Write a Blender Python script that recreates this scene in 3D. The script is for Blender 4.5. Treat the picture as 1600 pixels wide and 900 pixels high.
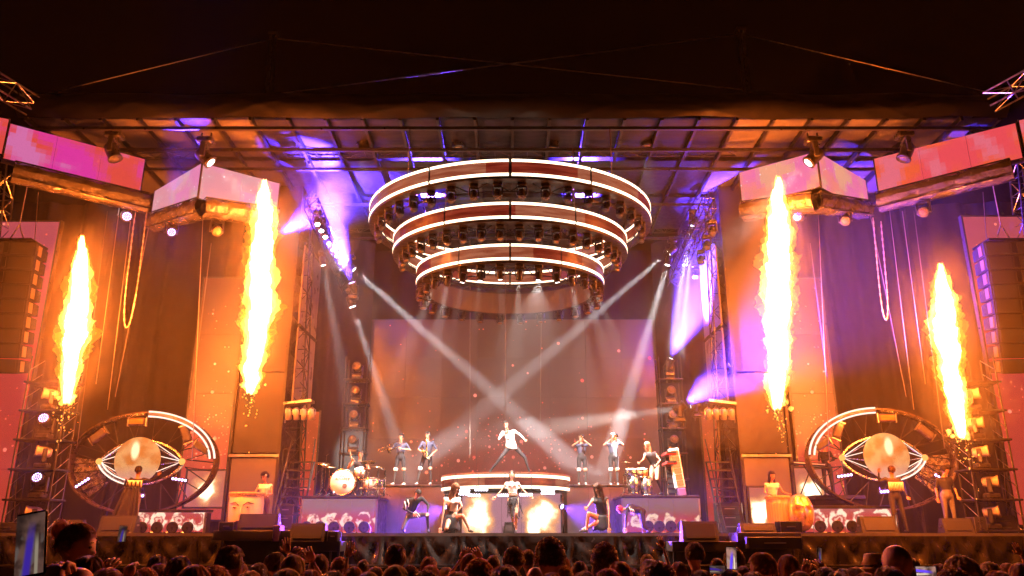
import bpy, bmesh, math, random
import numpy as np
from mathutils import Vector, Matrix, Euler, noise

for _o in list(bpy.data.objects):
    bpy.data.objects.remove(_o)
SC = bpy.context.scene
COL = SC.collection
R = math.radians
random.seed(7)

# ------------------------------------------------------------------ camera
PITCH = R(17.3)
FPX = 1233.0                       # focal length in pixels of the 1600 px wide photograph
CAMZ = 1.85
cam = bpy.data.cameras.new('camera')
cam_o = bpy.data.objects.new('camera', cam)
COL.objects.link(cam_o)
cam.sensor_width = 36.0
cam.lens = 36.0 * FPX / 1600.0
cam.clip_start = 0.05
cam.clip_end = 3000
cam_o.location = (0, 0, CAMZ)
cam_o.rotation_euler = (math.pi / 2 + PITCH, 0, 0)
SC.camera = cam_o

# ------------------------------------------------------------------ night sky
world = bpy.data.worlds.new('World')
SC.world = world
world.use_nodes = True
wn = world.node_tree
wn.nodes.clear()
w_out = wn.nodes.new('ShaderNodeOutputWorld')
w_bg = wn.nodes.new('ShaderNodeBackground')
w_sky = wn.nodes.new('ShaderNodeTexSky')
w_sky.sky_type = 'NISHITA'
w_sky.sun_disc = False
w_sky.sun_elevation = R(-9)
w_sky.sun_rotation = R(200)
w_bg.inputs['Strength'].default_value = 0.05
wn.links.new(w_sky.outputs[0], w_bg.inputs['Color'])
wn.links.new(w_bg.outputs[0], w_out.inputs['Surface'])

# ------------------------------------------------------------------ exposure and sampling
SC.view_settings.view_transform = 'Standard'
SC.view_settings.look = 'None'
SC.view_settings.exposure = 0.0
SC.view_settings.gamma = 1.0
SC.view_settings.use_curve_mapping = False
cy = SC.cycles
cy.use_denoising = True
try:
    cy.denoiser = 'OPENIMAGEDENOISE'
    cy.denoising_input_passes = 'RGB_ALBEDO_NORMAL'
except Exception:
    pass
cy.max_bounces = 3
cy.diffuse_bounces = 1
cy.glossy_bounces = 1
cy.transmission_bounces = 2
cy.volume_bounces = 0
cy.transparent_max_bounces = 40
cy.caustics_reflective = False
cy.caustics_refractive = False
cy.sample_clamp_indirect = 4.0
cy.sample_clamp_direct = 0.0
cy.use_adaptive_sampling = True
cy.adaptive_threshold = 0.04
cy.adaptive_min_samples = 16
cy.use_light_tree = True
cy.volume_step_rate = 2.0
cy.volume_max_steps = 64

# ------------------------------------------------------------------ pixel -> place
CP, SP = math.cos(PITCH), math.sin(PITCH)
def at(x, y, Y):
    """Point of the place that stands Y metres in front of the camera and shows at photo pixel (x, y)."""
    u = (x - 800.0) / FPX
    v = (450.0 - y) / FPX
    f = CP - v * SP
    h = SP + v * CP
    return Vector((u / f * Y, Y, CAMZ + h / f * Y))
def xat(x, y, Y): return at(x, y, Y).x
def zat(y, Y): return at(800, y, Y).z

# ------------------------------------------------------------------ materials
MATS = {}
def _mat(name):
    m = bpy.data.materials.new(name)
    m.use_nodes = True
    m.node_tree.nodes.clear()
    return m, m.node_tree
def N(nt, kind, **kw):
    n = nt.nodes.new(kind)
    for k, v in kw.items():
        if k in n.inputs and not hasattr(n, k):
            n.inputs[k].default_value = v
        elif hasattr(n, k):
            setattr(n, k, v)
        else:
            n.inputs[k].default_value = v
    return n
def rgba(c, a=1.0): return (c[0], c[1], c[2], a)
def pbr(name, col, rough=0.6, metal=0.0, var=0.25, scale=4.0, bump=0.0, bscale=30.0, spec=0.5, stretch=(1, 1, 1), rvar=0.15):
    """Worn painted / metal / cloth surface: two noise layers vary colour and roughness, a third gives relief."""
    if name in MATS: return MATS[name]
    m, nt = _mat(name)
    out = N(nt, 'ShaderNodeOutputMaterial')
    b = N(nt, 'ShaderNodeBsdfPrincipled')
    tc = N(nt, 'ShaderNodeTexCoord')
    mp = N(nt, 'ShaderNodeMapping'); mp.inputs['Scale'].default_value = stretch
    nt.links.new(tc.outputs['Object'], mp.inputs['Vector'])
    n1 = N(nt, 'ShaderNodeTexNoise'); n1.inputs['Scale'].default_value = scale; n1.inputs['Detail'].default_value = 6
    nt.links.new(mp.outputs[0], n1.inputs['Vector'])
    mix = N(nt, 'ShaderNodeMix', data_type='RGBA')
    mix.inputs['A'].default_value = rgba([c * (1 - var) for c in col])
    mix.inputs['B'].default_value = rgba([min(1, c * (1 + var)) for c in col])
    nt.links.new(n1.outputs['Fac'], mix.inputs['Factor'])
    nt.links.new(mix.outputs['Result'], b.inputs['Base Color'])
    mr = N(nt, 'ShaderNodeMapRange')
    mr.inputs['From Min'].default_value = 0.3; mr.inputs['From Max'].default_value = 0.7
    mr.inputs['To Min'].default_value = max(0.03, rough - rvar); mr.inputs['To Max'].default_value = min(1, rough + rvar)
    nt.links.new(n1.outputs['Fac'], mr.inputs['Value'])
    nt.links.new(mr.outputs[0], b.inputs['Roughness'])
    b.inputs['Metallic'].default_value = metal
    b.inputs['Specular IOR Level'].default_value = spec
    if bump > 0:
        n2 = N(nt, 'ShaderNodeTexNoise'); n2.inputs['Scale'].default_value = bscale; n2.inputs['Detail'].default_value = 4
        nt.links.new(mp.outputs[0], n2.inputs['Vector'])
        bp = N(nt, 'ShaderNodeBump'); bp.inputs['Strength'].default_value = bump; bp.inputs['Distance'].default_value = 0.05
        nt.links.new(n2.outputs['Fac'], bp.inputs['Height'])
        nt.links.new(bp.outputs[0], b.inputs['Normal'])
    nt.links.new(b.outputs[0], out.inputs['Surface'])
    MATS[name] = m
    return m
def glow(name, col, strength, sample=True):
    """Something that gives off light itself: lamp lens, LED strip."""
    if name in MATS: return MATS[name]
    m, nt = _mat(name)
    out = N(nt, 'ShaderNodeOutputMaterial')
    e = N(nt, 'ShaderNodeEmission')
    e.inputs['Color'].default_value = rgba(col); e.inputs['Strength'].default_value = strength
    nt.links.new(e.outputs[0], out.inputs['Surface'])
    m.cycles.emission_sampling = 'NONE'
    MATS[name] = m
    return m

# ------------------------------------------------------------------ mesh builder
class MB:
    def __init__(s): s.v = []; s.f = []; s.m = []; s.cur = 0
    def add(s, vs, fs):
        b = len(s.v); s.v += [tuple(p) for p in vs]
        s.f += [tuple(b + i for i in f) for f in fs]; s.m += [s.cur] * len(fs)
        return s
    def box(s, c, d, rot=None):
        hx, hy, hz = d[0] / 2, d[1] / 2, d[2] / 2
        vs = [Vector((sx * hx, sy * hy, sz * hz)) for sx in (-1, 1) for sy in (-1, 1) for sz in (-1, 1)]
        if rot is not None: vs = [rot @ p for p in vs]
        c = Vector(c)
        return s.add([p + c for p in vs], [(0, 1, 3, 2), (4, 6, 7, 5), (0, 4, 5, 1), (2, 3, 7, 6), (0, 2, 6, 4), (1, 5, 7, 3)])
    def cbox(s, c, d, ch=0.02, rot=None):
        """box with chamfered vertical and top edges"""
        hx, hy, hz = d[0] / 2, d[1] / 2, d[2] / 2
        ch = min(ch, hx * .9, hy * .9, hz * .9)
        rings = []
        for (z, ins) in ((-hz, ch), (-hz + ch, 0), (hz - ch, 0), (hz, ch)):
            x, y = hx - ins, hy - ins; k = ch
            rings.append([(-x + k, -y, z), (x - k, -y, z), (x, -y + k, z), (x, y - k, z), (x - k, y, z), (-x + k, y, z), (-x, y - k, z), (-x, -y + k, z)])
        vs = [Vector(p) for r in rings for p in r]
        if rot is not None: vs = [rot @ p for p in vs]
        c = Vector(c)
        fs = []
        for i in range(3):
            for j in range(8):
                a = i * 8 + j; b = i * 8 + (j + 1) % 8
                fs.append((a, b, b + 8, a + 8))
        fs.append(tuple(range(7, -1, -1))); fs.append(tuple(range(24, 32)))
        return s.add([p + c for p in vs], fs)
    def tube(s, p0, p1, r0, r1=None, n=6, cap=True):
        p0 = Vector(p0); p1 = Vector(p1)
        r1 = r0 if r1 is None else r1
        d = p1 - p0
        if d.length < 1e-6: return s
        q = d.to_track_quat('Z', 'Y')
        vs = []
        for p, r in ((p0, r0), (p1, r1)):
            for i in range(n):
                a = 2 * math.pi * i / n
                vs.append(p + q @ Vector((math.cos(a) * r, math.sin(a) * r, 0)))
        fs = [(i, (i + 1) % n, n + (i + 1) % n, n + i) for i in range(n)]
        if cap: fs += [tuple(range(n - 1, -1, -1)), tuple(range(n, 2 * n))]
        return s.add(vs, fs)
    def path(s, pts, r, n=6, r1=None):
        pts = [Vector(p) for p in pts]
        L = len(pts); vs = []; up = None
        for i, p in enumerate(pts):
            d = (pts[min(i + 1, L - 1)] - pts[max(i - 1, 0)])
            if d.length < 1e-7: d = Vector((0, 0, 1))
            d.normalize()
            if up is None:
                up = d.orthogonal().normalized()
            up = (up - d * up.dot(d))
            up = up.normalized() if up.length > 1e-5 else d.orthogonal().normalized()
            w = d.cross(up)
            rr = r if r1 is None else r + (r1 - r) * i / max(1, L - 1)
            if callable(r): rr = r(i / max(1, L - 1))
            for k in range(n):
                a = 2 * math.pi * k / n
                vs.append(p + up * math.cos(a) * rr + w * math.sin(a) * rr)
        fs = []
        for i in range(L - 1):
            for k in range(n):
                a = i * n + k; b = i * n + (k + 1) % n
                fs.append((a, b, b + n, a + n))
        fs += [tuple(range(n - 1, -1, -1)), tuple(range((L - 1) * n, L * n))]
        return s.add(vs, fs)
    def lathe(s, prof, c=(0, 0, 0), n=16, rot=None, a0=0.0, a1=2 * math.pi):
        """prof: list of (radius, z)"""
        full = abs(a1 - a0 - 2 * math.pi) < 1e-6
        m = n if full else n + 1
        c = Vector(c); vs = []
        for (r, z) in prof:
            for i in range(m):
                a = a0 + (a1 - a0) * i / n
                p = Vector((math.cos(a) * r, math.sin(a) * r, z))
                if rot is not None: p = rot @ p
                vs.append(p + c)
        fs = []
        for j in range(len(prof) - 1):
            for i in range(n):
                k = (i + 1) % m if full else i + 1
                fs.append((j * m + i, j * m + k, (j + 1) * m + k, (j + 1) * m + i))
        if full and prof[0] != prof[-1]:
            if prof[0][0] > 1e-4: fs.append(tuple(range(m - 1, -1, -1)))
            if prof[-1][0] > 1e-4: fs.append(tuple(range((len(prof) - 1) * m, len(prof) * m)))
        return s.add(vs, fs)
    def ball(s, c, r, n=10, m=6, sq=(1, 1, 1), rot=None):
        prof = [(max(1e-5, math.sin(math.pi * j / m)) , -math.cos(math.pi * j / m)) for j in range(m + 1)]
        vs = []; c = Vector(c)
        for (rr, z) in prof:
            for i in range(n):
                a = 2 * math.pi * i / n
                p = Vector((math.cos(a) * rr * r * sq[0], math.sin(a) * rr * r * sq[1], z * r * sq[2]))
                if rot is not None: p = rot @ p
                vs.append(p + c)
        fs = [(j * n + i, j * n + (i + 1) % n, (j + 1) * n + (i + 1) % n, (j + 1) * n + i) for j in range(m) for i in range(n)]
        return s.add(vs, fs)
    def grid(s, fn, nu, nv):
        vs = [fn(i / nu, j / nv) for j in range(nv + 1) for i in range(nu + 1)]
        fs = [(j * (nu + 1) + i, j * (nu + 1) + i + 1, (j + 1) * (nu + 1) + i + 1, (j + 1) * (nu + 1) + i) for j in range(nv) for i in range(nu)]
        return s.add(vs, fs)
    def mesh(s, name, mats, smooth=False):
        me = bpy.data.meshes.new(name)
        me.from_pydata(s.v, [], s.f)
        for m in (mats if isinstance(mats, (list, tuple)) else [mats]): me.materials.append(m)
        if len(me.materials) > 1: me.polygons.foreach_set('material_index', s.m)
        if smooth: me.polygons.foreach_set('use_smooth', [True] * len(me.polygons))
        bm = bmesh.new(); bm.from_mesh(me)
        bmesh.ops.recalc_face_normals(bm, faces=bm.faces)
        bm.to_mesh(me); bm.free()
        me.update()
        return me
    def build(s, name, mats, parent=None, smooth=False):
        return link(name, s.mesh(name, mats, smooth), parent)

def link(name, data, parent=None):
    o = bpy.data.objects.new(name, data)
    COL.objects.link(o)
    if parent is not None: o.parent = parent
    return o
def tag(o, label, cat=None, group=None, kind=None):
    if label: o['label'] = label
    if cat: o['category'] = cat
    if group: o['group'] = group
    if kind: o['kind'] = kind
    return o
def thing(name, label, cat, loc=(0, 0, 0), rot=(0, 0, 0), group=None):
    o = link(name, None)
    o.empty_display_size = 0.2
    o.location = loc; o.rotation_euler = rot
    return tag(o, label, cat, group)
KIDS = {}
def dup(root, label, loc=None, rot=None, scale=None, mats=None):
    """copy of a thing with copies of its parts and sub-parts"""
    r = root.copy(); COL.objects.link(r)
    if label: r['label'] = label
    if loc is not None: r.location = loc
    if rot is not None: r.rotation_euler = rot
    if scale is not None: r.scale = scale
    def rec(src, dst):
        for ch in src.children:
            c = ch.copy(); COL.objects.link(c); c.parent = dst
            rec(ch, c)
    rec(root, r)
    return r
ORD = ['first', 'second', 'third', 'fourth', 'fifth', 'sixth', 'seventh', 'eighth', 'ninth', 'tenth', 'eleventh', 'twelfth', 'thirteenth', 'fourteenth', 'fifteenth', 'sixteenth', 'seventeenth', 'eighteenth', 'nineteenth', 'twentieth', 'twenty-first', 'twenty-second', 'twenty-third', 'twenty-fourth', 'twenty-fifth', 'twenty-sixth', 'twenty-seventh', 'twenty-eighth', 'twenty-ninth', 'thirtieth']
SIDE = {-1: 'left', 1: 'right'}
STAGE = 1.87                        # height of the stage floor
FRONT = 23.5                        # its front edge, metres from the camera

def aim(frm, to):
    """euler that turns local -Z from frm towards to"""
    return (Vector(to) - Vector(frm)).to_track_quat('-Z', 'Y').to_euler()
def spot(name, loc, to, col, power, cone, blend=0.25, radius=0.08, parent=None):
    l = bpy.data.lights.new(name, 'SPOT')
    l.color = col; l.energy = power; l.spot_size = R(cone); l.spot_blend = blend; l.shadow_soft_size = radius
    o = link(name, l)
    o.location = loc; o.rotation_euler = aim(loc, to)
    if parent is not None: o.parent = parent
    return o
def point(name, loc, col, power, radius=0.2, parent=None):
    l = bpy.data.lights.new(name, 'POINT')
    l.color = col; l.energy = power; l.shadow_soft_size = radius
    o = link(name, l); o.location = loc
    if parent is not None: o.parent = parent
    return o
# ================================================================== base materials
M_black = pbr('black_paint', (0.018, 0.017, 0.017), 0.45, 0, 0.4, 6)
M_deck = pbr('deck_ply', (0.035, 0.032, 0.03), 0.5, 0, 0.4, 3)
M_steel = pbr('truss_aluminium', (0.42, 0.41, 0.40), 0.38, 1.0, 0.2, 8)
M_dsteel = pbr('dark_steel', (0.05, 0.048, 0.047), 0.42, 0.7, 0.35, 8)
M_drape = pbr('black_drape', (0.011, 0.0095, 0.009), 0.85, 0, 0.35, 2, 0.3, 60, 0.2)
M_tarp = pbr('black_plastic_sheet', (0.022, 0.020, 0.019), 0.24, 0, 0.12, 3, 0.04, 5, 0.7, rvar=0.05)
M_fascia = pbr('black_fascia_sheet', (0.007, 0.0068, 0.0066), 0.33, 0, 0.12, 3, 0, 5, 0.5, rvar=0.05)
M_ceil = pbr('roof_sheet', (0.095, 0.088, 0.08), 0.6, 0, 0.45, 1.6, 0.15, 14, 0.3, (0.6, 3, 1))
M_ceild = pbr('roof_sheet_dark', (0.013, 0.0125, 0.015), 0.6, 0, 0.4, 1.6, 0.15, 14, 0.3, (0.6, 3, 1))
M_plast = pbr('clear_plastic_wrap', (0.06, 0.056, 0.052), 0.14, 0, 0.4, 4, 0.8, 7, 0.8)
M_cable = pbr('cable', (0.16, 0.14, 0.12), 0.6, 0.0, 0.2, 8)
M_chain = pbr('hoist_chain', (0.55, 0.47, 0.36), 0.45, 0.8, 0.3, 30)
M_grey = pbr('grey_led_cabinet', (0.032, 0.030, 0.029), 0.45, 0, 0.25, 3)
M_frame = pbr('screen_frame', (0.05, 0.047, 0.045), 0.4, 0.3, 0.3, 6)
M_wedge = pbr('speaker_coating', (0.035, 0.034, 0.034), 0.62, 0, 0.3, 12, 0.25, 220, 0.4)
M_grille = pbr('speaker_grille', (0.055, 0.054, 0.053), 0.5, 0.4, 0.4, 120)
M_case = pbr('flight_case', (0.03, 0.03, 0.032), 0.5, 0, 0.3, 5)
M_chrome = pbr('chrome', (0.75, 0.73, 0.70), 0.14, 1.0, 0.1, 10)

# ================================================================== ground
g = MB().grid(lambda u, v: (-70 + 140 * u, -32 + 94 * v, 0.0), 4, 4).build('ground', pbr('trodden_ground', (0.05, 0.042, 0.035), 0.9, 0, 0.5, 0.6, 0.5, 8))
tag(g, 'flat trodden festival ground under the crowd and stage', kind='structure')

# ================================================================== stage deck and skirt
sd = thing('stage_deck', 'wide black stage deck hung with a wrinkled black plastic skirt', 'stage', (0, FRONT, 0))
MB().box((0, 6.0, STAGE - 0.06), (38, 12.0, 0.12)).build('floor', M_deck, sd)
MB().box((0, 6.2, (STAGE - 0.125) / 2), (37.6, 11.4, STAGE - 0.125)).build('substructure', M_black, sd)
MB().box((0, -0.012, STAGE - 0.045), (38, 0.02, 0.085)).build('edge_trim', pbr('grey_edge_tape', (0.10, 0.10, 0.095), 0.5, 0.2), sd)
# the wrinkled skirt, nailed at points along the edge, with creases that fan out from the nails
nails = [(-17 + 0.9 * i + random.uniform(-.25, .25)) for i in range(39)]
def skirt(u, v):
    x = -18.5 + 37 * u
    z = (STAGE - 0.085) * (1 - v)
    d = 0
    for nx in nails:
        dx = x - nx
        if abs(dx) < 1.6:
            ang = math.atan2(dx, v * 1.9 + 0.06)
            d += 0.085 * math.sin(ang * 9 + nx * 7) * math.exp(-abs(dx) * 1.4) * min(1, v * 5)
    d += 0.10 * noise.noise((x * 1.1, v * 1.2, 3.1)) * min(1, v * 3) + 0.03 * noise.noise((x * 5, v * 2.5, 9.0))
    return (x, -0.10 - 0.10 * v + d, z)
MB().grid(skirt, 520, 14).build('skirt', M_tarp, sd, True)

# low side platforms in front of the edge that carry the wedges
def side_platform(x0, x1, y0, y1, label):
    t = thing('speaker_platform', label, 'platform', (xat((x0 + x1) / 2, y0, FRONT - 1.2), FRONT - 0.75, 0))
    w = xat(x1, y0, 22.3) - xat(x0, y0, 22.3)
    zt = zat(y0, 22.3)
    MB().cbox((0, 0, zt - 0.13), (w, 0.9, 0.26), 0.012).build('deck_plate', M_deck, t)
    MB().box((0, -0.47, zt - 0.225), (w + 0.02, 0.03, 0.05)).build('front_rail', M_dsteel, t)
    for s in (-1, 1):
        MB().tube((s * (w / 2 - .12), 0, 0.0), (s * (w / 2 - .12), 0, zt - 0.26), 0.035).build('leg', M_dsteel, t)
    MB().box((0, 0.38, (zt - .27) / 2), (w - .1, 0.04, zt - .27)).build('valance', M_drape, t)
    return t, zt
PL1, Z1 = side_platform(333, 520, 829, 848, 'black speaker platform before the stage edge, left of the wedge near drum riser')
PL2, Z2 = side_platform(436, 532, 846, 857, 'lower black platform jutting out under the wedge by the drum riser')
PL3, Z3 = side_platform(1050, 1164, 846, 857, 'lower black platform jutting out under the large wedge on the right')
PL4, Z4 = side_platform(1152, 1252, 832, 848, 'black speaker platform beside the golden mask, before the stage edge')

# ================================================================== roof
ZF = zat(185, 22.0)
rf = thing('stage_roof', 'pale panelled stage roof with black rafters and a black sheet fascia', 'roof', (0, 22, ZF))
xs = [-15.2 + 1.17 * i for i in range(27)]
pan_c = {}
for row, (ya, yb) in enumerate(((0.05, 2.75), (2.85, 5.6), (5.7, 9.0))):
    for i in range(26):
        xa, xb = xs[i] + 0.05, xs[i + 1] - 0.05
        mid = abs((xa + xb) / 2)
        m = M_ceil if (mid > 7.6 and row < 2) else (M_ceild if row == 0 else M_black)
        sag = random.uniform(.03, .09)
        dz = -0.035 * (ya + yb) / 2
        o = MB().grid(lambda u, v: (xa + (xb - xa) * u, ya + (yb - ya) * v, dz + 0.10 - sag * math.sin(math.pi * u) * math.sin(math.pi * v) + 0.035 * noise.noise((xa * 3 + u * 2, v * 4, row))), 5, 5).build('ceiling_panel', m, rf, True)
for x in xs:
    MB().box((x, 4.5, -0.17), (0.09, 9.1, 0.16), Matrix.Rotation(-0.035, 3, 'X')).build('rafter', M_dsteel, rf)
for y in (0.1, 1.45, 2.8, 5.65, 8.9):
    MB().box((0, y, -0.30 - 0.035 * y), (30.6, 0.10, 0.10)).build('purlin', M_dsteel, rf)
# black plastic fascia with wrinkles and sagging hems
_cr = random.Random(12)
CREASES = [(-15 + 30 * _cr.random(), _cr.random(), _cr.uniform(.5, 2.2), _cr.uniform(-.45, .45), _cr.uniform(.008, .028)) for _ in range(46)]
def fascia(u, v):
    x = -15.4 + 30.8 * u
    h = 0.80
    sagb = 0.10 * abs(math.sin(x * 0.42 + .6)) + 0.06 * noise.noise((x * .7, 0, 1))
    z = h * v - sagb * (1 - v) * 0.8
    d = 0.12 * noise.noise((x * 0.45, v * 1.0, 2)) + 0.05 * math.sin(x * 1.7 + v * 4 * math.sin(x * .6) + 2.5 * noise.noise((x * .3, 0, 4))) * max(0, noise.noise((x * .22, 1, 1)))
    d += 0.012 * noise.noise((x * 2.2 + v * 3, v * 1.5, 7))
    for (cx, cv, cl, cs, ca_) in CREASES:
        dx = x - cx
        if abs(dx) < cl: d -= ca_ * math.exp(-((v - cv - cs * dx) / .09) ** 2) * (1 - (dx / cl) ** 2)
    return (x, -0.12 - 0.25 * math.sin(math.pi * v) + d, z)
MB().grid(fascia, 520, 18).build('fascia_sheet', M_fascia, rf, True)
MB().grid(lambda u, v: (-15.4 + 30.8 * u, 0.0 + 11.0 * v, 0.80 + 0.25 * math.sin(math.pi * v)), 30, 4).build('roof_skin', M_black, rf)
# ridge masts and guy wires
for s, (xt, yt, xb, yb) in ((-1, (428, 57, 420, 150)), (1, (1157, 50, 1167, 142))):
    t = thing('roof_mast', 'dark steel mast standing on the roof front, %s of the two' % SIDE[s], 'mast', at(xb, yb, 22.2))
    p = at(xt, yt, 22.2) - at(xb, yb, 22.2)
    for dx, dy in ((-.07, -.07), (.07, -.07), (.07, .07), (-.07, .07)):
        MB().tube(Vector((dx, dy, -.2)), p + Vector((dx, dy, 0)), 0.03, n=5).build('chord', M_steel, t)
    b = MB()
    for k in range(9):
        a0 = p * (k / 9); a1 = p * ((k + 1) / 9); sg = 1 if k % 2 else -1
        b.tube(a0 + Vector((sg * .07, -.07, 0)), a1 + Vector((-sg * .07, -.07, 0)), 0.014, n=4)
        b.tube(a0 + Vector((sg * .07, .07, 0)), a1 + Vector((-sg * .07, .07, 0)), 0.014, n=4)
    b.build('lacing', M_dsteel, t)
    MB().box(p + Vector((0, 0, .06)), (.3, .3, .09)).build('head_plate', M_dsteel, t)
def wire(name, label, pts, r=0.016, mat=None, cat='cable', sag=0.0, n=5):
    pts = [Vector(p) for p in pts]
    base = pts[0].copy()
    P = []
    if len(pts) == 2 and sag:
        for k in range(17):
            u = k / 16; q = pts[0].lerp(pts[1], u); q.z -= sag * 4 * u * (1 - u); P.append(q)
    else: P = pts
    o = MB().path([q - base for q in P], r, n).build(name, mat or M_cable, None, True)
    o.location = base
    return tag(o, label, cat)
wire('guy_wire', 'thin guy wire from the left mast top down to the right mast foot', [at(428, 60, 22.15), at(1160, 140, 22.15)], 0.016, M_chain)
wire('guy_wire', 'thin guy wire from the right mast top down to the left mast foot', [at(1157, 53, 22.25), at(430, 147, 22.25)], 0.016, M_chain)
wire('guy_wire', 'thin guy wire from the left mast top out to the left roof corner', [at(428, 60, 22.2), at(50, 152, 21.8)], 0.016, M_chain)
wire('guy_wire', 'thin guy wire from the right mast top out to the right roof corner', [at(1157, 53, 22.2), at(1560, 148, 21.8)], 0.016, M_chain)

# ================================================================== trusses
def truss(label, p0, p1, s=0.4, mat=None, n=None, r=0.025, name='truss'):
    mat = mat or M_steel
    p0 = Vector(p0); p1 = Vector(p1)
    t = thing(name, label, 'truss', p0)
    d = p1 - p0; L = d.length; dn = d.normalized()
    up = Vector((0, 0, 1)) if abs(dn.z) < .9 else Vector((0, -1, 0))
    w = dn.cross(up).normalized(); up = w.cross(dn).normalized()
    cs = [(w * a + up * b) * (s / 2) for a, b in ((-1, -1), (1, -1), (1, 1), (-1, 1))]
    for c in cs: MB().tube(c, c + d, r, n=5).build('chord', mat, t)
    n = n or max(2, int(L / s / 1.1))
    b = MB()
    for k in range(n):
        a0 = d * (k / n); a1 = d * ((k + 1) / n)
        for i in range(4):
            ca, cb = cs[i], cs[(i + 1) % 4]
            if (k + i) % 2: ca, cb = cb, ca
            b.tube(ca + a0, cb + a1, r * .6, n=4, cap=False)
            b.tube(cs[i] + a0, cs[(i + 1) % 4] + a0, r * .5, n=4, cap=False)
    b.build('lacing', mat, t)
    return t
truss('dark front lighting truss hanging under the pale roof panels', at(445, 231, 24.3), at(1152, 228, 24.3), 0.5, M_dsteel)
truss('dark lattice truss crossing behind the top light ring', at(470, 322, 30), at(1130, 322, 30), 0.5, M_dsteel)
truss('lower dark lattice truss at the back, behind the middle light ring', at(520, 352, 32), at(1080, 352, 32), 0.5, M_dsteel)
truss('left wing truss under the roof, above the left corner screen', at(150, 238, 24.6), at(442, 226, 24.4), 0.45, M_dsteel)
truss('right wing truss under the roof, above the right corner screen', at(1155, 224, 24.4), at(1450, 236, 24.6), 0.45, M_dsteel)
truss('bright silver truss tower at the left picture edge over the speaker array', at(-30, 640, 25.35), at(6, 262, 25.35), 0.5, M_steel, r=0.03, name='truss_tower')
truss('bright silver truss tower at the right picture edge over the speaker array', at(1632, 640, 25.35), at(1594, 258, 25.35), 0.5, M_steel, r=0.03, name='truss_tower')
truss('sloping silver roof truss at the upper left corner', at(-60, 98, 20), at(52, 166, 21.4), 0.5, M_steel, r=0.03)
truss('sloping silver roof truss at the upper right corner', at(1660, 98, 20), at(1545, 160, 21.4), 0.5, M_steel, r=0.03)
truss('left side lamp truss running back from the corner screen towards the screen wall', at(486, 318, 23.6), at(545, 450, 29.5), 0.4, M_dsteel)
truss('right side lamp truss running back from the corner screen towards the screen wall', at(1108, 318, 23.6), at(1050, 440, 29.5), 0.4, M_dsteel)

# ================================================================== screens
def screen_nodes(name, build, strength=1.0, sample=True):
    m, nt = _mat(name)
    out = N(nt, 'ShaderNodeOutputMaterial')
    e = N(nt, 'ShaderNodeEmission'); e.inputs['Strength'].default_value = strength
    gl = N(nt, 'ShaderNodeBsdfGlossy'); gl.inputs['Roughness'].default_value = 0.35; gl.inputs['Color'].default_value = (.05, .05, .05, 1)
    ad = N(nt, 'ShaderNodeAddShader')
    tc = N(nt, 'ShaderNodeTexCoord')
    c = build(nt, tc.outputs['Object'])
    nt.links.new(c, e.inputs['Color'])
    nt.links.new(e.outputs[0], ad.inputs[0]); nt.links.new(gl.outputs[0], ad.inputs[1])
    nt.links.new(ad.outputs[0], out.inputs['Surface'])
    m.cycles.emission_sampling = 'NONE'
    MATS[name] = m
    return m
def mth(nt, op, a, b=None, c=None, clamp=False):
    n = nt.nodes.new('ShaderNodeMath'); n.operation = op; n.use_clamp = clamp
    for i, x in enumerate((a, b, c)):
        if x is None: continue
        if isinstance(x, (int, float)): n.inputs[i].default_value = x
        else: nt.links.new(x, n.inputs[i])
    return n.outputs[0]
def mixc(nt, f, a, b):
    n = nt.nodes.new('ShaderNodeMix'); n.data_type = 'RGBA'
    for k, x in (('Factor', f), ('A', a), ('B', b)):
        s = n.inputs[k] if k == 'Factor' else [i for i in n.inputs if i.name == k and i.type == 'RGBA'][0]
        if isinstance(x, (int, float)): s.default_value = x
        elif isinstance(x, tuple): s.default_value = rgba(x)
        else: nt.links.new(x, s)
    return [o for o in n.outputs if o.type == 'RGBA'][0]
def sep(nt, v):
    n = nt.nodes.new('ShaderNodeSeparateXYZ'); nt.links.new(v, n.inputs[0]); return n.outputs
def comb(nt, x, y, z=0.0):
    n = nt.nodes.new('ShaderNodeCombineXYZ')
    for i, a in enumerate((x, y, z)):
        if isinstance(a, (int, float)): n.inputs[i].default_value = a
        else: nt.links.new(a, n.inputs[i])
    return n.outputs[0]
def noi(nt, v, scale, detail=3.0, out='Fac'):
    n = nt.nodes.new('ShaderNodeTexNoise'); n.inputs['Scale'].default_value = scale; n.inputs['Detail'].default_value = detail
    nt.links.new(v, n.inputs['Vector']); return n.outputs[out]
def ramp(nt, f, a, b):
    n = nt.nodes.new('ShaderNodeMapRange'); n.interpolation_type = 'SMOOTHSTEP'
    n.inputs['From Min'].default_value = a; n.inputs['From Max'].default_value = b
    nt.links.new(f, n.inputs['Value']); return n.outputs[0]
def embers(nt, xz, scale, size, mask):
    """glowing specks of the film on the screen"""
    vo = nt.nodes.new('ShaderNodeTexVoronoi'); vo.voronoi_dimensions = '2D'; vo.inputs['Scale'].default_value = scale
    vo.inputs['Randomness'].default_value = 1.0
    nt.links.new(xz, vo.inputs['Vector'])
    s = sep(nt, vo.outputs['Color'])
    rad = mth(nt, 'MULTIPLY', mth(nt, 'POWER', s[0], 3.5), size * .72)
    d = mth(nt, 'SUBTRACT', rad, vo.outputs['Distance'])
    on = mth(nt, 'MULTIPLY', ramp(nt, d, -0.02, 0.05), mth(nt, 'LESS_THAN', s[1], mask))
    return on, s[2]
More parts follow.
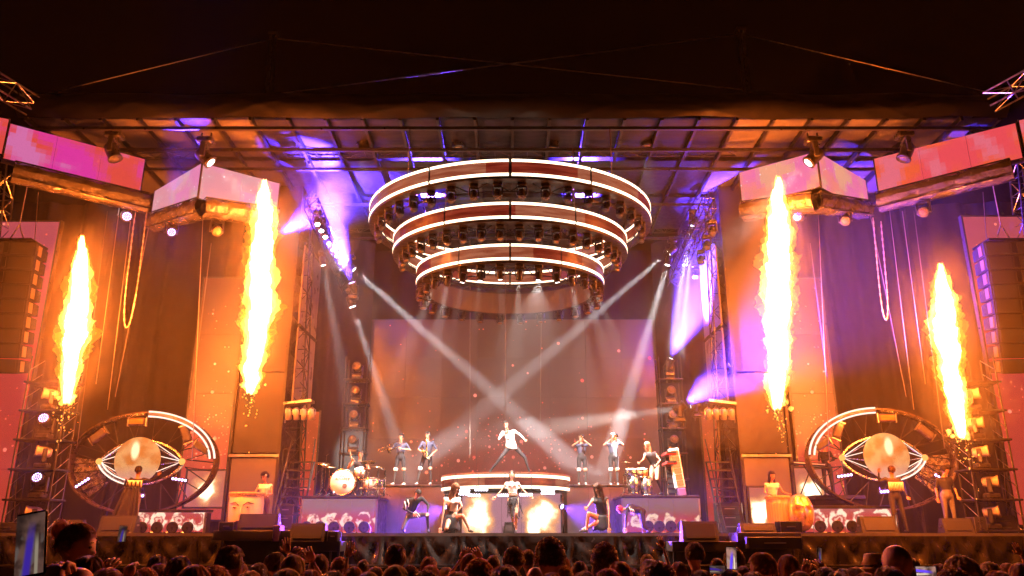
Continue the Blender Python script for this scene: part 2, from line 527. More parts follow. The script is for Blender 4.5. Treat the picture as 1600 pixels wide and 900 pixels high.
def make_ember(cx, cz, wx, wz, top, low, strength, sc=2.6, dens=0.75, lowmix=(0.0, 4.0)):
    def f(nt, v):
        x, y, z = sep(nt, v)
        g = ramp(nt, z, lowmix[0], lowmix[1])
        base = mixc(nt, g, low, top)
        base = mixc(nt, mth(nt, 'MULTIPLY', noi(nt, v, 0.35, 4), 0.5), base, tuple(c * 0.55 for c in top))
        dx = mth(nt, 'DIVIDE', mth(nt, 'SUBTRACT', x, cx), wx); dz = mth(nt, 'DIVIDE', mth(nt, 'SUBTRACT', z, cz), wz)
        r2 = mth(nt, 'ADD', mth(nt, 'MULTIPLY', dx, dx), mth(nt, 'MULTIPLY', dz, dz))
        mask = mth(nt, 'MULTIPLY', mth(nt, 'POWER', 2.718, mth(nt, 'MULTIPLY', r2, -1.0)), dens)
        mask = mth(nt, 'ADD', mask, 0.05)
        xz = comb(nt, x, z)
        on, rnd = embers(nt, xz, sc * 1.35, 0.36, mask)
        on2, rnd2 = embers(nt, comb(nt, mth(nt, 'ADD', x, 3.3), z), sc * 2.6, 0.34, mask)
        ec = mixc(nt, rnd, (1.6, 0.12, 0.06), (1.9, 0.55, 0.40))
        c = mixc(nt, on, base, ec)
        halo = mth(nt, 'MULTIPLY', mask, mth(nt, 'MULTIPLY', noi(nt, v, 2.2, 3), 0.45))
        c = mixc(nt, halo, c, (0.9, 0.05, 0.03))
        return mixc(nt, on2, c, (1.5, 0.25, 0.15))
    return f
# the screen wall behind the band
YW = 33.0
wx0, wx1 = xat(575, 620, YW), xat(1030, 620, YW)
wz0, wz1 = STAGE + 0.35, zat(500, YW)
lw = thing('led_wall', 'wide brown LED wall with drifting red embers behind the band', 'screen', ((wx0 + wx1) / 2, YW, wz0))
M_wall = screen_nodes('led_wall_film', make_ember(0.15, zat(695, YW) - wz0 - .6, 3.2, 1.5, (0.16, 0.050, 0.030), (0.25, 0.05, 0.035), 1.0, 2.3, 1.5, (0.5, 4.5)), 0.55)
hw = (wx1 - wx0) / 2; npx = 8; npz = 5
for i in range(npx):
    for j in range(npz):
        xa = -hw + 2 * hw * i / npx; xb = -hw + 2 * hw * (i + 1) / npx
        za = (wz1 - wz0) * j / npz; zb = (wz1 - wz0) * (j + 1) / npz
        gx = 0.014 if i % 3 == 0 else 0.004
        MB().box(((xa + xb) / 2 + gx / 2, 0, (za + zb) / 2), (xb - xa - gx, 0.10, zb - za - 0.004)).build('led_panel', M_wall, lw)
MB().box((0, 0.12, (wz1 - wz0) / 2), (2 * hw + .1, 0.1, wz1 - wz0 + .1)).build('backing_frame', M_frame, lw)
# ember screens beside the columns and at the picture edges
def slab_screen(label, xa, xb, ya, yb, Y, mat, name='led_screen', nx=1, nz=1, yaw=0.0, depth=0.12):
    pa, pb = at(xa, (ya + yb) / 2, Y), at(xb, (ya + yb) / 2, Y)
    z1 = zat(ya, Y); z0 = max(STAGE + 0.05, zat(yb, Y))
    t = thing(name, label, 'screen', ((pa.x + pb.x) / 2, Y, z0), (0, 0, yaw))
    w = abs(pb.x - pa.x); h = z1 - z0
    for i in range(nx):
        for j in range(nz):
            MB().box((-w / 2 + w * (i + .5) / nx, -0.02, h * (j + .5) / nz), (w / nx - .008, depth, h / nz - .008)).build('led_panel', mat, t)
    for s in (-1, 1): MB().box((s * (w / 2 + .035), 0, h / 2), (.06, depth + .06, h)).build('side_frame', M_frame, t)
    for z in (-.03, h + .03): MB().box((0, 0, z), (w + .13, depth + .06, .06)).build('cross_frame', M_frame, t)
    return t, w, h
M_emb_in = screen_nodes('ember_film_inner', make_ember(0.3, 2.6, 1.6, 1.3, (0.085, 0.03, 0.014), (0.55, 0.06, 0.04), 1.0, 2.8, 1.4, (0.2, 4.4)), 1.2)
slab_screen('tall ember screen behind the left eye, left of the left grey column', 298, 366, 436, 812, 27.6, M_emb_in, nx=1, nz=4)
slab_screen('tall ember screen behind the right eye, right of the right grey column', 1236, 1302, 436, 812, 27.6, M_emb_in, nx=1, nz=4)
M_emb_out = screen_nodes('ember_film_outer', make_ember(0.2, 3.4, 2.5, 2.2, (0.85, 0.13, 0.16), (0.85, 0.075, 0.035), 1.0, 2.0, 0.75, (3.0, 9.0)), 0.62)
slab_screen('tall red video screen with sparks behind the left speaker array', -90, 52, 348, 820, 25.6, M_emb_out, nx=2, nz=6)
slab_screen('tall red video screen with sparks behind the right speaker array', 1546, 1690, 340, 820, 25.6, M_emb_out, nx=2, nz=6)

# angled banner screens under the roof corners
def patch_film(name, ca, cb, cc, spark, strength=0.8, seed=0.0, white=(1.0, .75, .8)):
    def f(nt, v):
        x, y, z = sep(nt, v)
        qx = mth(nt, 'DIVIDE', mth(nt, 'FLOOR', mth(nt, 'MULTIPLY', x, 7.0)), 7.0)
        qz = mth(nt, 'DIVIDE', mth(nt, 'FLOOR', mth(nt, 'MULTIPLY', z, 7.0)), 7.0)
        q = comb(nt, mth(nt, 'ADD', qx, seed), qz)
        n1 = noi(nt, q, 0.55, 3); n2 = noi(nt, comb(nt, mth(nt, 'ADD', qx, seed + 9), qz), 0.8, 2)
        c = mixc(nt, ramp(nt, n1, 0.42, 0.56), ca, cb)
        c = mixc(nt, ramp(nt, n2, 0.50, 0.60), c, cc)
        if spark:
            on, rnd = embers(nt, comb(nt, x, z), 9.0, 0.42, 0.55)
            dens = ramp(nt, noi(nt, v, 1.4, 2), 0.42, 0.6)
            c = mixc(nt, mth(nt, 'MULTIPLY', on, dens), c, white)
        return c
    return screen_nodes(name, f, strength)
M_ban_l = patch_film('banner_film_left', (0.80, 0.075, 0.055), (0.78, 0.04, 0.36), (0.72, 0.17, 0.42), False, 0.9, 3.0)
M_ban_r = patch_film('banner_film_right', (0.95, 0.12, 0.04), (0.90, 0.08, 0.10), (0.85, 0.16, 0.22), False, 0.9, 21.0)
M_box_l = patch_film('corner_film_left', (0.78, 0.30, 0.36), (0.70, 0.38, 0.42), (0.80, 0.24, 0.46), True, 0.95, 5.0)
M_box_r = patch_film('corner_film_right', (0.90, 0.24, 0.20), (0.85, 0.17, 0.42), (0.85, 0.36, 0.24), True, 0.95, 31.0)
def banner(label, pa, pb, h, mat, n=3, name='led_banner', depth=0.35):
    """a box screen from pa to pb (top corners) of height h"""
    pa = Vector(pa); pb = Vector(pb)
    d = pb - pa; L = math.hypot(d.x, d.y); yaw = math.atan2(d.y, d.x)
    t = thing(name, label, 'screen', (pa + pb) / 2 - Vector((0, 0, h)), (0, 0, yaw))
    for i in range(n):
        MB().box((-L / 2 + L * (i + .5) / n, -0.02, h / 2), (L / n - .012, 0.06, h - .01)).build('led_panel', mat, t)
    MB().box((0, depth / 2 + .02, h / 2), (L + .04, depth, h + .04)).build('cabinet', M_black, t)
    for s in (-1, 1): MB().box((s * (L / 2 + .02), 0, h / 2), (.03, .12, h + .06)).build('end_trim', M_frame, t)
    return t, L, yaw
pa, pb = at(16, 194, 21.05), at(226, 250, 23.4); pb.z = pa.z
banner('long pink and red banner screen at the upper left, angled to the stage', pa, pb, 1.12, M_ban_l, 3)
pa, pb = at(1366, 249, 23.4), at(1586, 190, 21.05); pb.z = pa.z
banner('long orange-red banner screen at the upper right, angled to the stage', pa, pb, 1.12, M_ban_r, 3)
pa, pb = at(-130, 160, 20.0), at(13, 192, 21.0); pb.z = pa.z
banner('short magenta banner screen cut by the left picture edge', pa, pb, 1.12, M_ban_l, 2)
pa, pb = at(1592, 189, 21.0), at(1730, 158, 20.0); pb.z = pa.z
banner('short red banner screen cut by the right picture edge', pa, pb, 1.12, M_ban_r, 2)
for s, mat in ((-1, M_box_l), (1, M_box_r)):
    X = lambda x: x if s < 0 else 1592 - x
    apex = at(X(317), 256 if s < 0 else 238, 22.5)
    inn = at(X(436), 287 if s < 0 else 272, 24.0); out = at(X(244), 300 if s < 0 else 268, 24.6)
    inn.z = out.z = apex.z
    a, b = (out, apex) if s < 0 else (apex, out)
    banner('outer face of the %s corner screen, pale pink with sparkles' % SIDE[s] if s < 0 else 'outer face of the right corner screen, salmon pink', a, b, 1.18, mat, 2, 'corner_screen')
    a, b = (apex, inn) if s < 0 else (inn, apex)
    banner('inner face of the %s corner screen beside the tall flame' % SIDE[s], a, b, 1.18, mat, 2, 'corner_screen')
# plastic-wrapped trusses under the banners and corner screens
def wrapped(label, p0, p1, s=0.5):
    t = truss(label, p0, p1, s, M_dsteel)
    p0 = Vector(p0); d = Vector(p1) - p0
    w = d.cross(Vector((0, 0, 1))).normalized()
    def f(u, v):
        a = v * 2 * math.pi
        r = s * 0.62 * (1 + .22 * noise.noise((u * 9, math.cos(a) * 2, math.sin(a) * 2)))
        return d * u + w * math.cos(a) * r + Vector((0, 0, 1)) * math.sin(a) * r
    MB().grid(f, 40, 14).build('plastic_wrap', M_plast, t, True)
    return t
wrapped('plastic-wrapped truss under the long left banner screen', at(20, 268, 21.1), at(232, 318, 23.3))
wrapped('plastic-wrapped truss under the long right banner screen', at(1372, 316, 23.3), at(1582, 264, 21.1))
wrapped('plastic-wrapped truss under the outer left corner screen', at(240, 348, 24.4), at(318, 324, 22.6))
wrapped('plastic-wrapped truss under the inner left corner screen', at(318, 324, 22.6), at(432, 340, 24.0))
wrapped('plastic-wrapped truss under the inner right corner screen', at(1160, 330, 24.0), at(1272, 316, 22.6))
wrapped('plastic-wrapped truss under the outer right corner screen', at(1272, 316, 22.6), at(1352, 328, 24.4))

# ================================================================== columns, panels, drapes
for s in (-1, 1):
    X = lambda x: x if s < 0 else 1594 - x
    Y = 26.9
    xo, xi = sorted((xat(X(360), 700, Y), xat(X(437), 700, Y)))
    t = thing('clad_column', 'tall grey clad column behind the inner flame, %s of the stage' % SIDE[s], 'column', ((xo + xi) / 2, Y, STAGE))
    w = xi - xo
    H = zat(262, Y) - STAGE; zb = zat(712, Y) - STAGE
    MB().box((0, .06, zb + 1.45), (w - .14, .10, 2.7)).build('front_panel', M_grey, t)
    MB().box((0, .06, zb + 2.85 + (H - zb - 2.85) / 2), (w - .14, .10, H - zb - 2.9)).build('front_panel', M_grey, t)
    MB().box((0, .06, zb / 2 - .02), (w - .16, .10, zb - .12)).build('lower_panel', pbr('light_panel', (.13, .12, .11), .5, 0, .12, 2), t)
    MB().box((0, 0, zb), (w + .02, .16, .09)).build('cross_bar', M_steel, t)
    for k in (-1, 1):
        MB().box((k * (w / 2), 0, H / 2), (.10, .14, H)).build('corner_post', M_dsteel, t)
        MB().box((k * (w / 2 - .02), 1.0, H / 2), (.06, 1.8, H)).build('side_wall', M_black, t)
    # lattice behind it, towards the middle
    q0 = at(X(455), 815, 27.6); q0.z = STAGE
    truss('lattice tower between the %s grey column and the drum riser' % SIDE[s] if s < 0 else 'lattice tower between the right grey column and the keyboards', q0, at(X(478), 300, 27.6), 0.6, M_dsteel, r=.03, name='truss_tower')
    # slanted side screen
    pA, pB = at(X(466), 520, 27.2), at(X(494), 520, 29.6)
    t = thing('side_screen', 'slanted pale screen panel beside the %s lattice tower, facing the stage' % SIDE[s], 'screen', (0, 0, 0))
    zt0, zt1 = zat(385, 27.4), zat(628, 27.4)
    zm = zat(510, 27.4)
    lo, hi = (pA, pB)
    for (za, zc) in ((zt1, zm - .08), (zm + .08, zt0)):
        MB().add([(lo.x, lo.y, za), (hi.x, hi.y, za), (hi.x, hi.y, zc), (lo.x, lo.y, zc), (lo.x - s * -.08, lo.y + .1, za), (hi.x - s * -.08, hi.y + .1, za), (hi.x - s * -.08, hi.y + .1, zc), (lo.x - s * -.08, lo.y + .1, zc)],
                 [(0, 1, 2, 3), (7, 6, 5, 4), (0, 4, 5, 1), (1, 5, 6, 2), (2, 6, 7, 3), (3, 7, 4, 0)]).build('led_panel', pbr('pale_screen', (.34, .29, .28), .35, 0, .1, 2), t)
    for zz in (zt1 - .05, zm, zt0 + .05):
        MB().tube((lo.x, lo.y, zz), (hi.x, hi.y, zz), .07, n=4).build('frame_bar', M_black, t)
    # orange-red floor panel at its foot
    q = at(X(482), 720, 29.0)
    rp = thing('red_panel', 'narrow red panel standing behind the %s stairs' % SIDE[s], 'screen', (q.x, 29.0, STAGE))
    MB().box((0, 0, 2.15), (.55, .08, 4.2)).build('led_panel', screen_nodes('red_strip_film_' + SIDE[s], make_ember(0, 2, 1, 2, (.62, .10, .03), (.80, .07, .03), 1, 5, .6, (0, 4)), .55), rp)
    for k in (-1, 1): MB().box((k * .30, 0, 2.15), (.05, .12, 4.3)).build('side_frame', M_frame, rp)

def drape(label, x0, x1, Y0, Y1, z0, z1, folds=5.0, amp=0.14, seed=0.0, name='drape', mat=None):
    n = int(abs(x1 - x0) * 26)
    base = Vector(((x0 + x1) / 2, (Y0 + Y1) / 2, z0))
    def f(u, v):
        x = x0 + (x1 - x0) * u; Y = Y0 + (Y1 - Y0) * u
        a = folds * (x + .35 * noise.noise((x * .8, v * 1.2, seed)) + .12 * v)
        d = amp * (math.sin(a) + .45 * math.sin(a * 2.3 + 1.3 + seed)) * (.7 + .5 * noise.noise((x * .5, v * 2, seed + 5)))
        d += .05 * noise.noise((x * 2, v * 7, seed))
        return Vector((x, Y + d, z0 + (z1 - z0) * v)) - base
    o = MB().grid(f, n, 14).build(name, mat or M_drape, None, True)
    o.location = base
    return tag(o, label, 'curtain')
zt = 14.0
drape('black drape behind the left eye, left of the left ember screen', -15.4, xat(305, 600, 28.4), 28.4, 28.4, STAGE, zt, 4.2, .16, 1)
drape('black drape behind the right eye, right of the right ember screen', xat(1290, 600, 28.4), 15.4, 28.4, 28.4, STAGE, zt, 4.2, .16, 2)
drape('black drape between the left slanted screen and the LED wall', xat(488, 600, 31), xat(580, 600, 33.2), 30.6, 32.6, STAGE, zt, 5.5, .14, 3)
drape('black drape between the LED wall and the right slanted screen', xat(1026, 600, 33), xat(1112, 600, 31), 32.6, 30.6, STAGE, zt, 5.5, .14, 4)
drape('black drape hanging above the LED wall behind the rings', wx0 - .5, wx1 + .5, 33.4, 33.4, wz1 - .3, zt, 3.0, .08, 5)
drape('black drape behind the left ember screen and grey column', xat(290, 600, 29.5), xat(500, 600, 30.8), 29.6, 30.6, STAGE, zt, 4, .12, 6)
drape('black drape behind the right ember screen and grey column', xat(1100, 600, 30.8), xat(1310, 600, 29.5), 30.6, 29.6, STAGE, zt, 4, .12, 7)
drape('black drape closing the far left wing beside the speaker array', -22, -15.2, 27.5, 28.3, 0, zt, 4, .14, 8)
drape('black drape closing the far right wing beside the speaker array', 15.2, 22, 28.3, 27.5, 0, zt, 4, .14, 9)
# ================================================================== lamps
M_lamp = pbr('lamp_black', (0.028, 0.027, 0.027), 0.35, 0, .3, 9)
M_lamp_c = pbr('lamp_cream', (0.42, 0.36, 0.28), 0.4, 0, .2, 9)
M_lens = pbr('dark_lens', (0.09, 0.085, 0.09), 0.08, 0.2, .1, 9)
M_lensg = pbr('amber_lens', (0.45, 0.28, 0.10), 0.12, 0.6, .15, 9)
G_white = glow('lens_lit_white', (1, .95, .92), 9, False)
G_violet = glow('lens_lit_violet', (.55, .38, 1.0), 7, False)
G_blue = glow('lens_lit_blue', (.30, .22, 1.0), 5, False)
HEADPROF = [(0.001, .17), (.09, .17), (.125, .13), (.135, .02), (.13, -.14), (.15, -.17), (.15, -.21), (.125, -.21)]
LAMPM = {}
def lamp_meshes():
    if LAMPM: return
    b = MB().cbox((0, 0, -.07), (.34, .27, .14), .03)
    b.tube((-.1, 0, 0), (-.1, 0, .12), .02); b.tube((.1, 0, 0), (.1, 0, .12), .02)
    LAMPM['base'] = b.mesh('lamp_base', M_lamp)
    b = MB().cbox((0, 0, -.17), (.38, .1, .06), .02)
    for s in (-1, 1): b.cbox((s * .17, 0, -.33), (.045, .11, .34), .015)
    LAMPM['yoke'] = b.mesh('lamp_yoke', M_lamp)
    LAMPM['head'] = MB().lathe(HEADPROF, n=14).mesh('lamp_head', M_lamp, True)
    LAMPM['headc'] = MB().lathe(HEADPROF, n=14).mesh('lamp_head_cream', M_lamp_c, True)
    for k, m in (('lens', M_lens), ('lensg', M_lensg), ('w', G_white), ('v', G_violet), ('b', G_blue)):
        LAMPM[k] = MB().lathe([(.001, -.222), (.06, -.22), (.115, -.205)], n=14).mesh('lens_' + k, m, True)
    # wash head: a disc face of many small lenses
    for k, m in (('cv', G_violet), ('cw', G_white), ('cd', M_lensg)):
        b = MB()
        for (n, r) in ((1, 0), (6, .045), (12, .09)):
            for i in range(n):
                a = 2 * math.pi * i / n
                b.lathe([(.001, -.224), (.012, -.222), (.018, -.212)], (math.cos(a) * r, math.sin(a) * r, 0), n=7)
        LAMPM[k] = b.mesh('lens_cells_' + k, m)
def moving_head(label, loc, to, lens='lens', size=1.0, stand=False, cream=False, group=None, cat='stage light', light=None):
    """moving lamp: base, yoke and a head turned towards 'to'. light = (colour, watts, cone degrees, blend)"""
    lamp_meshes()
    t = thing('moving_head', label, cat, loc, group=group)
    t.scale = (size, size, size)
    f = -1 if stand else 1
    d = (Vector(to) - Vector(loc)).normalized()
    az = math.atan2(d.y, d.x) + math.pi / 2
    b = link('base', LAMPM['base'], t); y = link('yoke', LAMPM['yoke'], t)
    y.rotation_euler = (0, 0, az)
    if stand: b.scale = (1, 1, -1); y.scale = (1, 1, -1)
    h = link('head', LAMPM['headc' if cream else 'head'], t)
    h.location = (0, 0, -.42 * f)
    h.rotation_euler = d.to_track_quat('-Z', 'Y').to_euler()
    link('lens', LAMPM[lens], h)
    if lens[0] == 'c':
        link('lens_plate', LAMPM['lens'], h)
    if light:
        c, w, cone, bl = light
        p = Vector(loc) + Vector((0, 0, -.42 * f)) * size + d * .26 * size
        l = spot('beam_lamp', (0, 0, -.27), (0, 0, -1.27), c, w, cone, bl, .10 * size, h)
    return t

# ================================================================== the three hanging LED rings
RC = Vector((0.0, 25.5, 0.0))
RC.x = xat(797, 350, 25.5)
TILT = R(2.8)
def ring_film(name, seed):
    def f(nt, v):
        x, y, z = sep(nt, v)
        a = mth(nt, 'ARCTAN2', y, x)
        q = comb(nt, mth(nt, 'MULTIPLY', a, 4.0), mth(nt, 'MULTIPLY', z, 9.0), seed)
        n = noi(nt, q, 1.0, 4)
        seg = mth(nt, 'FRACT', mth(nt, 'MULTIPLY', mth(nt, 'FLOOR', mth(nt, 'MULTIPLY', mth(nt, 'ADD', a, seed), 1.75)), 0.618))
        dark = mixc(nt, ramp(nt, n, .35, .65), (.16, .012, .006), (.32, .04, .02))
        pale = mixc(nt, ramp(nt, n, .35, .65), (.30, .065, .03), (.46, .15, .08))
        return mixc(nt, ramp(nt, seg, .45, .47), dark, pale)
    return screen_nodes(name, f, 0.85)
G_strip = glow('led_strip_warm', (1.0, .72, .50), 3.6)
M_ringlamp = None
RINGS = []
# warm white key light added in lowest ring lamps in place of front spots: photo pixel and depth they are turned to, relative power, cone
KEYW = 10500
RINGKEY = {3: (545, 745, 26.5, 1.3, 20), 4: (645, 705, 28.5, 1.9, 19), 5: (652, 800, 24.4, .4, 18), 6: (706, 795, 24.3, .45, 16), 7: (803, 785, 24.5, .5, 17), 8: (797, 690, 27.0, 1.7, 18), 9: (800, 885, 23.3, .5, 80), 10: (940, 795, 24.3, .45, 18), 11: (935, 705, 28.6, 1.9, 19), 12: (1015, 740, 26.4, 1.5, 19), 13: (1060, 735, 26.3, 1.2, 19)}
for ri, (Rr, h, nm, nl) in enumerate(((4.80, 10.33, 'top', 20), (3.96, 9.31, 'middle', 20), (3.14, 8.26, 'lowest', 28))):
    h = h + CAMZ - .0
    H = 0.52
    t = thing('light_ring', '%s of the three hanging LED rings, %s' % (nm, ('the widest', 'between the other two', 'the smallest')[ri]), 'light ring', (RC.x, RC.y, h), (TILT, 0, 0))
    film = ring_film('ring_film_' + nm, ri * 2.1)
    def arc(r0, r1, z0, z1, a0, a1, n):
        b = MB()
        b.lathe([(r0, z0), (r1, z0), (r1, z1), (r0, z1), (r0, z0)], n=n, a0=a0, a1=a1)
        return b
    full = 2 * math.pi
    MB().lathe([(Rr - .22, -H / 2), (Rr - .03, -H / 2), (Rr - .03, H / 2), (Rr - .22, H / 2), (Rr - .22, -H / 2)], n=96).build('frame', M_frame, t)
    MB().lathe([(Rr - .30, -H / 2 - .09), (Rr + .02, -H / 2 - .09), (Rr + .02, -H / 2 - .012), (Rr - .30, -H / 2 - .012), (Rr - .30, -H / 2 - .09)], n=96).build('lower_rim', M_black, t)
    for k in range(12):
        gap = .012 if k != 9 else .035
        a0 = full * k / 12 + gap + (-math.pi / 2); a1 = full * (k + 1) / 12 - .006 + (-math.pi / 2)
        arc(Rr - .02, Rr + .015, -H / 2 + .09, H / 2 - .09, a0, a1, 10).build('led_panel', film, t)
        arc(Rr - .26, Rr - .23, -H / 2 + .09, H / 2 - .09, a0, a1, 10).build('inner_led_panel', film, t)
        for z in (-H / 2 + .045, H / 2 - .045):
            arc(Rr - .02, Rr + .03, z - .036, z + .036, a0, a1, 10).build('light_strip', G_strip, t)
            if ri < 2: arc(Rr - .27, Rr - .23, z - .038, z + .038, a0, a1, 10).build('inner_light_strip', G_strip, t)
    # small truss ring that carries the lamps
    b = MB()
    nn = 48
    for k in range(nn):
        a0 = full * k / nn; a1 = full * (k + 1) / nn
        p = lambda a, r, z: Vector((math.cos(a) * r, math.sin(a) * r, z))
        for r_, z_ in ((Rr - .35, -H / 2 - .02), (Rr - .35, -H / 2 - .34)):
            b.tube(p(a0, r_, z_), p(a1, r_, z_), .02, n=4, cap=False)
        b.tube(p(a0, Rr - .35, -H / 2 - (.02 if k % 2 else .34)), p(a1, Rr - .35, -H / 2 - (.34 if k % 2 else .02)), .014, n=4, cap=False)
    b.build('lamp_rail', M_dsteel, t)
    RINGS.append((t, Rr, h))
    if ri == 2:   # grey skirt on the inside of the lowest ring
        arc(Rr - .42, Rr - .40, -H / 2 - .32, H / 2 - .1, 0, math.pi, 40).build('inner_skirt', pbr('grey_skirt', (.11, .10, .095), .5, 0, .15, 2), t)
    rm = Matrix.Translation((RC.x, RC.y, h)) @ Matrix.Rotation(TILT, 4, 'X')
    near = 20 if ri < 2 else 16
    for k in range(near):
        a = math.pi + math.pi * (k + .5) / near
        rr = Rr - .30 if ri < 2 else Rr - .12
        p = rm @ Vector((math.cos(a) * rr, math.sin(a) * rr, -H / 2 - .10))
        to = p + Vector((math.cos(a) * -.35, -.30, -1))
        if ri == 2: to = p + Vector((0, -.1, -1))
        key = RINGKEY.get(k) if ri == 2 else None
        moving_head('%s lamp from the left along the near side of the %s ring' % (ORD[k], nm), p, at(*key[:3]) if key else to, 'w' if key else ('lens' if ri == 0 else 'lensg'), .78 if ri == 0 else .75, group='lamps under the %s ring' % nm, light=((1, .90, .82), KEYW * key[3], key[4], .9) if key else None)
    if ri == 2:
        for k in range(12):
            a = math.pi - math.pi * (k + .7) / 12.4
            p = rm @ Vector((math.cos(a) * (Rr - .12), math.sin(a) * (Rr - .12), -H / 2 - .12))
            moving_head('%s lamp from the left along the far side of the lowest ring' % ORD[k], p, p + Vector((0, -.15, -1)), 'lensg', .85, group='lamps under the far side of the lowest ring')
    # hanging wires from the roof
for k, (x, y0, y1, ri) in enumerate(((793, 240, 390, 2), (706, 340, 380, 2), (884, 338, 378, 2))):
    pass
for s in (-1, 1):
    for j, (dx, dy, ri) in enumerate(((2.9, -3.2, 0), (2.5, 2.4, 1), (1.9, -2.0, 2))):
        tr, Rr, h = RINGS[ri]
        a = math.atan2(dy, s * dx)
        p = Vector((RC.x + math.cos(a) * (Rr - .15), RC.y + math.sin(a) * (Rr - .15), h + .24))
        wire('hanging_wire', 'hoist wire from the roof to the %s ring, %s side' % (('top', 'middle', 'lowest')[ri], SIDE[s]), [Vector((p.x, p.y, 13.9)), p], .018)
wire('hanging_wire', 'thin wire hanging at the middle down to the round platform', [Vector((xat(791, 300, 28), 28, 13.8)), at(789, 655, 28)], .012)
wire('hanging_wire', 'thin bright wire left of the singer before the LED wall', [Vector((xat(736, 300, 31), 31, 13.6)), at(734, 720, 31)], .014)
wire('hanging_wire', 'thin bright wire right of the singer before the LED wall', [Vector((xat(846, 300, 31), 31, 13.6)), at(844, 660, 31)], .014)
# ================================================================== flame jets
def flame_mat(name, col, s):
    m, nt = _mat(name)
    out = N(nt, 'ShaderNodeOutputMaterial'); e = N(nt, 'ShaderNodeEmission'); tr = N(nt, 'ShaderNodeBsdfTransparent'); ad = N(nt, 'ShaderNodeAddShader')
    e.inputs['Color'].default_value = rgba(col); e.inputs['Strength'].default_value = s
    nt.links.new(e.outputs[0], ad.inputs[0]); nt.links.new(tr.outputs[0], ad.inputs[1]); nt.links.new(ad.outputs[0], out.inputs['Surface'])
    m.cycles.emission_sampling = 'NONE'
    MATS[name] = m
    return m
F_core = flame_mat('fire_core', (1.0, .70, .32), 1.8)
F_mid = flame_mat('fire_mid', (1.0, .42, .08), .9)
F_edge = flame_mat('fire_edge', (1.0, .20, .012), .42)
F_spark = flame_mat('fire_spark', (1.0, .40, .07), .9)
_bm = bmesh.new(); bmesh.ops.create_icosphere(_bm, subdivisions=2, radius=1)
ICO_V = [v.co.copy() for v in _bm.verts]; ICO_F = [tuple(v.index for v in f.verts) for f in _bm.faces]; _bm.free()
def puff(b, c, r, st=1.3, rough=.35, seed=0.0):
    vs = []
    for v in ICO_V:
        k = 1 + rough * noise.noise(v * 1.7 + Vector((seed, seed * .7, 0))) + rough * .8 * noise.noise(v * 4.1 + Vector((0, seed, 3)))
        vs.append(Vector((v.x * r * k, v.y * r * k, v.z * r * k * st)) + c)
    b.add(vs, ICO_F)
FIRE = (1.0, .165, .012)
def flame(label, prof, Y, watts, nozzle):
    """prof: (x, y, half width px) from the tip down; nested ragged sheets of lit gas, each one adds its light"""
    rnd = random.Random(int(prof[0][0]))
    base = Vector((at(nozzle[0], nozzle[1], Y).x, Y, 0.0))
    t = thing('flame_jet', label, 'flame', base)
    P = [(at(x, y, Y), w / (1233.0 / Y) * .84) for x, y, w in prof]
    def pos(u):
        u = u * (len(P) - 1); i = min(int(u), len(P) - 2); f = u - i
        return P[i][0].lerp(P[i + 1][0], f), P[i][1] * (1 - f) + P[i + 1][1] * f
    L = (P[0][0] - P[-1][0]).length; seed0 = prof[0][0] * .37
    def sheet(scale, rag, seed, nl=210, na=40):
        def f(u, v):
            a = 2 * math.pi * u
            c, w = pos(v)
            s = v * L
            ca, sa = math.cos(a), math.sin(a)
            q = Vector((ca * .9, sa * .9, s * .95 + seed))
            n1 = noise.noise(q); n2 = noise.noise(Vector((ca * 1.6, sa * 1.6, s * 2.6 + seed * 2))); n3 = noise.noise(Vector((ca * 2.6, sa * 2.6, s * 6.5 + seed)))
            n4 = noise.noise(Vector((ca * 4.5, sa * 4.5, s * 14 + seed * 3)))
            r = w * scale * max(.04, 1 + rag * (.75 * n1 + .62 * n2 + .36 * n3 + .26 * n4))
            wob = Vector((noise.noise((s * .8, seed0, 1)) * .45 + noise.noise((s * 2.3, seed0, 5)) * .25, noise.noise((s * .8, 7, seed0)) * .4, 0)) * w
            return c - base + wob + Vector((ca * r, sa * r * .9, .12 * n2 + .10 * n3))
        return MB().grid(f, na, nl)
    for k in range(2): sheet(.62 + .14 * k, .55, 3.0 + 7 * k + prof[0][0]).build('flame_core', F_core, t, True)
    for k in range(2): sheet(.86 + .07 * k, .85, 20.0 + 9 * k + prof[0][0]).build('flame_sheet', F_mid, t, True)
    for k in range(2): sheet(1.0 + .08 * k, 1.15, 50.0 + 9 * k + prof[0][0]).build('flame_edge', F_edge, t, True)
    spark = MB()
    cl, wl = pos(1.0)
    for k in range(60):
        dz = -abs(rnd.gauss(0, .62)); q = cl - base + Vector((rnd.gauss(0, .13) + dz * (-.06), rnd.gauss(0, .12), dz + .25))
        puff(spark, q, rnd.uniform(.007, .024) * (2.4 if dz > -.3 else .8), rnd.uniform(.7, 1.6), 1.1, k * 2.3)
    tag(spark.build('torn_licks', F_spark, t, True), None, kind='stuff')
    n = 6
    for k in range(n):
        c, w = pos((k + .5) / n)
        point('flame_light', c - base, FIRE, watts / n * (.5 + w / .45 * .5), .35, t)
    nz = MB().cbox((0, 0, .5), (.42, .42, 1.0), .03).tube((0, 0, 1.0), (0, 0, 1.16), .06, .045, n=10)
    nz.build('nozzle_box', M_black, t)
    return t
FW = 9500
flame('left inner flame jet rising before the left grey column', [(414, 283, 3), (413, 300, 9), (411, 330, 18), (408, 380, 22), (406, 430, 24), (404, 480, 25), (401, 520, 21), (398, 560, 17), (394, 590, 15), (391, 612, 8)], 22.0, FW, (388, 800))
flame('right inner flame jet rising before the right grey column', [(1217, 278, 3), (1216, 300, 11), (1217, 340, 20), (1219, 390, 24), (1219, 430, 25), (1218, 480, 24), (1218, 530, 22), (1217, 575, 18), (1216, 605, 17), (1214, 638, 8)], 22.0, FW, (1225, 800))
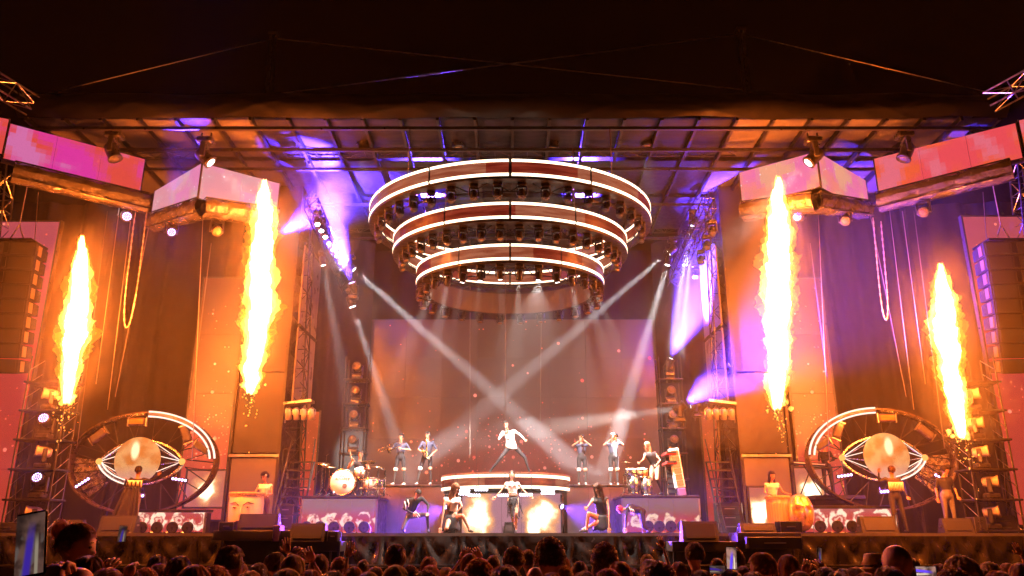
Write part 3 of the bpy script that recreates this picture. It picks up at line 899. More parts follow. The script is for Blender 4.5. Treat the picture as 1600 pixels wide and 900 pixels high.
flame('left outer flame jet between the speaker array and the left eye', [(128, 370, 3), (127, 390, 9), (125, 420, 15), (124, 460, 19), (119, 500, 22), (117, 530, 22), (113, 560, 16), (108, 590, 14), (104, 628, 7)], 21.8, FW * .8, (98, 805))
flame('right outer flame jet before the right lamp tower', [(1471, 414, 3), (1472, 435, 9), (1473, 465, 18), (1477, 505, 24), (1482, 540, 22), (1485, 575, 18), (1490, 610, 17), (1496, 645, 14), (1501, 682, 7)], 21.8, FW * .8, (1510, 805))

# ================================================================== lit moving lamps and their beams
WHT = (1.0, .95, .95); VIO = (.06, .025, 1.0); BLU = (.25, .22, 1.0)
BW = 410000
VW = 640000
moving_head('lit lamp on the left side truss throwing the long white beam across the stage', at(548, 399, 28.2), at(800, 622, 29.5), 'w', 1.0, light=(WHT, BW * 1.2, 5.0, .4))
moving_head('lit round lamp low on the left side truss with the steep white beam', at(549, 452, 28.6), at(605, 620, 29.3), 'cw', 1.1, light=(WHT, BW * .55, 6.0, .5))
moving_head('lamp on the left side truss with the faint short beam by the curtain', at(505, 392, 27.6), at(535, 560, 28.2), 'w', .9, light=(WHT, BW * .16, 9.0, .8))
moving_head('lit lamp on the right side truss throwing the long white beam across the stage', at(1050, 374, 28.2), at(792, 592, 29.0), 'w', 1.0, light=(WHT, BW * 1.4, 5.0, .4))
moving_head('lit lamp on the right side truss with the steep white beam', at(1044, 390, 28.3), at(970, 640, 28.8), 'w', 1.0, light=(WHT, BW * .9, 6.5, .5))
moving_head('lit lamp hung high beside the right slanted screen with a short downward beam', at(1081, 328, 27.4), at(1058, 500, 28.0), 'w', 1.0, light=(WHT, BW * .3, 9.0, .7))
moving_head('violet lamp low on the left side truss shining up to the roof', at(552, 468, 27.0), at(492, 300, 25.0), 'cv', 1.0, True, light=(VIO, VW * .9, 30, .7))
moving_head('violet lamp beside the left inner flame shining across under the roof', at(430, 352, 25.2), at(530, 295, 26.2), 'v', 1.0, light=(VIO, VW * .35, 48, .9))
moving_head('violet-white lamp on a stand right of the LED wall shining up', at(1046, 588, 29.5), at(1105, 450, 28.6), 'w', 1.1, True, light=((.07, .03, 1.0), VW * .36, 46, .8))
moving_head('bright violet-white lamp on the right lamp shelf shining sideways', at(1062, 660, 26.3), at(1170, 580, 26.2), 'w', 1.1, True, light=((.07, .03, 1.0), VW * .15, 58, .9))
moving_head('pale lamp on the right lamp shelf throwing a flat beam over the trumpet players', at(1090, 652, 28.6), at(880, 682, 30.0), 'w', 1.0, True, light=((1, .93, .85), BW * .22, 10, .7))
moving_head('lit violet lamp under the outer end of the long left banner', at(201, 312, 23.3), at(330, 560, 12), 'cv', 1.25, light=(VIO, 900, 60, 1.0))
moving_head('lit violet lamp under the outer left corner screen', at(270, 340, 23.6), at(420, 560, 12), 'cv', 1.1, light=(VIO, 900, 60, 1.0))
moving_head('lit violet lamp under the inner left corner screen pointing at the roof', at(262, 352, 23.8), at(290, 230, 22.0), 'v', .9, True, light=(VIO, VW * .10, 38, .9))
moving_head('lit violet lamp under the inner right corner screen beside the flame', at(1244, 316, 23.4), at(1150, 560, 12), 'cv', 1.1, light=(VIO, 900, 60, 1.0))
moving_head('unlit lamp under the outer right corner screen', at(1318, 322, 23.6), at(1300, 560, 14), 'cd', 1.1)
moving_head('unlit lamp under the left corner screen near the flame', at(341, 338, 23.2), at(380, 560, 14), 'cd', 1.1)
moving_head('unlit lamp under the long right banner screen', at(1440, 308, 22.6), at(1300, 560, 12), 'cd', 1.1)
# violet glow high on the left and right of the ring (lamps standing on the back truss, pointing up)
moving_head('violet lamp on the back truss left of the rings', at(672, 372, 31.6), at(664, 240, 28.0), 'v', .9, True, light=(VIO, VW * .55, 54, .9))
moving_head('violet lamp on the back truss right of the rings', at(908, 372, 31.6), at(912, 240, 28.0), 'v', .9, True, light=(VIO, VW * .5, 54, .9))
# row of lit lamps along the left side truss
for k in range(7):
    u = k / 6
    p = at(497 + 36 * u, 330 + 62 * u, 24.4 + 3.4 * u)
    moving_head('%s white-lit lamp from the front along the left side truss' % ORD[k], p, p + Vector((.25, -.55, -1)), 'w', .85, group='lamps along the left side truss', light=((.75, .6, 1.0), 260, 40, .8))
for k in range(4):
    u = k / 3
    p = at(1112 - 26 * u, 344 + 70 * u, 24.4 + 4 * u)
    moving_head('%s unlit lamp from the front along the right side truss' % ORD[k], p, p + Vector((-.25, -.4, -1)), 'lens', .85, group='lamps along the right side truss')
# four front truss lamps with key light added to brighten the performers
KEY = ((571, 204, 'left drummer', (545, 740, 26.5)), (715, 200, 'middle dancer', (790, 770, 24.6)), (865, 200, 'singer', (800, 690, 27)), (1010, 197, 'percussionist', (1010, 740, 26.5)))
for k, (x, y, nm, to) in enumerate(KEY):
    moving_head('%s large moving lamp from the left on the front roof truss' % ORD[k], at(x, y - 6, 23.6), at(*to), 'lensg', 1.35, group='large lamps on the front truss', light=((1, .86, .72), 3000, 40, 1.0))
for s in (-1, 1):
    for k, (x, y) in enumerate(((68, 205), (322, 216), (180, 208))):
        X = x if s < 0 else 1592 - x
        key = {(-1, 0): (803, 780, 24.5), (-1, 1): (965, 795, 24.4), (1, 0): (800, 780, 24.5), (1, 1): (680, 795, 24.4)}.get((s, k))  # key light added in these roof-edge lamps to brighten the dancers
        moving_head('large lamp hanging from the %s roof edge, %s' % (SIDE[s], ('above the long banner', 'above the corner screen', 'between banner and corner screen')[k]), at(X, y, 22.4), at(*key) if key else at(X + s * -200, 700, 23), 'w' if key else 'lens', 1.5, light=((1, .92, .85), 26000, 14 if k == 0 else 17, .8) if key else None)
# ================================================================== films for the low screens
def motif_film(name, period, zc, rad, strength=.9, seed=0.0):
    """red screen with a row of pale curling lantern shapes"""
    def f(nt, v):
        x, y, z = sep(nt, v)
        d = nt.nodes.new('ShaderNodeTexNoise'); d.inputs['Scale'].default_value = 4.0; d.inputs['Detail'].default_value = 3
        nt.links.new(comb(nt, mth(nt, 'ADD', x, seed), z), d.inputs['Vector'])
        dx, dy, dz = sep(nt, d.outputs['Color'])
        xw = mth(nt, 'ADD', x, mth(nt, 'MULTIPLY', mth(nt, 'SUBTRACT', dx, .5), .30))
        zw = mth(nt, 'ADD', z, mth(nt, 'MULTIPLY', mth(nt, 'SUBTRACT', dy, .5), .30))
        fx = mth(nt, 'MULTIPLY', mth(nt, 'SUBTRACT', mth(nt, 'FRACT', mth(nt, 'DIVIDE', xw, period)), .5), period)
        r = mth(nt, 'SQRT', mth(nt, 'ADD', mth(nt, 'MULTIPLY', fx, fx), mth(nt, 'POWER', mth(nt, 'SUBTRACT', zw, zc), 2.0)))
        ring = mth(nt, 'ABSOLUTE', mth(nt, 'SUBTRACT', r, rad))
        ring = mth(nt, 'SUBTRACT', 1.0, ramp(nt, ring, .03, .085))
        ring2 = mth(nt, 'SUBTRACT', 1.0, ramp(nt, mth(nt, 'ABSOLUTE', mth(nt, 'SUBTRACT', r, rad * .42)), .015, .05))
        open_ = ramp(nt, noi(nt, v, 3.0, 2), .40, .50)
        ring = mth(nt, 'MULTIPLY', mth(nt, 'MAXIMUM', ring, mth(nt, 'MULTIPLY', ring2, .6)), open_)
        g = ramp(nt, z, zc, zc + rad * 2.6)
        base = mixc(nt, g, (.62, .06, .045), (.34, .20, .19))
        base = mixc(nt, mth(nt, 'MULTIPLY', noi(nt, v, 5, 3), .4), base, (.42, .05, .05))
        return mixc(nt, ring, base, (1.25, .85, .62))
    return screen_nodes(name, f, strength)

def low_screen(label, xa, xb, ya, yb, Y, film, n=3, deep=0.9, name='riser', cat='riser', top=True):
    pa, pb = at(xa, yb, Y), at(xb, yb, Y)
    zt = zat(ya, Y); w = pb.x - pa.x; h = zt - STAGE
    t = thing(name, label, cat, ((pa.x + pb.x) / 2, Y, STAGE))
    for i in range(n):
        MB().box((-w / 2 + w * (i + .5) / n, -.03, h / 2 - .03), (w / n - .008, .06, h - .12)).build('led_panel', film, t)
    MB().box((0, deep / 2 + .005, h / 2 - .045), (w - .02, deep, h - .10)).build('body', M_black, t)
    MB().cbox((0, deep / 2 - .03, h - .04), (w + .08, deep + .12, .08), .01).build('top_deck', M_dsteel, t)
    for s in (-1, 1): MB().box((s * (w / 2 + .02), -.03, h / 2 - .05), (.05, .09, h - .1)).build('side_post', M_steel, t)
    return t, zt, w
DRUM_Y = 25.7
dr_l, ZDL, WDL = low_screen('drum riser with a red lantern-pattern screen front, left of the dancers', 470, 586, 775, 832, DRUM_Y, motif_film('motif_drums_left', .52, .38, .17), 3, 2.6)
dr_r, ZDR, WDR = low_screen('percussion riser with a red lantern-pattern screen front, right of the dancers', 975, 1094, 774, 832, DRUM_Y, motif_film('motif_drums_right', .50, .36, .16, .75, 4.0), 3, 2.6)
M_mot_e = motif_film('motif_eye_left', .60, .36, .22, 1.0, 9.0)
low_screen('low red lantern-pattern screen under the left eye', 207, 318, 796, 832, 24.7, M_mot_e, 3, .5, 'floor_screen', 'screen')
low_screen('low red lantern-pattern screen under the right eye', 1258, 1402, 790, 832, 24.7, motif_film('motif_eye_right', .64, .38, .24, 1.0, 14.0), 4, .5, 'floor_screen', 'screen')

# grey horn risers left and right of the round platform
M_riser = pbr('riser_cloth', (.24, .20, .22), .6, 0, .2, 5, .2, 60)
for s, (xa, xb) in ((-1, (588, 694)), (1, (886, 988))):
    pa, pb = at(xa, 800, 27.9), at(xb, 800, 27.9)
    zt = zat(757, 27.9); w = pb.x - pa.x
    t = thing('horn_riser', 'plain grey riser under the %s' % ('trombone and saxophone players' if s < 0 else 'two trumpet players'), 'riser', ((pa.x + pb.x) / 2, 27.9, STAGE))
    h = zt - STAGE
    for k in range(3): MB().box((-w / 2 + w * (k + .5) / 3, .0, h / 2 - .04), (w / 3 - .01, .05, h - .09)).build('front_panel', M_riser, t)
    MB().box((0, 1.1, h / 2 - .05), (w - .04, 2.1, h - .11)).build('body', M_black, t)
    MB().cbox((0, 1.05, h - .035), (w + .04, 2.25, .07), .01).build('top_deck', M_steel, t)
ZHORN = zat(757, 27.9)

# ================================================================== round platform in the middle
PR = 2.22; PC = Vector((xat(790, 750, 28.3), 28.3, STAGE)); ZP = zat(739, 26.1)
t = thing('round_platform', 'round platform with glowing LED edge under the singer', 'platform', PC)
zt = ZP - STAGE; zb = zat(763, 26.1) - STAGE
MB().lathe([(PR - .12, zb - .02), (PR - .06, zb - .02), (PR - .06, zt - .02), (.001, zt - .015)], n=64).build('drum_shell', M_frame, t)
film = ring_film('platform_film', 1.3)
M_lip = pbr('platform_lip', (.34, .20, .13), .35, .2, .2, 4)
MB().lathe([(PR - .3, zt - .012), (PR + .03, zt - .012), (PR + .03, zt + .035), (PR - .3, zt + .035), (PR - .3, zt - .012)], n=64).build('top_lip', M_lip, t)
for k in range(8):
    a0 = math.pi + math.pi * k / 8 + .004; a1 = math.pi + math.pi * (k + 1) / 8 - .004
    MB().lathe([(PR - .04, zb + .11), (PR + .005, zb + .11), (PR + .005, zt - .13), (PR - .04, zt - .13)], n=6, a0=a0, a1=a1).build('led_panel', film, t)
    for z in (zb + .05, zt - .08):
        MB().lathe([(PR - .04, z - .045), (PR + .02, z - .045), (PR + .02, z + .045), (PR - .04, z + .045)], n=6, a0=a0, a1=a1).build('light_strip', G_strip, t)
MB().lathe([(PR - .5, 0), (PR - .5, zb - .03)], n=48).build('base_wall', M_black, t)
# screen film with bright flame-shaped blobs on the front wall under the platform
def bright_blobs(blobs, base_a, base_b, strength, name):
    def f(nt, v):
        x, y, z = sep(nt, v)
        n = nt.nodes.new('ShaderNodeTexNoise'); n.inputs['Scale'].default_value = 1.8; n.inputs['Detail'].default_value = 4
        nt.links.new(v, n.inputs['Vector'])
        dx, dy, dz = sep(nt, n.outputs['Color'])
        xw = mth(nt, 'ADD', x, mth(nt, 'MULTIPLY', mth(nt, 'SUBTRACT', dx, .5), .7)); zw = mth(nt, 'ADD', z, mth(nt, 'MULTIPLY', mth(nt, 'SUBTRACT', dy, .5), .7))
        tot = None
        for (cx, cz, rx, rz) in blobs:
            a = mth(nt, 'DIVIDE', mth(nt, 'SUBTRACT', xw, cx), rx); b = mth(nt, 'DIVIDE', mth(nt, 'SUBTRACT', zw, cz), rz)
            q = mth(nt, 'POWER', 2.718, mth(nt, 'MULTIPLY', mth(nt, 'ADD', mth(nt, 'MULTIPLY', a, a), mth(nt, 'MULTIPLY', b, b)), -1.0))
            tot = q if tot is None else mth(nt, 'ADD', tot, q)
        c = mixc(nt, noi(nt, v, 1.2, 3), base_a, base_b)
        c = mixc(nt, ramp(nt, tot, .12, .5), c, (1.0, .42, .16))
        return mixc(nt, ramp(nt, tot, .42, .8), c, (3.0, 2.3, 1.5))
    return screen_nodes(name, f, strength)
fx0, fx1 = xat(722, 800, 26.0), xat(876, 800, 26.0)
t = thing('centre_screen', 'glowing screen with flame-shaped blobs under the round platform, behind the dancer', 'screen', ((fx0 + fx1) / 2, 26.0, STAGE))
cm = bright_blobs([(-1.05, .55, .42, .8), (.95, .5, .5, .55), (.75, .1, .2, .3)], (.36, .16, .20), (.52, .22, .30), .95, 'centre_blob_film')
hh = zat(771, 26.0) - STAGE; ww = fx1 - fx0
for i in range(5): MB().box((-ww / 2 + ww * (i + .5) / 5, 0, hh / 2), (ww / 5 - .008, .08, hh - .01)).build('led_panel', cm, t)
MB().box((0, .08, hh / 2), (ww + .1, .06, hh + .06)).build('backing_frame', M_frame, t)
# lamp bars between screen and platform
G_dot = glow('white_led_dot', (.85, .80, 1.0), 8, False)
M_bar = pbr('bar_housing', (.03, .03, .035), .4, 0, .3, 8)
def led_bar(label, p, w, n=5, rows=1, rotz=0.0, roll=0.0, dot=None, group=None, tilt=0.0, rad=.045):
    t = thing('lamp_bar', label, 'stage light', p, (tilt, roll, rotz), group)
    MB().cbox((0, .06, 0), (w, .12, .10 * rows + .03), .015).build('housing', M_bar, t)
    for r_ in range(rows):
        for k in range(n):
            MB().lathe([(.001, .012), (rad * .8, .01), (rad, 0)], (-w / 2 + w * (k + .5) / n, -.004, (r_ - (rows - 1) / 2) * .10), n=8, rot=Matrix.Rotation(R(90), 3, 'X')).build('led_lens', dot or G_dot, t)
    MB().tube((-w * .35, .12, 0), (-w * .35, .12, .14), .012).build('bracket', M_steel, t)
    return t
for k, (x, y, w, n, rows) in enumerate(((724, 769, .42, 5, 2), (752, 765, .42, 5, 1), (741, 774, .40, 5, 1), (788, 774, .40, 6, 1), (822, 773, .40, 6, 1), (856, 768, .44, 5, 2))):
    led_bar('%s white-dotted lamp bar from the left under the round platform edge' % ORD[k], at(x, y, 25.95), w, n, rows, group='lamp bars under the round platform')
# violet washes from under the platform across the floor
for s in (-1, 1):
    x = 702 if s < 0 else 872
    moving_head('violet floor wash lamp under the %s end of the round platform' % SIDE[s], at(x, 772, 26.1), at(790 + s * 190, 815, 24.3), 'v', .8, light=((.20, .06, 1.0), 26000, 64, .9))

# ================================================================== stairs, lamp shelves
for s in (-1, 1):
    X = lambda x: x if s < 0 else 1594 - x
    Y = 26.0
    t = thing('stage_stairs', 'dark steep steps at the foot of the %s lattice tower' % SIDE[s], 'stairs', (xat(X(450), 800, Y), Y, STAGE))
    w = .78; h = zat(716, Y) - STAGE
    for k in range(8):
        z = h * (k + 1) / 8
        MB().box((0, .10 + .16 * k, z - .02), (w, .22, .04)).build('tread', M_dsteel, t)
    for q in (-1, 1):
        MB().tube((q * w / 2, -.02, 0), (q * w / 2, 1.35, h), .035, n=5).build('stringer', M_dsteel, t)
        MB().tube((q * w / 2 + s * -.12 * q, -.10, .1), (q * w / 2, 1.25, h + .75), .022, n=5).build('handrail', M_dsteel, t)
    # shelf with four cans
    Y = 26.9
    t = thing('lamp_shelf', 'steel shelf bracket carrying four lamp cans on the %s lattice tower' % SIDE[s], 'shelf', at(X(467), 634, Y))
    MB().cbox((0, 0, .10), (.95, .5, .10), .01, Matrix.Rotation(s * .12, 3, 'Y')).build('shelf_plate', M_steel, t)
    MB().tube((s * .5, .25, .1), (s * .5, .25, -.55), .03).build('bracket', M_steel, t)
    for k in range(4):
        p = at(X(451 + 12 * k), 648, Y - .25)
        o = thing('lamp_can', '%s cream lamp can from the outer end under the %s lamp shelf' % (ORD[k], SIDE[s]), 'stage light', p, group='lamp cans on the %s shelf' % SIDE[s])
        rot = Matrix.Rotation(R(28), 3, 'X')
        MB().lathe([(.001, .2), (.07, .19), (.1, .1), (.105, -.16)], n=12, rot=rot).build('can', M_lamp_c, o, True)
        MB().lathe([(.001, -.13), (.098, -.135)], n=12, rot=rot).build('lens', M_lensg if s < 0 else G_violet, o)
        MB().path([(-.12, 0, 0), (-.12, 0, .16), (0, 0, .26), (.12, 0, .16), (.12, 0, 0)], .014, 4).build('yoke', M_steel, o)

# ================================================================== the two eyes
G_eye = glow('eye_strip', (1.0, .80, .66), 1.5)
M_hoop = pbr('hoop_metal', (.09, .065, .05), .3, .5, .3, 5)
M_silver = pbr('silver_film', (.55, .52, .50), .25, .9, .35, 9, .3, 20)
def iris_film(name, seed, cx):
    def f(nt, v):
        x, y, z = sep(nt, v)
        n = noi(nt, comb(nt, mth(nt, 'ADD', x, seed), z), 2.4, 5)
        c = mixc(nt, ramp(nt, n, .36, .62), (.80, .22, .04), (.95, .45, .16))
        a = mth(nt, 'DIVIDE', mth(nt, 'SUBTRACT', x, cx), .16); b = mth(nt, 'DIVIDE', mth(nt, 'SUBTRACT', z, .30), .34)
        q = mth(nt, 'POWER', 2.718, mth(nt, 'MULTIPLY', mth(nt, 'ADD', mth(nt, 'MULTIPLY', a, a), mth(nt, 'MULTIPLY', b, b)), -1.0))
        c = mixc(nt, mth(nt, 'MULTIPLY', ramp(nt, z, -.1, -.55), .6), c, (.75, .42, .36))
        return mixc(nt, ramp(nt, q, .3, .8), c, (1.9, 1.4, .75))  # flame-shaped bright blob painted into the iris film
    return screen_nodes(name, f, .8)
def eye(s):
    X = lambda x: x if s < 0 else 1602 - x
    Y = 25.3
    c = at(X(219), 722, Y)
    if s > 0: c = at(1381, 716, Y)
    t = thing('giant_eye', 'giant steel eye with a glowing round iris on the %s of the stage' % SIDE[s], 'stage prop', (c.x, Y, STAGE))
    cz = c.z - STAGE
    px = Y / 1262.0
    A, B = 117 * px, 79 * px
    m = -s     # direction towards the middle of the stage
    def almond(a, b, th, p=1.0):
        cth, sth = math.cos(th), math.sin(th)
        return Vector((a * math.copysign(abs(cth) ** 1.0, cth), 0, b * math.copysign(abs(sth) ** p, sth)))
    def band(a, b, th0, th1, wid, dep, n, y0=0.0, p=1.0):
        bld = MB(); ring = []
        for k in range(n + 1):
            th = th0 + (th1 - th0) * k / n
            q0 = almond(a, b, th, p); nrm = Vector((math.cos(th) / a, 0, math.sin(th) / b)).normalized()
            q1 = q0 - nrm * wid
            C = Vector((0, y0, cz))
            ring.append([q0 + C, q0 + C + Vector((0, dep, 0)), q1 + C + Vector((0, dep, 0)), q1 + C])
        vs = [p_ for r_ in ring for p_ in r_]
        fs = []
        for k in range(n):
            for j in range(4):
                fs.append((k * 4 + j, k * 4 + (j + 1) % 4, (k + 1) * 4 + (j + 1) % 4, (k + 1) * 4 + j))
        fs += [(3, 2, 1, 0), (n * 4, n * 4 + 1, n * 4 + 2, n * 4 + 3)]
        return bld.add(vs, fs)
    band(A, B, 0, 2 * math.pi - .001, .05, .42, 72, .0).build('outer_hoop', M_hoop, t)
    # lit LED arc on the upper inner quarter
    th0, th1 = (R(4), R(88)) if m > 0 else (R(92), R(176))
    band(A + .02, B + .02, th0, th1, .05, .05, 30, -.06).build('light_strip', G_eye, t)
    band(A - .13, B - .13, th0, th1, .05, .05, 30, -.06).build('light_strip', G_eye, t)
    film = ring_film('eye_arc_film_' + SIDE[s], 2.2 + s)
    band(A - .05, B - .05, th0, th1, .06, .04, 30, -.05).build('led_panel', film, t)
    th0, th1 = (R(92), R(170)) if m > 0 else (R(10), R(88))
    band(A - .06, B - .06, th0, th1, .07, .08, 30, -.04).build('dull_arc', M_chrome, t)
    # inner eye outline
    a, b = 66 * px, 35 * px
    band(a, b, 0, 2 * math.pi - .001, .045, .14, 60, .06, 1.35).build('inner_rim', M_silver, t)
    th0, th1 = (R(182), R(255)) if m > 0 else (R(285), R(358))
    band(a + .03, b + .03, th0, th1, .035, .05, 20, .0, 1.35).build('light_strip', G_eye, t)
    band(a - .10, b - .10, th0, th1, .035, .05, 20, .0, 1.35).build('light_strip', G_eye, t)
    # iris
    Rr = 36 * px
    ic = Vector((at(X(214), 718, Y).x - c.x if s < 0 else at(1386, 712, Y).x - c.x, .10, cz + (.06 if s < 0 else .07)))
    ir = MB().lathe([(.001, .0), (Rr * .7, .004), (Rr, .03), (Rr, .08), (.001, .08)], n=40, rot=Matrix.Rotation(R(90), 3, 'X'))
    io = ir.build('iris', iris_film('iris_film_' + SIDE[s], 5 * s, .10 * s), t, False); io.location = ic
    M_orange = glow('eye_corner_lamp', (1.0, .42, .10), 1.4)
    for q in (-1, 1):
        cp = Vector((q * (a - .02), .02, cz + .02))
        MB().ball(cp, .10, 12, 8).build('corner_lamp', M_orange, t, True)
        for k in range(6):
            ang = R(-48 + 96 * k / 5)
            e = ic + Vector((q * Rr * math.cos(ang), -.02, Rr * math.sin(ang)))
            MB().tube(cp, e, .012, n=4).build('spoke_strip', G_eye if k in (1, 3, 5) else M_silver, t)
    # lattice and silver sheets between the two outlines
    b_ = MB()
    for k in range(15):
        th = 2 * math.pi * k / 15
        p0 = almond(A - .05, B - .05, th) + Vector((0, .25, cz)); p1 = almond(a + .04, b + .05, th + .18, 1.2) + Vector((0, .25, cz))
        p2 = almond(A - .05, B - .05, th + .24) + Vector((0, .25, cz))
        b_.tube(p0, p1, .018, n=4); b_.tube(p1, p2, .014, n=4)
    b_.build('lattice', M_black, t)
    th0 = math.pi if m > 0 else 0
    for k in range(7):
        th = th0 + (-.30 + .13 * k) * (1 if m > 0 else -1) + (.25 if m > 0 else -.25)
        p0 = almond(A - .12, B - .12, th) + Vector((0, .30, cz)); p1 = almond(a + .14, b + .16, th, 1.2) + Vector((0, .34, cz))
        d = (p1 - p0); w = Vector((-d.z, 0, d.x)).normalized() * .09
        MB().add([p0 - w, p1 - w * .7, p1 + w * .7, p0 + w, p0 - w + Vector((0, .02, 0)), p1 - w * .7 + Vector((0, .02, 0)), p1 + w * .7 + Vector((0, .02, 0)), p0 + w + Vector((0, .02, 0))],
                 [(0, 1, 2, 3), (7, 6, 5, 4), (0, 4, 5, 1), (1, 5, 6, 2), (2, 6, 7, 3), (3, 7, 4, 0)]).build('silver_slat', M_silver, t)
    # dark back sheet between rims so the drape only glimmers through
    for q in (-1, 1):
        MB().tube((q * A * .45, .2, 0), (q * A * .45, .2, cz - B * .86), .04).build('support_leg', M_dsteel, t)
        MB().tube((q * A * .45, .2, 0), (q * A * .45, 1.0, cz - B * .3), .03).build('support_leg', M_dsteel, t)
    # lamps inside the hoop
    spots = [(-.62, .52, 40), (-.12, .80, 0), (.56, .55, -68), (.80, .28, -30)]
    nm = ('upper outer', 'topmost', 'upper inner', 'inner corner')
    for k, (ux, uz, ro) in enumerate(spots):
        q = Vector((c.x + m * ux * A, Y + .05, STAGE + cz + uz * B))
        o = thing('hoop_lamp', '%s dark lamp box inside the hoop of the %s eye' % (nm[k], SIDE[s]), 'stage light', q, (0, R(-ro * m), 0))
        MB().cbox((0, 0, 0), (.52, .22, .24), .03).build('housing', pbr('warm_black_case', (.07, .05, .04), .35, 0, .3, 8), o)
        MB().cbox((0, -.112, 0), (.44, .02, .17), .008).build('front_glass', M_lensg if k == 1 else M_lens, o)
        for e in (-1, 1): MB().box((e * .29, 0, 0), (.03, .1, .3)).build('bracket', M_steel, o)
    for k, (ux, uz, ro) in enumerate(((.02, -.64, -4), (.56, -.34, -8), (-.72, -.40, 35))):
        led_bar('violet lamp bar at the %s of the %s eye hoop' % (('bottom middle', 'lower inner side', 'lower outer side')[k], SIDE[s]), Vector((c.x + m * ux * A, Y - .05, STAGE + cz + uz * B)), .50, 5, 1, 0, R(-ro * m), glow('violet_dot', (.55, .42, 1.0), 8, False), None, 0, .04)
    p = Vector((c.x, Y - .25, STAGE + cz - B * .62))
    point('violet_spill', (p.x - t.location.x, -.35, p.z - STAGE), (.25, .10, 1.0), 60, .15, t)
    return t
eye(-1); eye(1)

# screens with bright flame-shaped blobs near the columns
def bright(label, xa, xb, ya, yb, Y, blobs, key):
    return slab_screen(label, xa, xb, ya, yb, Y, bright_blobs(blobs, (.50, .10, .06), (.65, .20, .12), .9, 'blob_film_' + key), 'blob_screen')
bright('bright screen with a flame-shaped blob between the left eye and left column', 292, 352, 736, 792, 27.0, [(.05, .55, .4, .45)], 'left')
bright('bright screen with a flame-shaped blob behind the keyboard player, by the right eye', 1240, 1300, 732, 800, 27.0, [(-.05, .65, .42, .5)], 'right')
bright('bright screen with flame-shaped blobs left of the right percussionist', 1172, 1208, 762, 826, 25.9, [(-.05, .6, .4, .38), (-.2, .1, .2, .3)], 'right_low')

# ================================================================== speaker arrays
def line_array(s):
    X = lambda x: x if s < 0 else 1594 - x
    Y = 24.7
    top = at(X(24), 384, Y); W = 1.78; D = .9
    t = thing('line_array', 'hanging stack of black array speakers at the %s picture edge' % SIDE[s], 'speaker', (top.x, Y, top.z))
    H = .478; z = 0.0; y = 0.0; ang = R(1)
    yaw = Matrix.Rotation(s * R(-6), 3, 'Z')
    for k in range(9):
        rot = yaw @ Matrix.Rotation(ang, 3, 'X')
        c = Vector((0, y, z - H / 2))
        b = MB()
        # trapezoid cabinet
        hx, hy, hz = W / 2, D / 2, H / 2 - .008
        vs = [Vector(p) for p in ((-hx, -hy, -hz), (hx, -hy, -hz), (hx, -hy, hz), (-hx, -hy, hz), (-hx * .96, hy, -hz * .8), (hx * .96, hy, -hz * .8), (hx * .96, hy, hz * .8), (-hx * .96, hy, hz * .8))]
        b.add([rot @ v + c for v in vs], [(0, 1, 2, 3), (7, 6, 5, 4), (0, 4, 5, 1), (1, 5, 6, 2), (2, 6, 7, 3), (3, 7, 4, 0)])
        cab = b.build('speaker_box', M_wedge, t)
        g_ = MB()
        for q in (-1, 1): g_.box(rot @ Vector((q * W * .27, -hy - .012, 0)) + c, (W * .40, .02, H * .80), rot)
        g_.build('grille', M_grille, cab)
        MB().box(rot @ Vector((0, -hy - .02, 0)) + c, (.10, .03, H * .7), rot).build('horn_slot', M_black, cab)
        for q in (-1, 1):
            MB().box(rot @ Vector((q * (hx + .012), -hy * .4, 0)) + c, (.02, .22, H * .7), rot).build('rigging_plate', M_chain, cab)
        z -= H * math.cos(ang); y += H * math.sin(ang) * .6; ang += R(1.1)
    MB().box((0, 0, .05), (W * .9, D * 1.1, .08)).build('fly_frame', M_dsteel, t)
    for q in (-1, 1): MB().tube((q * .3, 0, .08), (0, 0, .75), .02).build('bridle', M_chain, t)
    MB().tube((0, 0, .7), (0, 0, 2.2), .018).build('hoist_chain', M_chain, t)
line_array(-1); line_array(1)

# ================================================================== lamp towers beside the arrays
def lamp_tower(s):
    X = lambda x: x if s < 0 else 1602 - x
    Y = 24.1
    base = at(X(46), 826, Y)
    w = 1.25; h = zat(560, Y) - STAGE
    t = thing('lamp_tower', 'tall black shelf tower of stage lamps beside the %s outer flame' % SIDE[s], 'lamp tower', (base.x, Y, STAGE))
    for qx in (-1, 1):
        for qy in (-1, 1):
            MB().tube((qx * w / 2, qy * .35, 0), (qx * w / 2, qy * .35, h), .03, n=6).build('post', M_dsteel, t)
        for k in range(12):
            MB().tube((qx * w / 2, -.35, h * k / 12), (qx * w / 2, .35, h * (k + 1) / 12), .014, n=4).build('brace', M_steel, t)
    n = 6
    for k in range(n):
        z = h * k / n + .06
        MB().cbox((0, 0, z), (w + .16, .86, .06), .01).build('shelf', M_dsteel, t)
    for q in (-.15, .1, .3):
        MB().path([(q, .4, .1), (q + .05, .42, h * .4), (q - .04, .41, h * .7), (q, .4, h)], .018, 5).build('cable', M_black, t)
    for k in range(n - 1):
        z = h * k / n + .10
        lit = k in (1, 3) if s < 0 else k in ()
        p = Vector((base.x + random.uniform(-.12, .12) - s * .05, Y - .12, STAGE + z))
        nm = '%s lamp from the bottom in the %s lamp tower' % (ORD[k], SIDE[s])
        if lit:
            moving_head(nm + ', lit violet', p, p + Vector((.4, -3, .9)), 'cv', 1.25, True, light=((.35, .16, 1), 300, 80, 1))
        else:
            moving_head(nm + ', unlit', p, p + Vector((-s * -2.0, -1.4, .25 - .2 * (k % 2))), 'cd' if k == 3 else 'lens', 1.15, True, cream=True)
lamp_tower(-1); lamp_tower(1)

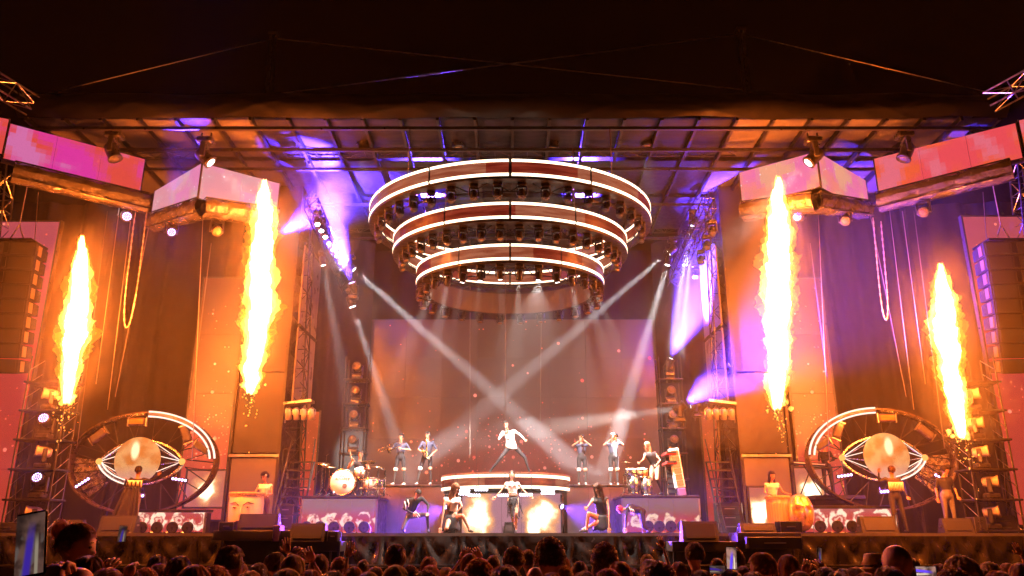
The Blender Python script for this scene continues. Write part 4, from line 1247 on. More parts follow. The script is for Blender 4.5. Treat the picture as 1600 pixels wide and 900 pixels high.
# scaffold of dark lamps left and right of the LED wall
for s in (-1, 1):
    X = lambda x: x if s < 0 else 1604 - x
    Y = 29.8
    p = at(X(550), 740, Y)
    h = zat(560, Y) - STAGE
    t = thing('lamp_tower', 'dim dark lamp scaffold %s of the LED wall' % SIDE[s], 'lamp tower', (p.x, Y, STAGE))
    for qx in (-1, 1):
        for qy in (-1, 1): MB().tube((qx * .42, qy * .3, 0), (qx * .42, qy * .3, h), .03, n=5).build('post', M_dsteel, t)
    for k in range(7): MB().cbox((0, 0, h * k / 7 + .05), (.95, .7, .05), .01).build('shelf', M_dsteel, t)
    for k in range(3, 7):
        q = Vector((p.x, Y - .1, STAGE + h * k / 7 + .08))
        moving_head('%s dim lamp from the top in the scaffold %s of the LED wall' % (ORD[6 - k], SIDE[s]), q, q + Vector((0, -3, .3)), 'cd', 1.1, True)

# ================================================================== hanging chains, cables
def chain(label, x0, x1, ytop, ybot, Y, lean=0):
    P = []
    for k in range(25):
        u = k / 24
        a = math.pi * u
        x = x0 + (x1 - x0) * (1 - math.cos(a)) / 2
        y = ytop + (ybot - ytop) * (math.sin(a) ** .32)
        P.append(at(x + lean * (y - ytop) / 200, y, Y))
    base = P[0].copy()
    t = thing('hoist_chain', label, 'chain', base)
    b = MB()
    pts = []
    for i in range(len(P) - 1):
        L = (P[i + 1] - P[i]).length
        n = max(1, int(L / .11))
        for k in range(n): pts.append(P[i].lerp(P[i + 1], k / n) - base)
    for i in range(len(pts) - 1):
        b.tube(pts[i], pts[i + 1].lerp(pts[i], .12), .026 if i % 2 else .016, n=5)
    b.build('links', M_chain, t)
chain('long slack hoist chain looping down left of the left corner screen', 214, 232, 310, 512, 23.8, -25)
chain('long slack hoist chain looping down right of the right corner screen', 1364, 1376, 340, 500, 23.8, 18)
cb = [(243, 300, 180, 620), (207, 320, 168, 640), (330, 380, 302, 600), (318, 320, 300, 720), (398, 360, 372, 640), (60, 300, 20, 830), (168, 330, 120, 700), (186, 330, 150, 600)]
for k, (x0, y0, x1, y1) in enumerate(cb):
    for s in (-1, 1):
        X = (lambda x: x) if s < 0 else (lambda x: 1596 - x)
        wire('hanging_cable', '%s thin cable from the %s edge hanging down the %s wing' % (ORD[k], 'left' if s < 0 else 'right', SIDE[s]), [at(X(x0), y0, 24.9 + .25 * (k % 3)), at(X(x1), y1, 25.2 + .25 * (k % 3))], .013, M_chain if k % 2 else M_cable, sag=0)

# ================================================================== monitors, cases and small stage things
def wedge(label, x, yb, wpx, hpx, Y, z=None, flip=1, yaw=0.0, name='floor_monitor'):
    p = at(x, yb, Y); k = Y / 1290.0
    w = wpx * k; h = hpx * k
    t = thing(name, label, 'speaker', (p.x, Y, STAGE if z is None else z), (0, 0, yaw))
    d = max(.45, h * 1.0)
    vs = [(-w / 2, -d * .5, 0), (w / 2, -d * .5, 0), (w / 2, d * .5, 0), (-w / 2, d * .5, 0), (-w / 2 * .97, -d * .22, h), (w / 2 * .97, -d * .22, h), (w / 2 * .97, d * .12, h), (-w / 2 * .97, d * .12, h), ]
    MB().add(vs, [(3, 2, 1, 0), (4, 5, 6, 7), (0, 1, 5, 4), (1, 2, 6, 5), (2, 3, 7, 6), (3, 0, 4, 7)]).build('cabinet', M_wedge, t)
    g0 = Vector((0, -d * .40, h * .5)); sl = math.atan2(d * .28, h)
    rot = Matrix.Rotation(-sl, 3, 'X')
    MB().cbox((0, -d * .36 - .008, h * .52), (w * .82, .018, h * .78), .008, rot).build('back_plate', M_grille, t)
    for q in (-1, 1): MB().cbox((q * (w / 2 + .006), 0, h * .45), (.012, .14, .05), .004).build('handle', M_steel, t)
    MB().box((w * .3, -d * .40 - .012, h * .25), (.07, .01, .035), rot).build('connector_plate', M_steel, t)
    return t
wedge('grey ribbed floor monitor left of the pair under the left eye', 108, 832, 46, 20, 23.9)
wedge('floor monitor behind the raised phone, under the left eye', 186, 832, 56, 26, 23.9)
wedge('low floor monitor on the left platform beside the violet case', 404, 842, 62, 25, 22.6, Z1)
wedge('wide floor monitor on the low platform by the drum riser', 482, 846, 54, 27, 22.4, Z2)
wedge('large floor monitor on the low platform before the percussion riser', 1093, 850, 56, 30, 22.4, Z3)
wedge('floor monitor on the right platform near the golden mask', 1182, 831, 56, 14, 22.6, Z4)
wedge('big tilted floor monitor under the right eye', 1371, 833, 56, 25, 23.9)
wedge('grey floor monitor at the feet of the stagehand', 1494, 832, 46, 22, 24.0)
def case(label, x, yb, wpx, hpx, Y, z=None, mat=None, name='equipment_case', slots=2):
    p = at(x, yb, Y); k = Y / 1290.0; w = wpx * k; h = hpx * k
    t = thing(name, label, 'case', (p.x, Y, STAGE if z is None else z))
    MB().cbox((0, 0, h / 2), (w, .45, h), .015).build('shell', mat or M_case, t)
    for q in (-1, 1): MB().box((q * (w / 2 - .012), -.228, h / 2), (.022, .012, h * .96)).build('edge_rail', M_steel, t)
    for j in range(slots): MB().box((0, -.23, h * (j + .7) / (slots + .4)), (w * .4, .012, .03)).build('handle', M_steel, t)
    return t
M_viol = pbr('violet_case', (.16, .08, .26), .5, 0, .2, 6)  # violet tone put into the base colour itself
case('small dark case with a white badge on the left platform', 357, 830, 24, 13, 22.5, Z1, None, slots=1)
case('violet case left of the low floor monitor', 376, 830, 11, 15, 22.7, Z1, M_viol, slots=0)
case('violet upright case between the two left monitors', 434, 846, 11, 24, 22.45, Z2 - .0, M_viol, slots=0)
case('small black amplifier box at the inner end of the left platform', 522, 846, 17, 15, 22.4, Z2, None, slots=1)
case('square black box with a glowing slot beside the golden mask', 1233, 832, 35, 17, 22.6, Z4, None, slots=1)
case('wide black box on the front of the right platform', 1207, 848, 84, 18, 22.15, Z4 - .42, None, slots=1)
case('black drawer rack by the stagehand', 1528, 832, 20, 24, 24.0, None, None, slots=2)
case('grey crate stack beside the right lamp tower', 1568, 832, 34, 26, 24.3, None, None, slots=2)
case('grey flight case at the left picture edge', 14, 834, 44, 16, 23.9, None, None, slots=1)
case('flight case tower behind the left stairs', 446, 830, 26, 44, 27.3, None, M_grey, slots=3)
case('flight case tower behind the right stairs', 1140, 830, 40, 46, 27.0, None, M_grey, slots=3)
# round floor pars in front of the lantern screens
k = 0
for (nm, xs_, Y, yb) in (('drum riser', (479, 500, 522, 546, 569), 25.1, 823), ('percussion riser', (1013, 1030, 1048, 1066, 1084), 25.1, 822), ('left eye screen', (222, 246, 270, 294), 24.2, 824), ('right eye screen', (1281, 1308, 1331, 1352), 24.2, 822)):
    for i, x in enumerate(xs_):
        p = at(x, yb, Y)
        o = thing('floor_lamp', '%s round floor lamp from the left before the %s' % (ORD[i], nm), 'stage light', (p.x, Y, STAGE), group='round floor lamps before the %s' % nm)
        zc = max(.16, p.z - STAGE)
        rot = Matrix.Rotation(R(96), 3, 'X')
        MB().lathe([(.001, -.12), (.10, -.10), (.165, 0), (.17, .05), (.145, .05)], (0, 0, zc), n=16, rot=rot).build('can', M_lamp, o, True)
        MB().lathe([(.001, .045), (.08, .04), (.145, .03)], (0, 0, zc), n=16, rot=rot).build('lens', M_lens, o, True)
        MB().path([(-.19, 0, zc), (-.19, 0, .02), (.19, 0, .02), (.19, 0, zc)], .014, 4).build('yoke', M_steel, o)
# small lamp at the middle of the edge
p = at(795, 832, 23.75)
o = thing('edge_lamp', 'small dark lamp on the stage edge before the dancer', 'stage light', (p.x, 23.75, STAGE))
MB().add([(-.16, -.14, 0), (.16, -.14, 0), (.16, .14, 0), (-.16, .14, 0), (-.12, -.08, .30), (.12, -.08, .30), (.12, .1, .30), (-.12, .1, .30)], [(3, 2, 1, 0), (4, 5, 6, 7), (0, 1, 5, 4), (1, 2, 6, 5), (2, 3, 7, 6), (3, 0, 4, 7)]).build('housing', M_black, o)
MB().cbox((0, -.10, .15), (.20, .02, .20), .01, Matrix.Rotation(-.2, 3, 'X')).build('glass', M_lens, o)
for q in (-1, 1): MB().tube((q * .17, 0, 0), (q * .17, 0, .2), .014).build('bracket', M_steel, o)
# ================================================================== people
SKIN = pbr('skin', (.44, .235, .15), .5, 0, .10, 12)
SKIN2 = pbr('skin_tan', (.40, .22, .14), .5, 0, .10, 12)
C = lambda n, c, r=.7, **k: pbr('cloth_' + n, c, r, 0, .22, 9, .25, 60, .3, **k)
K_black = C('black', (.022, .021, .024)); K_white = C('white', (.84, .83, .82)); K_navy = C('navy', (.045, .05, .09))
K_grey = C('grey', (.16, .15, .15)); K_dark = C('charcoal', (.05, .045, .045)); K_cream = C('cream', (.72, .62, .48))
K_red = C('red', (.45, .04, .03)); K_brown = C('brown', (.12, .06, .035)); K_shoe = pbr('shoe', (.03, .028, .028), .4, 0, .3, 10)
K_wshoe = pbr('white_shoe', (.75, .73, .70), .4, 0, .2, 10)
K_eye = pbr('eye_dark', (.03, .02, .02), .2, 0, .1, 5); K_lip = pbr('lip', (.38, .11, .09), .4, 0, .1, 5)
SEG = {}
def V3(*a): return Vector(a)
def skeleton(**kw):
    """joints of a standing figure 1.75 m tall that faces -Y; override any by keyword"""
    J = dict(pel=V3(0, 0, .96), wst=V3(0, 0, 1.10), chs=V3(0, .0, 1.30), nck=V3(0, .01, 1.47), hed=V3(0, -.015, 1.625),
             shl=V3(-.175, 0, 1.41), shr=V3(.175, 0, 1.41), ell=V3(-.24, .02, 1.13), elr=V3(.24, .02, 1.13), wrl=V3(-.25, -.06, .89), wrr=V3(.25, -.06, .89),
             hil=V3(-.09, 0, .93), hir=V3(.09, 0, .93), knl=V3(-.11, -.02, .50), knr=V3(.11, -.02, .50), anl=V3(-.12, .02, .09), anr=V3(.12, .02, .09), face=V3(0, -1, 0))
    for k, v in kw.items(): J[k] = Vector(v)
    return J
def capsule(b, p0, p1, r0, r1, n=12):
    p0 = Vector(p0); p1 = Vector(p1)
    b.ball(p0, r0, n, 8); b.ball(p1, r1, n, 8)
    b.tube(p0, p1, r0, r1, n)
HANDV = {}
def add_hand(b, wrist, elbow, curl=.5, sz=1.0, side=1, spread=.12):
    """palm, four fingers of unequal length bent at the knuckles, thumb from the side of the palm"""
    d = (Vector(wrist) - Vector(elbow)).normalized()
    ref = Vector((0, -1, 0)) if abs(d.y) < .8 else Vector((0, 0, 1))
    n = (ref - d * ref.dot(d)).normalized()         # palm faces n
    w = d.cross(n).normalized() * side
    W = Vector(wrist)
    rot = Matrix((w, n, d)).transposed()
    b.ball(W + d * .05 * sz, .05 * sz, 8, 6, (.82, .36, 1.0), rot)
    for i, (off, L) in enumerate(((-.030, .062), (-.010, .074), (.010, .070), (.029, .055))):
        p = W + d * .088 * sz + w * off * sz
        dirn = (d + w * off * spread * 25).normalized()
        pts = [p - d * .02 * sz]
        a = 0
        for k in range(3):
            a += curl * (.35 + .35 * k)
            q = pts[-1] + (dirn * math.cos(a) + n * math.sin(a)) * (L * (.5, .32, .28)[k]) * sz * 1.15
            pts.append(q)
        b.path(pts, .0095 * sz, 5, .007 * sz)
    p = W + d * .03 * sz - w * .03 * sz
    pts = [p, p + (-w * .8 + d * .5) .normalized() * .032 * sz, p + (-w * .75 + d * .7).normalized() * .035 * sz + (d * .8 - w * .3 + n * curl * .6).normalized() * .03 * sz]
    b.path(pts, .0115 * sz, 5, .008 * sz)
    return W + d * .10 * sz
def body_mesh(name, J, mats, fem=False, zones=None, voxel=.022, heavy=1.0, hands=(.6, .6), hsz=1.0, face=True):
    """one continuous body: tapered limbs fused by a voxel remesh; cloth zones picked by the nearest limb"""
    m = dict(head='skin', neck='skin', torso='top', hips='bottom', uarm='top', farm='skin', thigh='bottom', calf='bottom', foot='shoe')
    if zones: m.update(zones)
    keys = []
    def mi(z):
        k = m[z]
        if k not in keys: keys.append(k)
        return keys.index(k)
    S = []      # (p0, p1, r0, r1, zone)
    hv = heavy
    g = lambda k: J[k]
    S.append((g('pel') + V3(-.05, 0, 0), g('pel') + V3(.05, 0, 0), .115 * hv, .115 * hv, 'hips'))
    for q in ('l', 'r'):
        S.append((g('hi' + q), g('kn' + q), (.092 if fem else .086) * hv, .056, 'thigh'))
        S.append((g('kn' + q), g('an' + q), .056, .036, 'calf'))
        kd = g('kn' + q); an = g('an' + q)
        fdir = Vector((g('face').x, g('face').y, 0))
        fdir = fdir.normalized() if fdir.length > .1 else V3(0, -1, 0)
        toe = g('to' + q) if ('to' + q) in J else an + fdir * .15 + V3(0, 0, -.055)
        S.append((an + V3(0, 0, -.035), toe, .043, .032, 'foot'))
        S.append((g('sh' + q), g('el' + q), .050 if not fem else .041, .038 if not fem else .032, 'uarm'))
        S.append((g('el' + q), g('wr' + q), .039 if not fem else .032, .026 if not fem else .022, 'farm'))
    ws = .085 if fem else .115
    S.append((g('pel'), g('wst'), .125 * hv, (.105 if fem else .125) * hv, 'hips' if not m.get('_hightop') else 'torso'))
    S.append((g('wst'), g('chs'), (.105 if fem else .125) * hv, .125 * hv, 'torso'))
    for q in ('l', 'r'):
        sgn = (g('sh' + q) - g('chs'))
        S.append((g('chs') + sgn * .35 - V3(0, 0, .02), g('sh' + q) - V3(0, 0, .02), .10 * hv, .058, 'torso'))
        S.append((g('wst') + (g('hi' + q) - g('pel')) * .5, g('chs') + sgn * .45 - V3(0, 0, .03), .085 * hv * (.9 if fem else 1), .095 * hv, 'torso'))
        if fem:
            S.append((g('chs') + sgn * .45 + g('face') * .085 - V3(0, 0, .03), g('chs') + sgn * .42 + g('face') * .07 - V3(0, 0, .01), .062, .06, 'torso'))
    S.append((g('nck') - V3(0, 0, .04), g('hed') - V3(0, 0, .05), .052 if not fem else .045, .05 if not fem else .044, 'neck'))
    b = MB()
    for p0, p1, r0, r1, z in S: capsule(b, p0, p1, r0, r1)
    # head: skull, jaw, nose, ears
    H = g('hed'); F = g('face').normalized()
    up = J['hup'] if 'hup' in J else (H - g('nck')); up = (up - F * up.dot(F)); up = up.normalized() if up.length > .02 else V3(0, 0, 1)
    sd = up.cross(F).normalized() * -1
    rot = Matrix((sd, -F, up)).transposed()
    b.ball(H + up * .025, .105, 14, 10, (.76, .95, .98), rot)
    b.ball(H + F * .022 - up * .045, .075, 12, 8, (.78, .92, 1.05), rot)
    b.ball(H + F * .098 - up * .022, .020, 8, 6, (.75, 1.0, 1.35), rot)
    for q in (-1, 1): b.ball(H + sd * q * .080 - up * .012 - F * .005, .026, 8, 6, (.45, .8, 1.25), rot)
    S.append((H - up * .06 + F * .01, H + up * .05, .08, .10, 'head'))
    me = b.mesh('tmp', SKIN)
    o = bpy.data.objects.new('tmp', me); COL.objects.link(o)
    md = o.modifiers.new('r', 'REMESH'); md.mode = 'VOXEL'; md.voxel_size = voxel
    ms = o.modifiers.new('s', 'SMOOTH'); ms.factor = .5; ms.iterations = 4
    dg = bpy.context.evaluated_depsgraph_get()
    ev = o.evaluated_get(dg)
    out = bpy.data.meshes.new_from_object(ev)
    bpy.data.objects.remove(o); bpy.data.meshes.remove(me)
    nv = len(out.vertices); co = np.empty(nv * 3); out.vertices.foreach_get('co', co); co = co.reshape(-1, 3)
    npol = len(out.polygons); ce = np.empty(npol * 3); out.polygons.foreach_get('center', ce); ce = ce.reshape(-1, 3)
    best = np.full(npol, 9.0); idx = np.zeros(npol, int)
    for p0, p1, r0, r1, z in S:
        a = np.array(p0); d = np.array(p1) - a; L2 = max(1e-9, d @ d)
        tt = np.clip(((ce - a) @ d) / L2, 0, 1)
        ds = np.linalg.norm(ce - a - tt[:, None] * d, axis=1) - (r0 + (r1 - r0) * tt)
        k = ds < best
        best[k] = ds[k]; idx[k] = mi(z)
    # hands and face go in as welded-in detail of the same mesh
    hb = MB(); hb.cur = mi('head')
    if hands:
        for q, sdn, cu in (('l', -1, hands[0]), ('r', 1, hands[1])):
            if cu is None: continue
            add_hand(hb, g('wr' + q), g('el' + q), cu, hsz, sdn)
    if face:
        m['_eye'] = 'eye'; m['_lip'] = 'lip'
        hb.cur = mi('_eye')
        for q in (-1, 1): hb.ball(H + F * .088 + sd * q * .034 + up * .012, .013, 6, 5, (1.2, .6, .6), rot)
        for q in (-1, 1): hb.ball(H + F * .094 + sd * q * .034 + up * .036, .012, 6, 4, (1.7, .5, .35), rot)
        hb.cur = mi('_lip')
        hb.ball(H + F * .090 - up * .066, .016, 8, 4, (1.5, .5, .55), rot)
    vs = [tuple(c) for c in co.tolist()]; fs = [tuple(p.vertices) for p in out.polygons]; ms_ = idx.tolist()
    bpy.data.meshes.remove(out)
    off = len(vs)
    vs += hb.v; fs += [tuple(i + off for i in f) for f in hb.f]; ms_ += hb.m
    me = bpy.data.meshes.new(name)
    me.from_pydata(vs, [], fs)
    look = dict(eye=K_eye, lip=K_lip); look.update(mats)
    for k in keys: me.materials.append(look[k])
    me.polygons.foreach_set('material_index', ms_)
    me.polygons.foreach_set('use_smooth', [True] * len(fs))
    me.update()
    return me, (H, F, up, sd, rot)
def see_through(m, col, f, sheen=1.0):
    """hair and thin skin let some of the light through from behind"""
    nt = m.node_tree
    [n for n in nt.nodes if n.type == 'BSDF_PRINCIPLED'][0].inputs['Sheen Weight'].default_value = sheen
    out = [n for n in nt.nodes if n.type == 'OUTPUT_MATERIAL'][0]; b = [n for n in nt.nodes if n.type == 'BSDF_PRINCIPLED'][0]
    tr = N(nt, 'ShaderNodeBsdfTranslucent'); tr.inputs['Color'].default_value = rgba([min(1, c * 3.5) for c in col])
    mx = N(nt, 'ShaderNodeMixShader'); mx.inputs[0].default_value = f
    nt.links.new(b.outputs[0], mx.inputs[1]); nt.links.new(tr.outputs[0], mx.inputs[2]); nt.links.new(mx.outputs[0], out.inputs['Surface'])
HAIRM = {}
def hair_mat(name, col, rough=.45, sheen=1.0, thru=.40):
    if 'hair_' + name in MATS: return MATS['hair_' + name]
    m = pbr('hair_' + name, col, rough, 0, .45, 40, .3, 160, .4, (1, 1, .15))
    see_through(m, col, thru, sheen)
    return m
H_dark = hair_mat('stage_dark', (.022, .014, .010), .5, .05, .1); H_brown = hair_mat('stage_brown', (.075, .033, .016), .5, .1, .15); H_red = hair_mat('stage_red', (.50, .012, .02), .5, .1, .2); H_ginger = hair_mat('stage_chestnut', (.20, .085, .03), .5, .1, .2); H_pale = hair_mat('stage_pale', (.55, .40, .20), .5, .1, .2); H_blond = hair_mat('stage_blond', (.36, .21, .08), .5, .1, .2)
HC_dark = hair_mat('dark', (.11, .058, .034), .36); HC_brown = hair_mat('brown', (.26, .125, .06), .36); HC_blond = hair_mat('blond', (.42, .26, .11)); HC_red = hair_mat('red_dyed', (.55, .02, .03)); HC_ginger = hair_mat('light_brown', (.24, .11, .045)); HC_grey = hair_mat('grey', (.30, .28, .27)); HC_pale = hair_mat('pale_blond', (.62, .48, .28))
def hair_mesh(kind, length=.0, seed=1, n=520):
    """scalp shell plus several hundred locks; head-centred, face towards -Y, up Z"""
    rnd = random.Random(seed)
    b = MB()
    rx, ry, rz = .084, .106, .108
    c = V3(0, .008, .028)
    # shell
    if kind != 'bald':
        nu, nv = 18, 9
        def f(u, v):
            a = 2 * math.pi * u
            lim = math.pi * (.40 if math.sin(a) < -.2 else .62) if kind != 'undercut' else math.pi * .40
            e = lim * v
            r = 1.035 + (.03 if kind in ('curly', 'afro') else 0)
            return c + V3(math.sin(e) * math.cos(a) * rx * r, math.sin(e) * math.sin(a) * ry * r, math.cos(e) * rz * r)
        b.grid(f, nu, nv)
    def on(a, e, r): return c + V3(math.sin(e) * math.cos(a) * rx * r, math.sin(e) * math.sin(a) * ry * r, math.cos(e) * rz * r)
    for k in range(n):
        a = rnd.uniform(0, 2 * math.pi)
        front = math.sin(a) < -.25
        lim = .36 if front else .60
        e = math.pi * lim * math.sqrt(rnd.random())
        nrm = V3(math.sin(e) * math.cos(a), math.sin(e) * math.sin(a), math.cos(e))
        p = on(a, e, 1.0)
        pts = [p]
        if kind in ('short', 'undercut', 'bun'):      # locks combed along the scalp
            L = rnd.uniform(.25, .5); da = rnd.gauss(.15, .30); lift = rnd.uniform(.02, .10) if kind != 'bun' else .02
            sgn = 1 if (kind != 'bun') else -.6
            for j in range(3):
                u = (j + 1) / 3
                pts.append(on(a + da * u, min(e + sgn * L * u if e + sgn * L * u > 0 else .05, math.pi * (lim + .05)), 1.03 + lift * math.sin(math.pi * .5 * u)))
            w = .011
        elif kind in ('curly', 'afro'):               # small rings of hair at uneven height over the scalp
            R_ = (.05 if kind == 'curly' else .34) * rnd.random() + .06
            q0 = on(a, e, 1.0 + R_)
            t1 = nrm.orthogonal().normalized(); t2 = nrm.cross(t1); ph = rnd.uniform(0, 6.28); rr = rnd.uniform(.010, .020)
            t1 = (t1 * math.cos(ph) + t2 * math.sin(ph)); t2 = nrm
            pts = [q0 + (t1 * math.cos(x_) + t2 * math.sin(x_)) * rr for x_ in (-.4, .5, 1.4, 2.3, 3.2, 4.1)]
            if length and not front:
                q = pts[-1]
                if e > .7:
                    for j in range(6):
                        q = q + V3(nrm.x * .004 + .014 * math.sin(ph + j * 2.1), nrm.y * .006 + .012 * math.cos(ph + j * 2.1), -length / 6 * rnd.uniform(.7, 1.1)); pts.append(q)
            w = .0085
        else:                                          # long hair: down over the skull, then hanging
            L = length * rnd.uniform(.80, 1.05)
            nseg = 9; ph = rnd.uniform(0, 6); step = L / nseg
            aa, ee, q = a, e, p
            hang = False
            for j in range(nseg):
                if not hang:
                    ee += step / .105
                    tgt = math.pi / 2                  # the hair parts and runs round to the sides and back
                    if math.sin(aa) < .1: aa += (1 if math.cos(aa) < 0 else -1) * -min(.55, (.1 - math.sin(aa)) * .8)
                    q = on(aa, min(ee, math.pi * .60), 1.07 + .04 * u_ if (u_ := j / nseg) else 1.05)
                    if ee >= math.pi * .60: hang = True
                else:
                    q = q + V3(.006 * math.sin(ph + j * .9) - q.x * .03, .006 * math.cos(ph + j * .8) + .002, -step)
                pts.append(q.copy())
            w = .010
        # ribbon lock
        side = (pts[-1] - pts[0]).cross(nrm)
        side = side.normalized() if side.length > 1e-5 else V3(1, 0, 0)
        side = (side + nrm * rnd.uniform(-.5, .5)).normalized()
        m_ = len(pts)
        vs = []
        for j, q in enumerate(pts):
            ww = w * (1 - .75 * j / (m_ - 1))
            vs += [q - side * ww, q + side * ww]
        b.add(vs, [(2 * j, 2 * j + 1, 2 * j + 3, 2 * j + 2) for j in range(m_ - 1)])
    if kind == 'bun':
        b.ball(V3(0, .10, .10), .05, 12, 8)
        for k in range(60):
            a = rnd.uniform(0, 6.28); e = rnd.uniform(0, 3.1)
            nrm = V3(math.sin(e) * math.cos(a), math.sin(e) * math.sin(a), math.cos(e)); p = V3(0, .10, .10) + nrm * .05
            s_ = nrm.orthogonal().normalized(); t_ = nrm.cross(s_)
            b.add([p - s_ * .006, p + s_ * .006, p + t_ * .04 + nrm * .008], [(0, 1, 2)])
    return b
def hair_data(key, *a, **k):
    if key not in HAIRM:
        HAIRM[key] = hair_mesh(*a, **k)
    return HAIRM[key]
def put_hair(parent, hd, builder, mat, name='hair', scale=1.0):
    H, F, up, sd, rot = hd
    o = builder.build(name, mat, parent, True)
    o.matrix_local = Matrix.Translation(H) @ rot.to_4x4() @ Matrix.Scale(scale, 4)
    return o
HAIR = dict(short=('short', 0, 1), short2=('short', 0, 5), under=('undercut', 0, 3), curly=('curly', 0, 2), afro=('afro', 0, 4), curl_long=('curly', .26, 6), long=('long', .42, 7), longer=('long', .62, 8), bob=('long', .24, 9), bun=('bun', .09, 10))
def person(label, loc, J, mats, hair='short', hmat=None, rotz=0.0, scale=1.0, fem=False, zones=None, hands=(.6, .6), group=None, heavy=1.0, voxel=.022, hs=1.0):
    full = dict(skin=SKIN, shoe=K_shoe); full.update(mats)
    me, hd = body_mesh('person_body', J, full, fem, zones, voxel, heavy, hands)
    t = thing('person', label, 'person', loc, (0, 0, rotz), group)
    t.scale = (scale,) * 3
    link('body', me, t)
    if hair:
        a = HAIR[hair]
        put_hair(t, hd, hair_data(hair, a[0], a[1], a[2]), hmat or H_dark, 'hair', hs)
    return t, hd
def cloth_sheet(parent, name, fn, nu, nv, mat, thick=.012):
    o = MB().grid(fn, nu, nv).build(name, mat, parent, True)
    s = o.modifiers.new('thickness', 'SOLIDIFY'); s.thickness = thick
    return o
def prop(name, label, cat, loc=(0, 0, 0), rot=(0, 0, 0), group=None): return thing(name, label, cat, loc, rot, group)
def ground_at(x, y, Y, z): p = at(x, y, Y); return Vector((p.x, Y, z))

# ---- the singer: white jacket, legs wide apart, microphone at the mouth
JS = skeleton(pel=(.06, 0, .86), wst=(.03, -.01, 1.0), chs=(-.03, -.03, 1.20), nck=(-.09, -.03, 1.37), hed=(-.13, -.06, 1.52), shl=(-.24, -.02, 1.29), shr=(.11, -.02, 1.34),
              ell=(-.36, -.10, 1.06), wrl=(-.14, -.20, 1.30), elr=(.33, -.05, 1.20), wrr=(.46, -.15, 1.05), hil=(-.03, 0, .84), hir=(.15, 0, .84),
              knl=(-.30, -.10, .48), knr=(.47, -.04, .50), anl=(-.62, .0, .09), anr=(.60, .02, .09), face=(-.15, -1, -.05))
SING, hd = person('singer in a white jacket with legs wide apart on the round platform', ground_at(797, 735, 27.0, ZP + .04), JS, dict(top=K_white, bottom=K_black), 'under', H_dark, zones=dict(farm='top'), hands=(1.0, .8), scale=1.06)
cloth_sheet(SING, 'lapel', lambda u, v: Vector((-.055 + .075 * math.cos(R(215) + R(290) * v) * (1 + .22 * (u - .5)), -.172 + .02 * u, 1.17 + .13 * math.sin(R(215) + R(290) * v) * (1 + .22 * (u - .5)))), 2, 20, K_black)
cloth_sheet(SING, 'jacket_hem', lambda u, v: Vector((.035 + .02 * v + .165 * math.cos(.6 + 5.1 * u) * (1 + .22 * v), .0 + .145 * math.sin(.6 + 5.1 * u) * (1 + .10 * v), 1.02 - .24 * v - .03 * math.sin(u * 9))), 24, 4, K_white)
mic = prop('microphone', 'hand microphone held at the mouth of the singer', 'microphone', SING.location)
hp = Vector((-.14, -.20, 1.30)) * 1.06
MB().path([hp + V3(-.02, -.02, -.10), hp + V3(.0, -.03, .10)], .016, 8, .02).build('handle', M_black, mic, True)
MB().ball(hp + V3(.005, -.03, .13), .032, 10, 8).build('mesh_head', M_steel, mic, True)

# ---- dancer in the middle
JD = skeleton(pel=(-.02, 0, .98), wst=(-.03, 0, 1.12), chs=(-.05, -.02, 1.31), nck=(-.06, 0, 1.48), hed=(-.06, .01, 1.64), shl=(-.22, 0, 1.41), shr=(.11, 0, 1.41),
              ell=(-.37, -.02, 1.18), wrl=(-.53, -.08, 1.02), elr=(.27, -.02, 1.20), wrr=(.46, -.08, 1.05), hil=(-.11, 0, .95), hir=(.07, 0, .95),
              knl=(-.06, -.05, .52), anl=(.02, .08, .09), knr=(.07, -.16, .55), anr=(.06, -.05, .09), face=(0, -1, .25))
DAN, hd = person('dancer in a white top and black fringed skirt, arms spread, at the stage middle', ground_at(803, 832, 24.4, STAGE), JD, dict(top=K_white, bottom=K_black), 'bob', H_brown, fem=True, zones=dict(uarm='skin', calf='skin', thigh='skin'), hands=(.2, .2), scale=1.02)
cloth_sheet(DAN, 'belt', lambda u, v: Vector((-.025 + .145 * math.cos(6.283 * u), .125 * math.sin(6.283 * u), 1.0 + .09 * v)), 20, 1, K_brown)
b = MB(); rnd = random.Random(3)
for k in range(46):
    a = 2 * math.pi * k / 46; L = rnd.uniform(.30, .62)
    p = V3(-.02 + .155 * math.cos(a), .135 * math.sin(a), .99); fl = V3(math.cos(a) * .16 + .14, math.sin(a) * .12, -1).normalized()
    pts = [p + fl * L * j / 4 + V3(.03 * math.sin(k + j), 0, 0) for j in range(5)]
    s_ = V3(-math.sin(a), math.cos(a), 0) * .012
    vs = []
    for q in pts: vs += [q - s_, q + s_]
    b.add(vs, [(2 * j, 2 * j + 1, 2 * j + 3, 2 * j + 2) for j in range(4)])
o = b.build('fringe', K_black, DAN); o['kind'] = 'stuff'
cloth_sheet(DAN, 'skirt', lambda u, v: Vector((-.02 + (.15 + .03 * v) * math.cos(6.283 * u), (.13 + .03 * v) * math.sin(6.283 * u), 1.0 - .22 * v)), 22, 3, K_black)

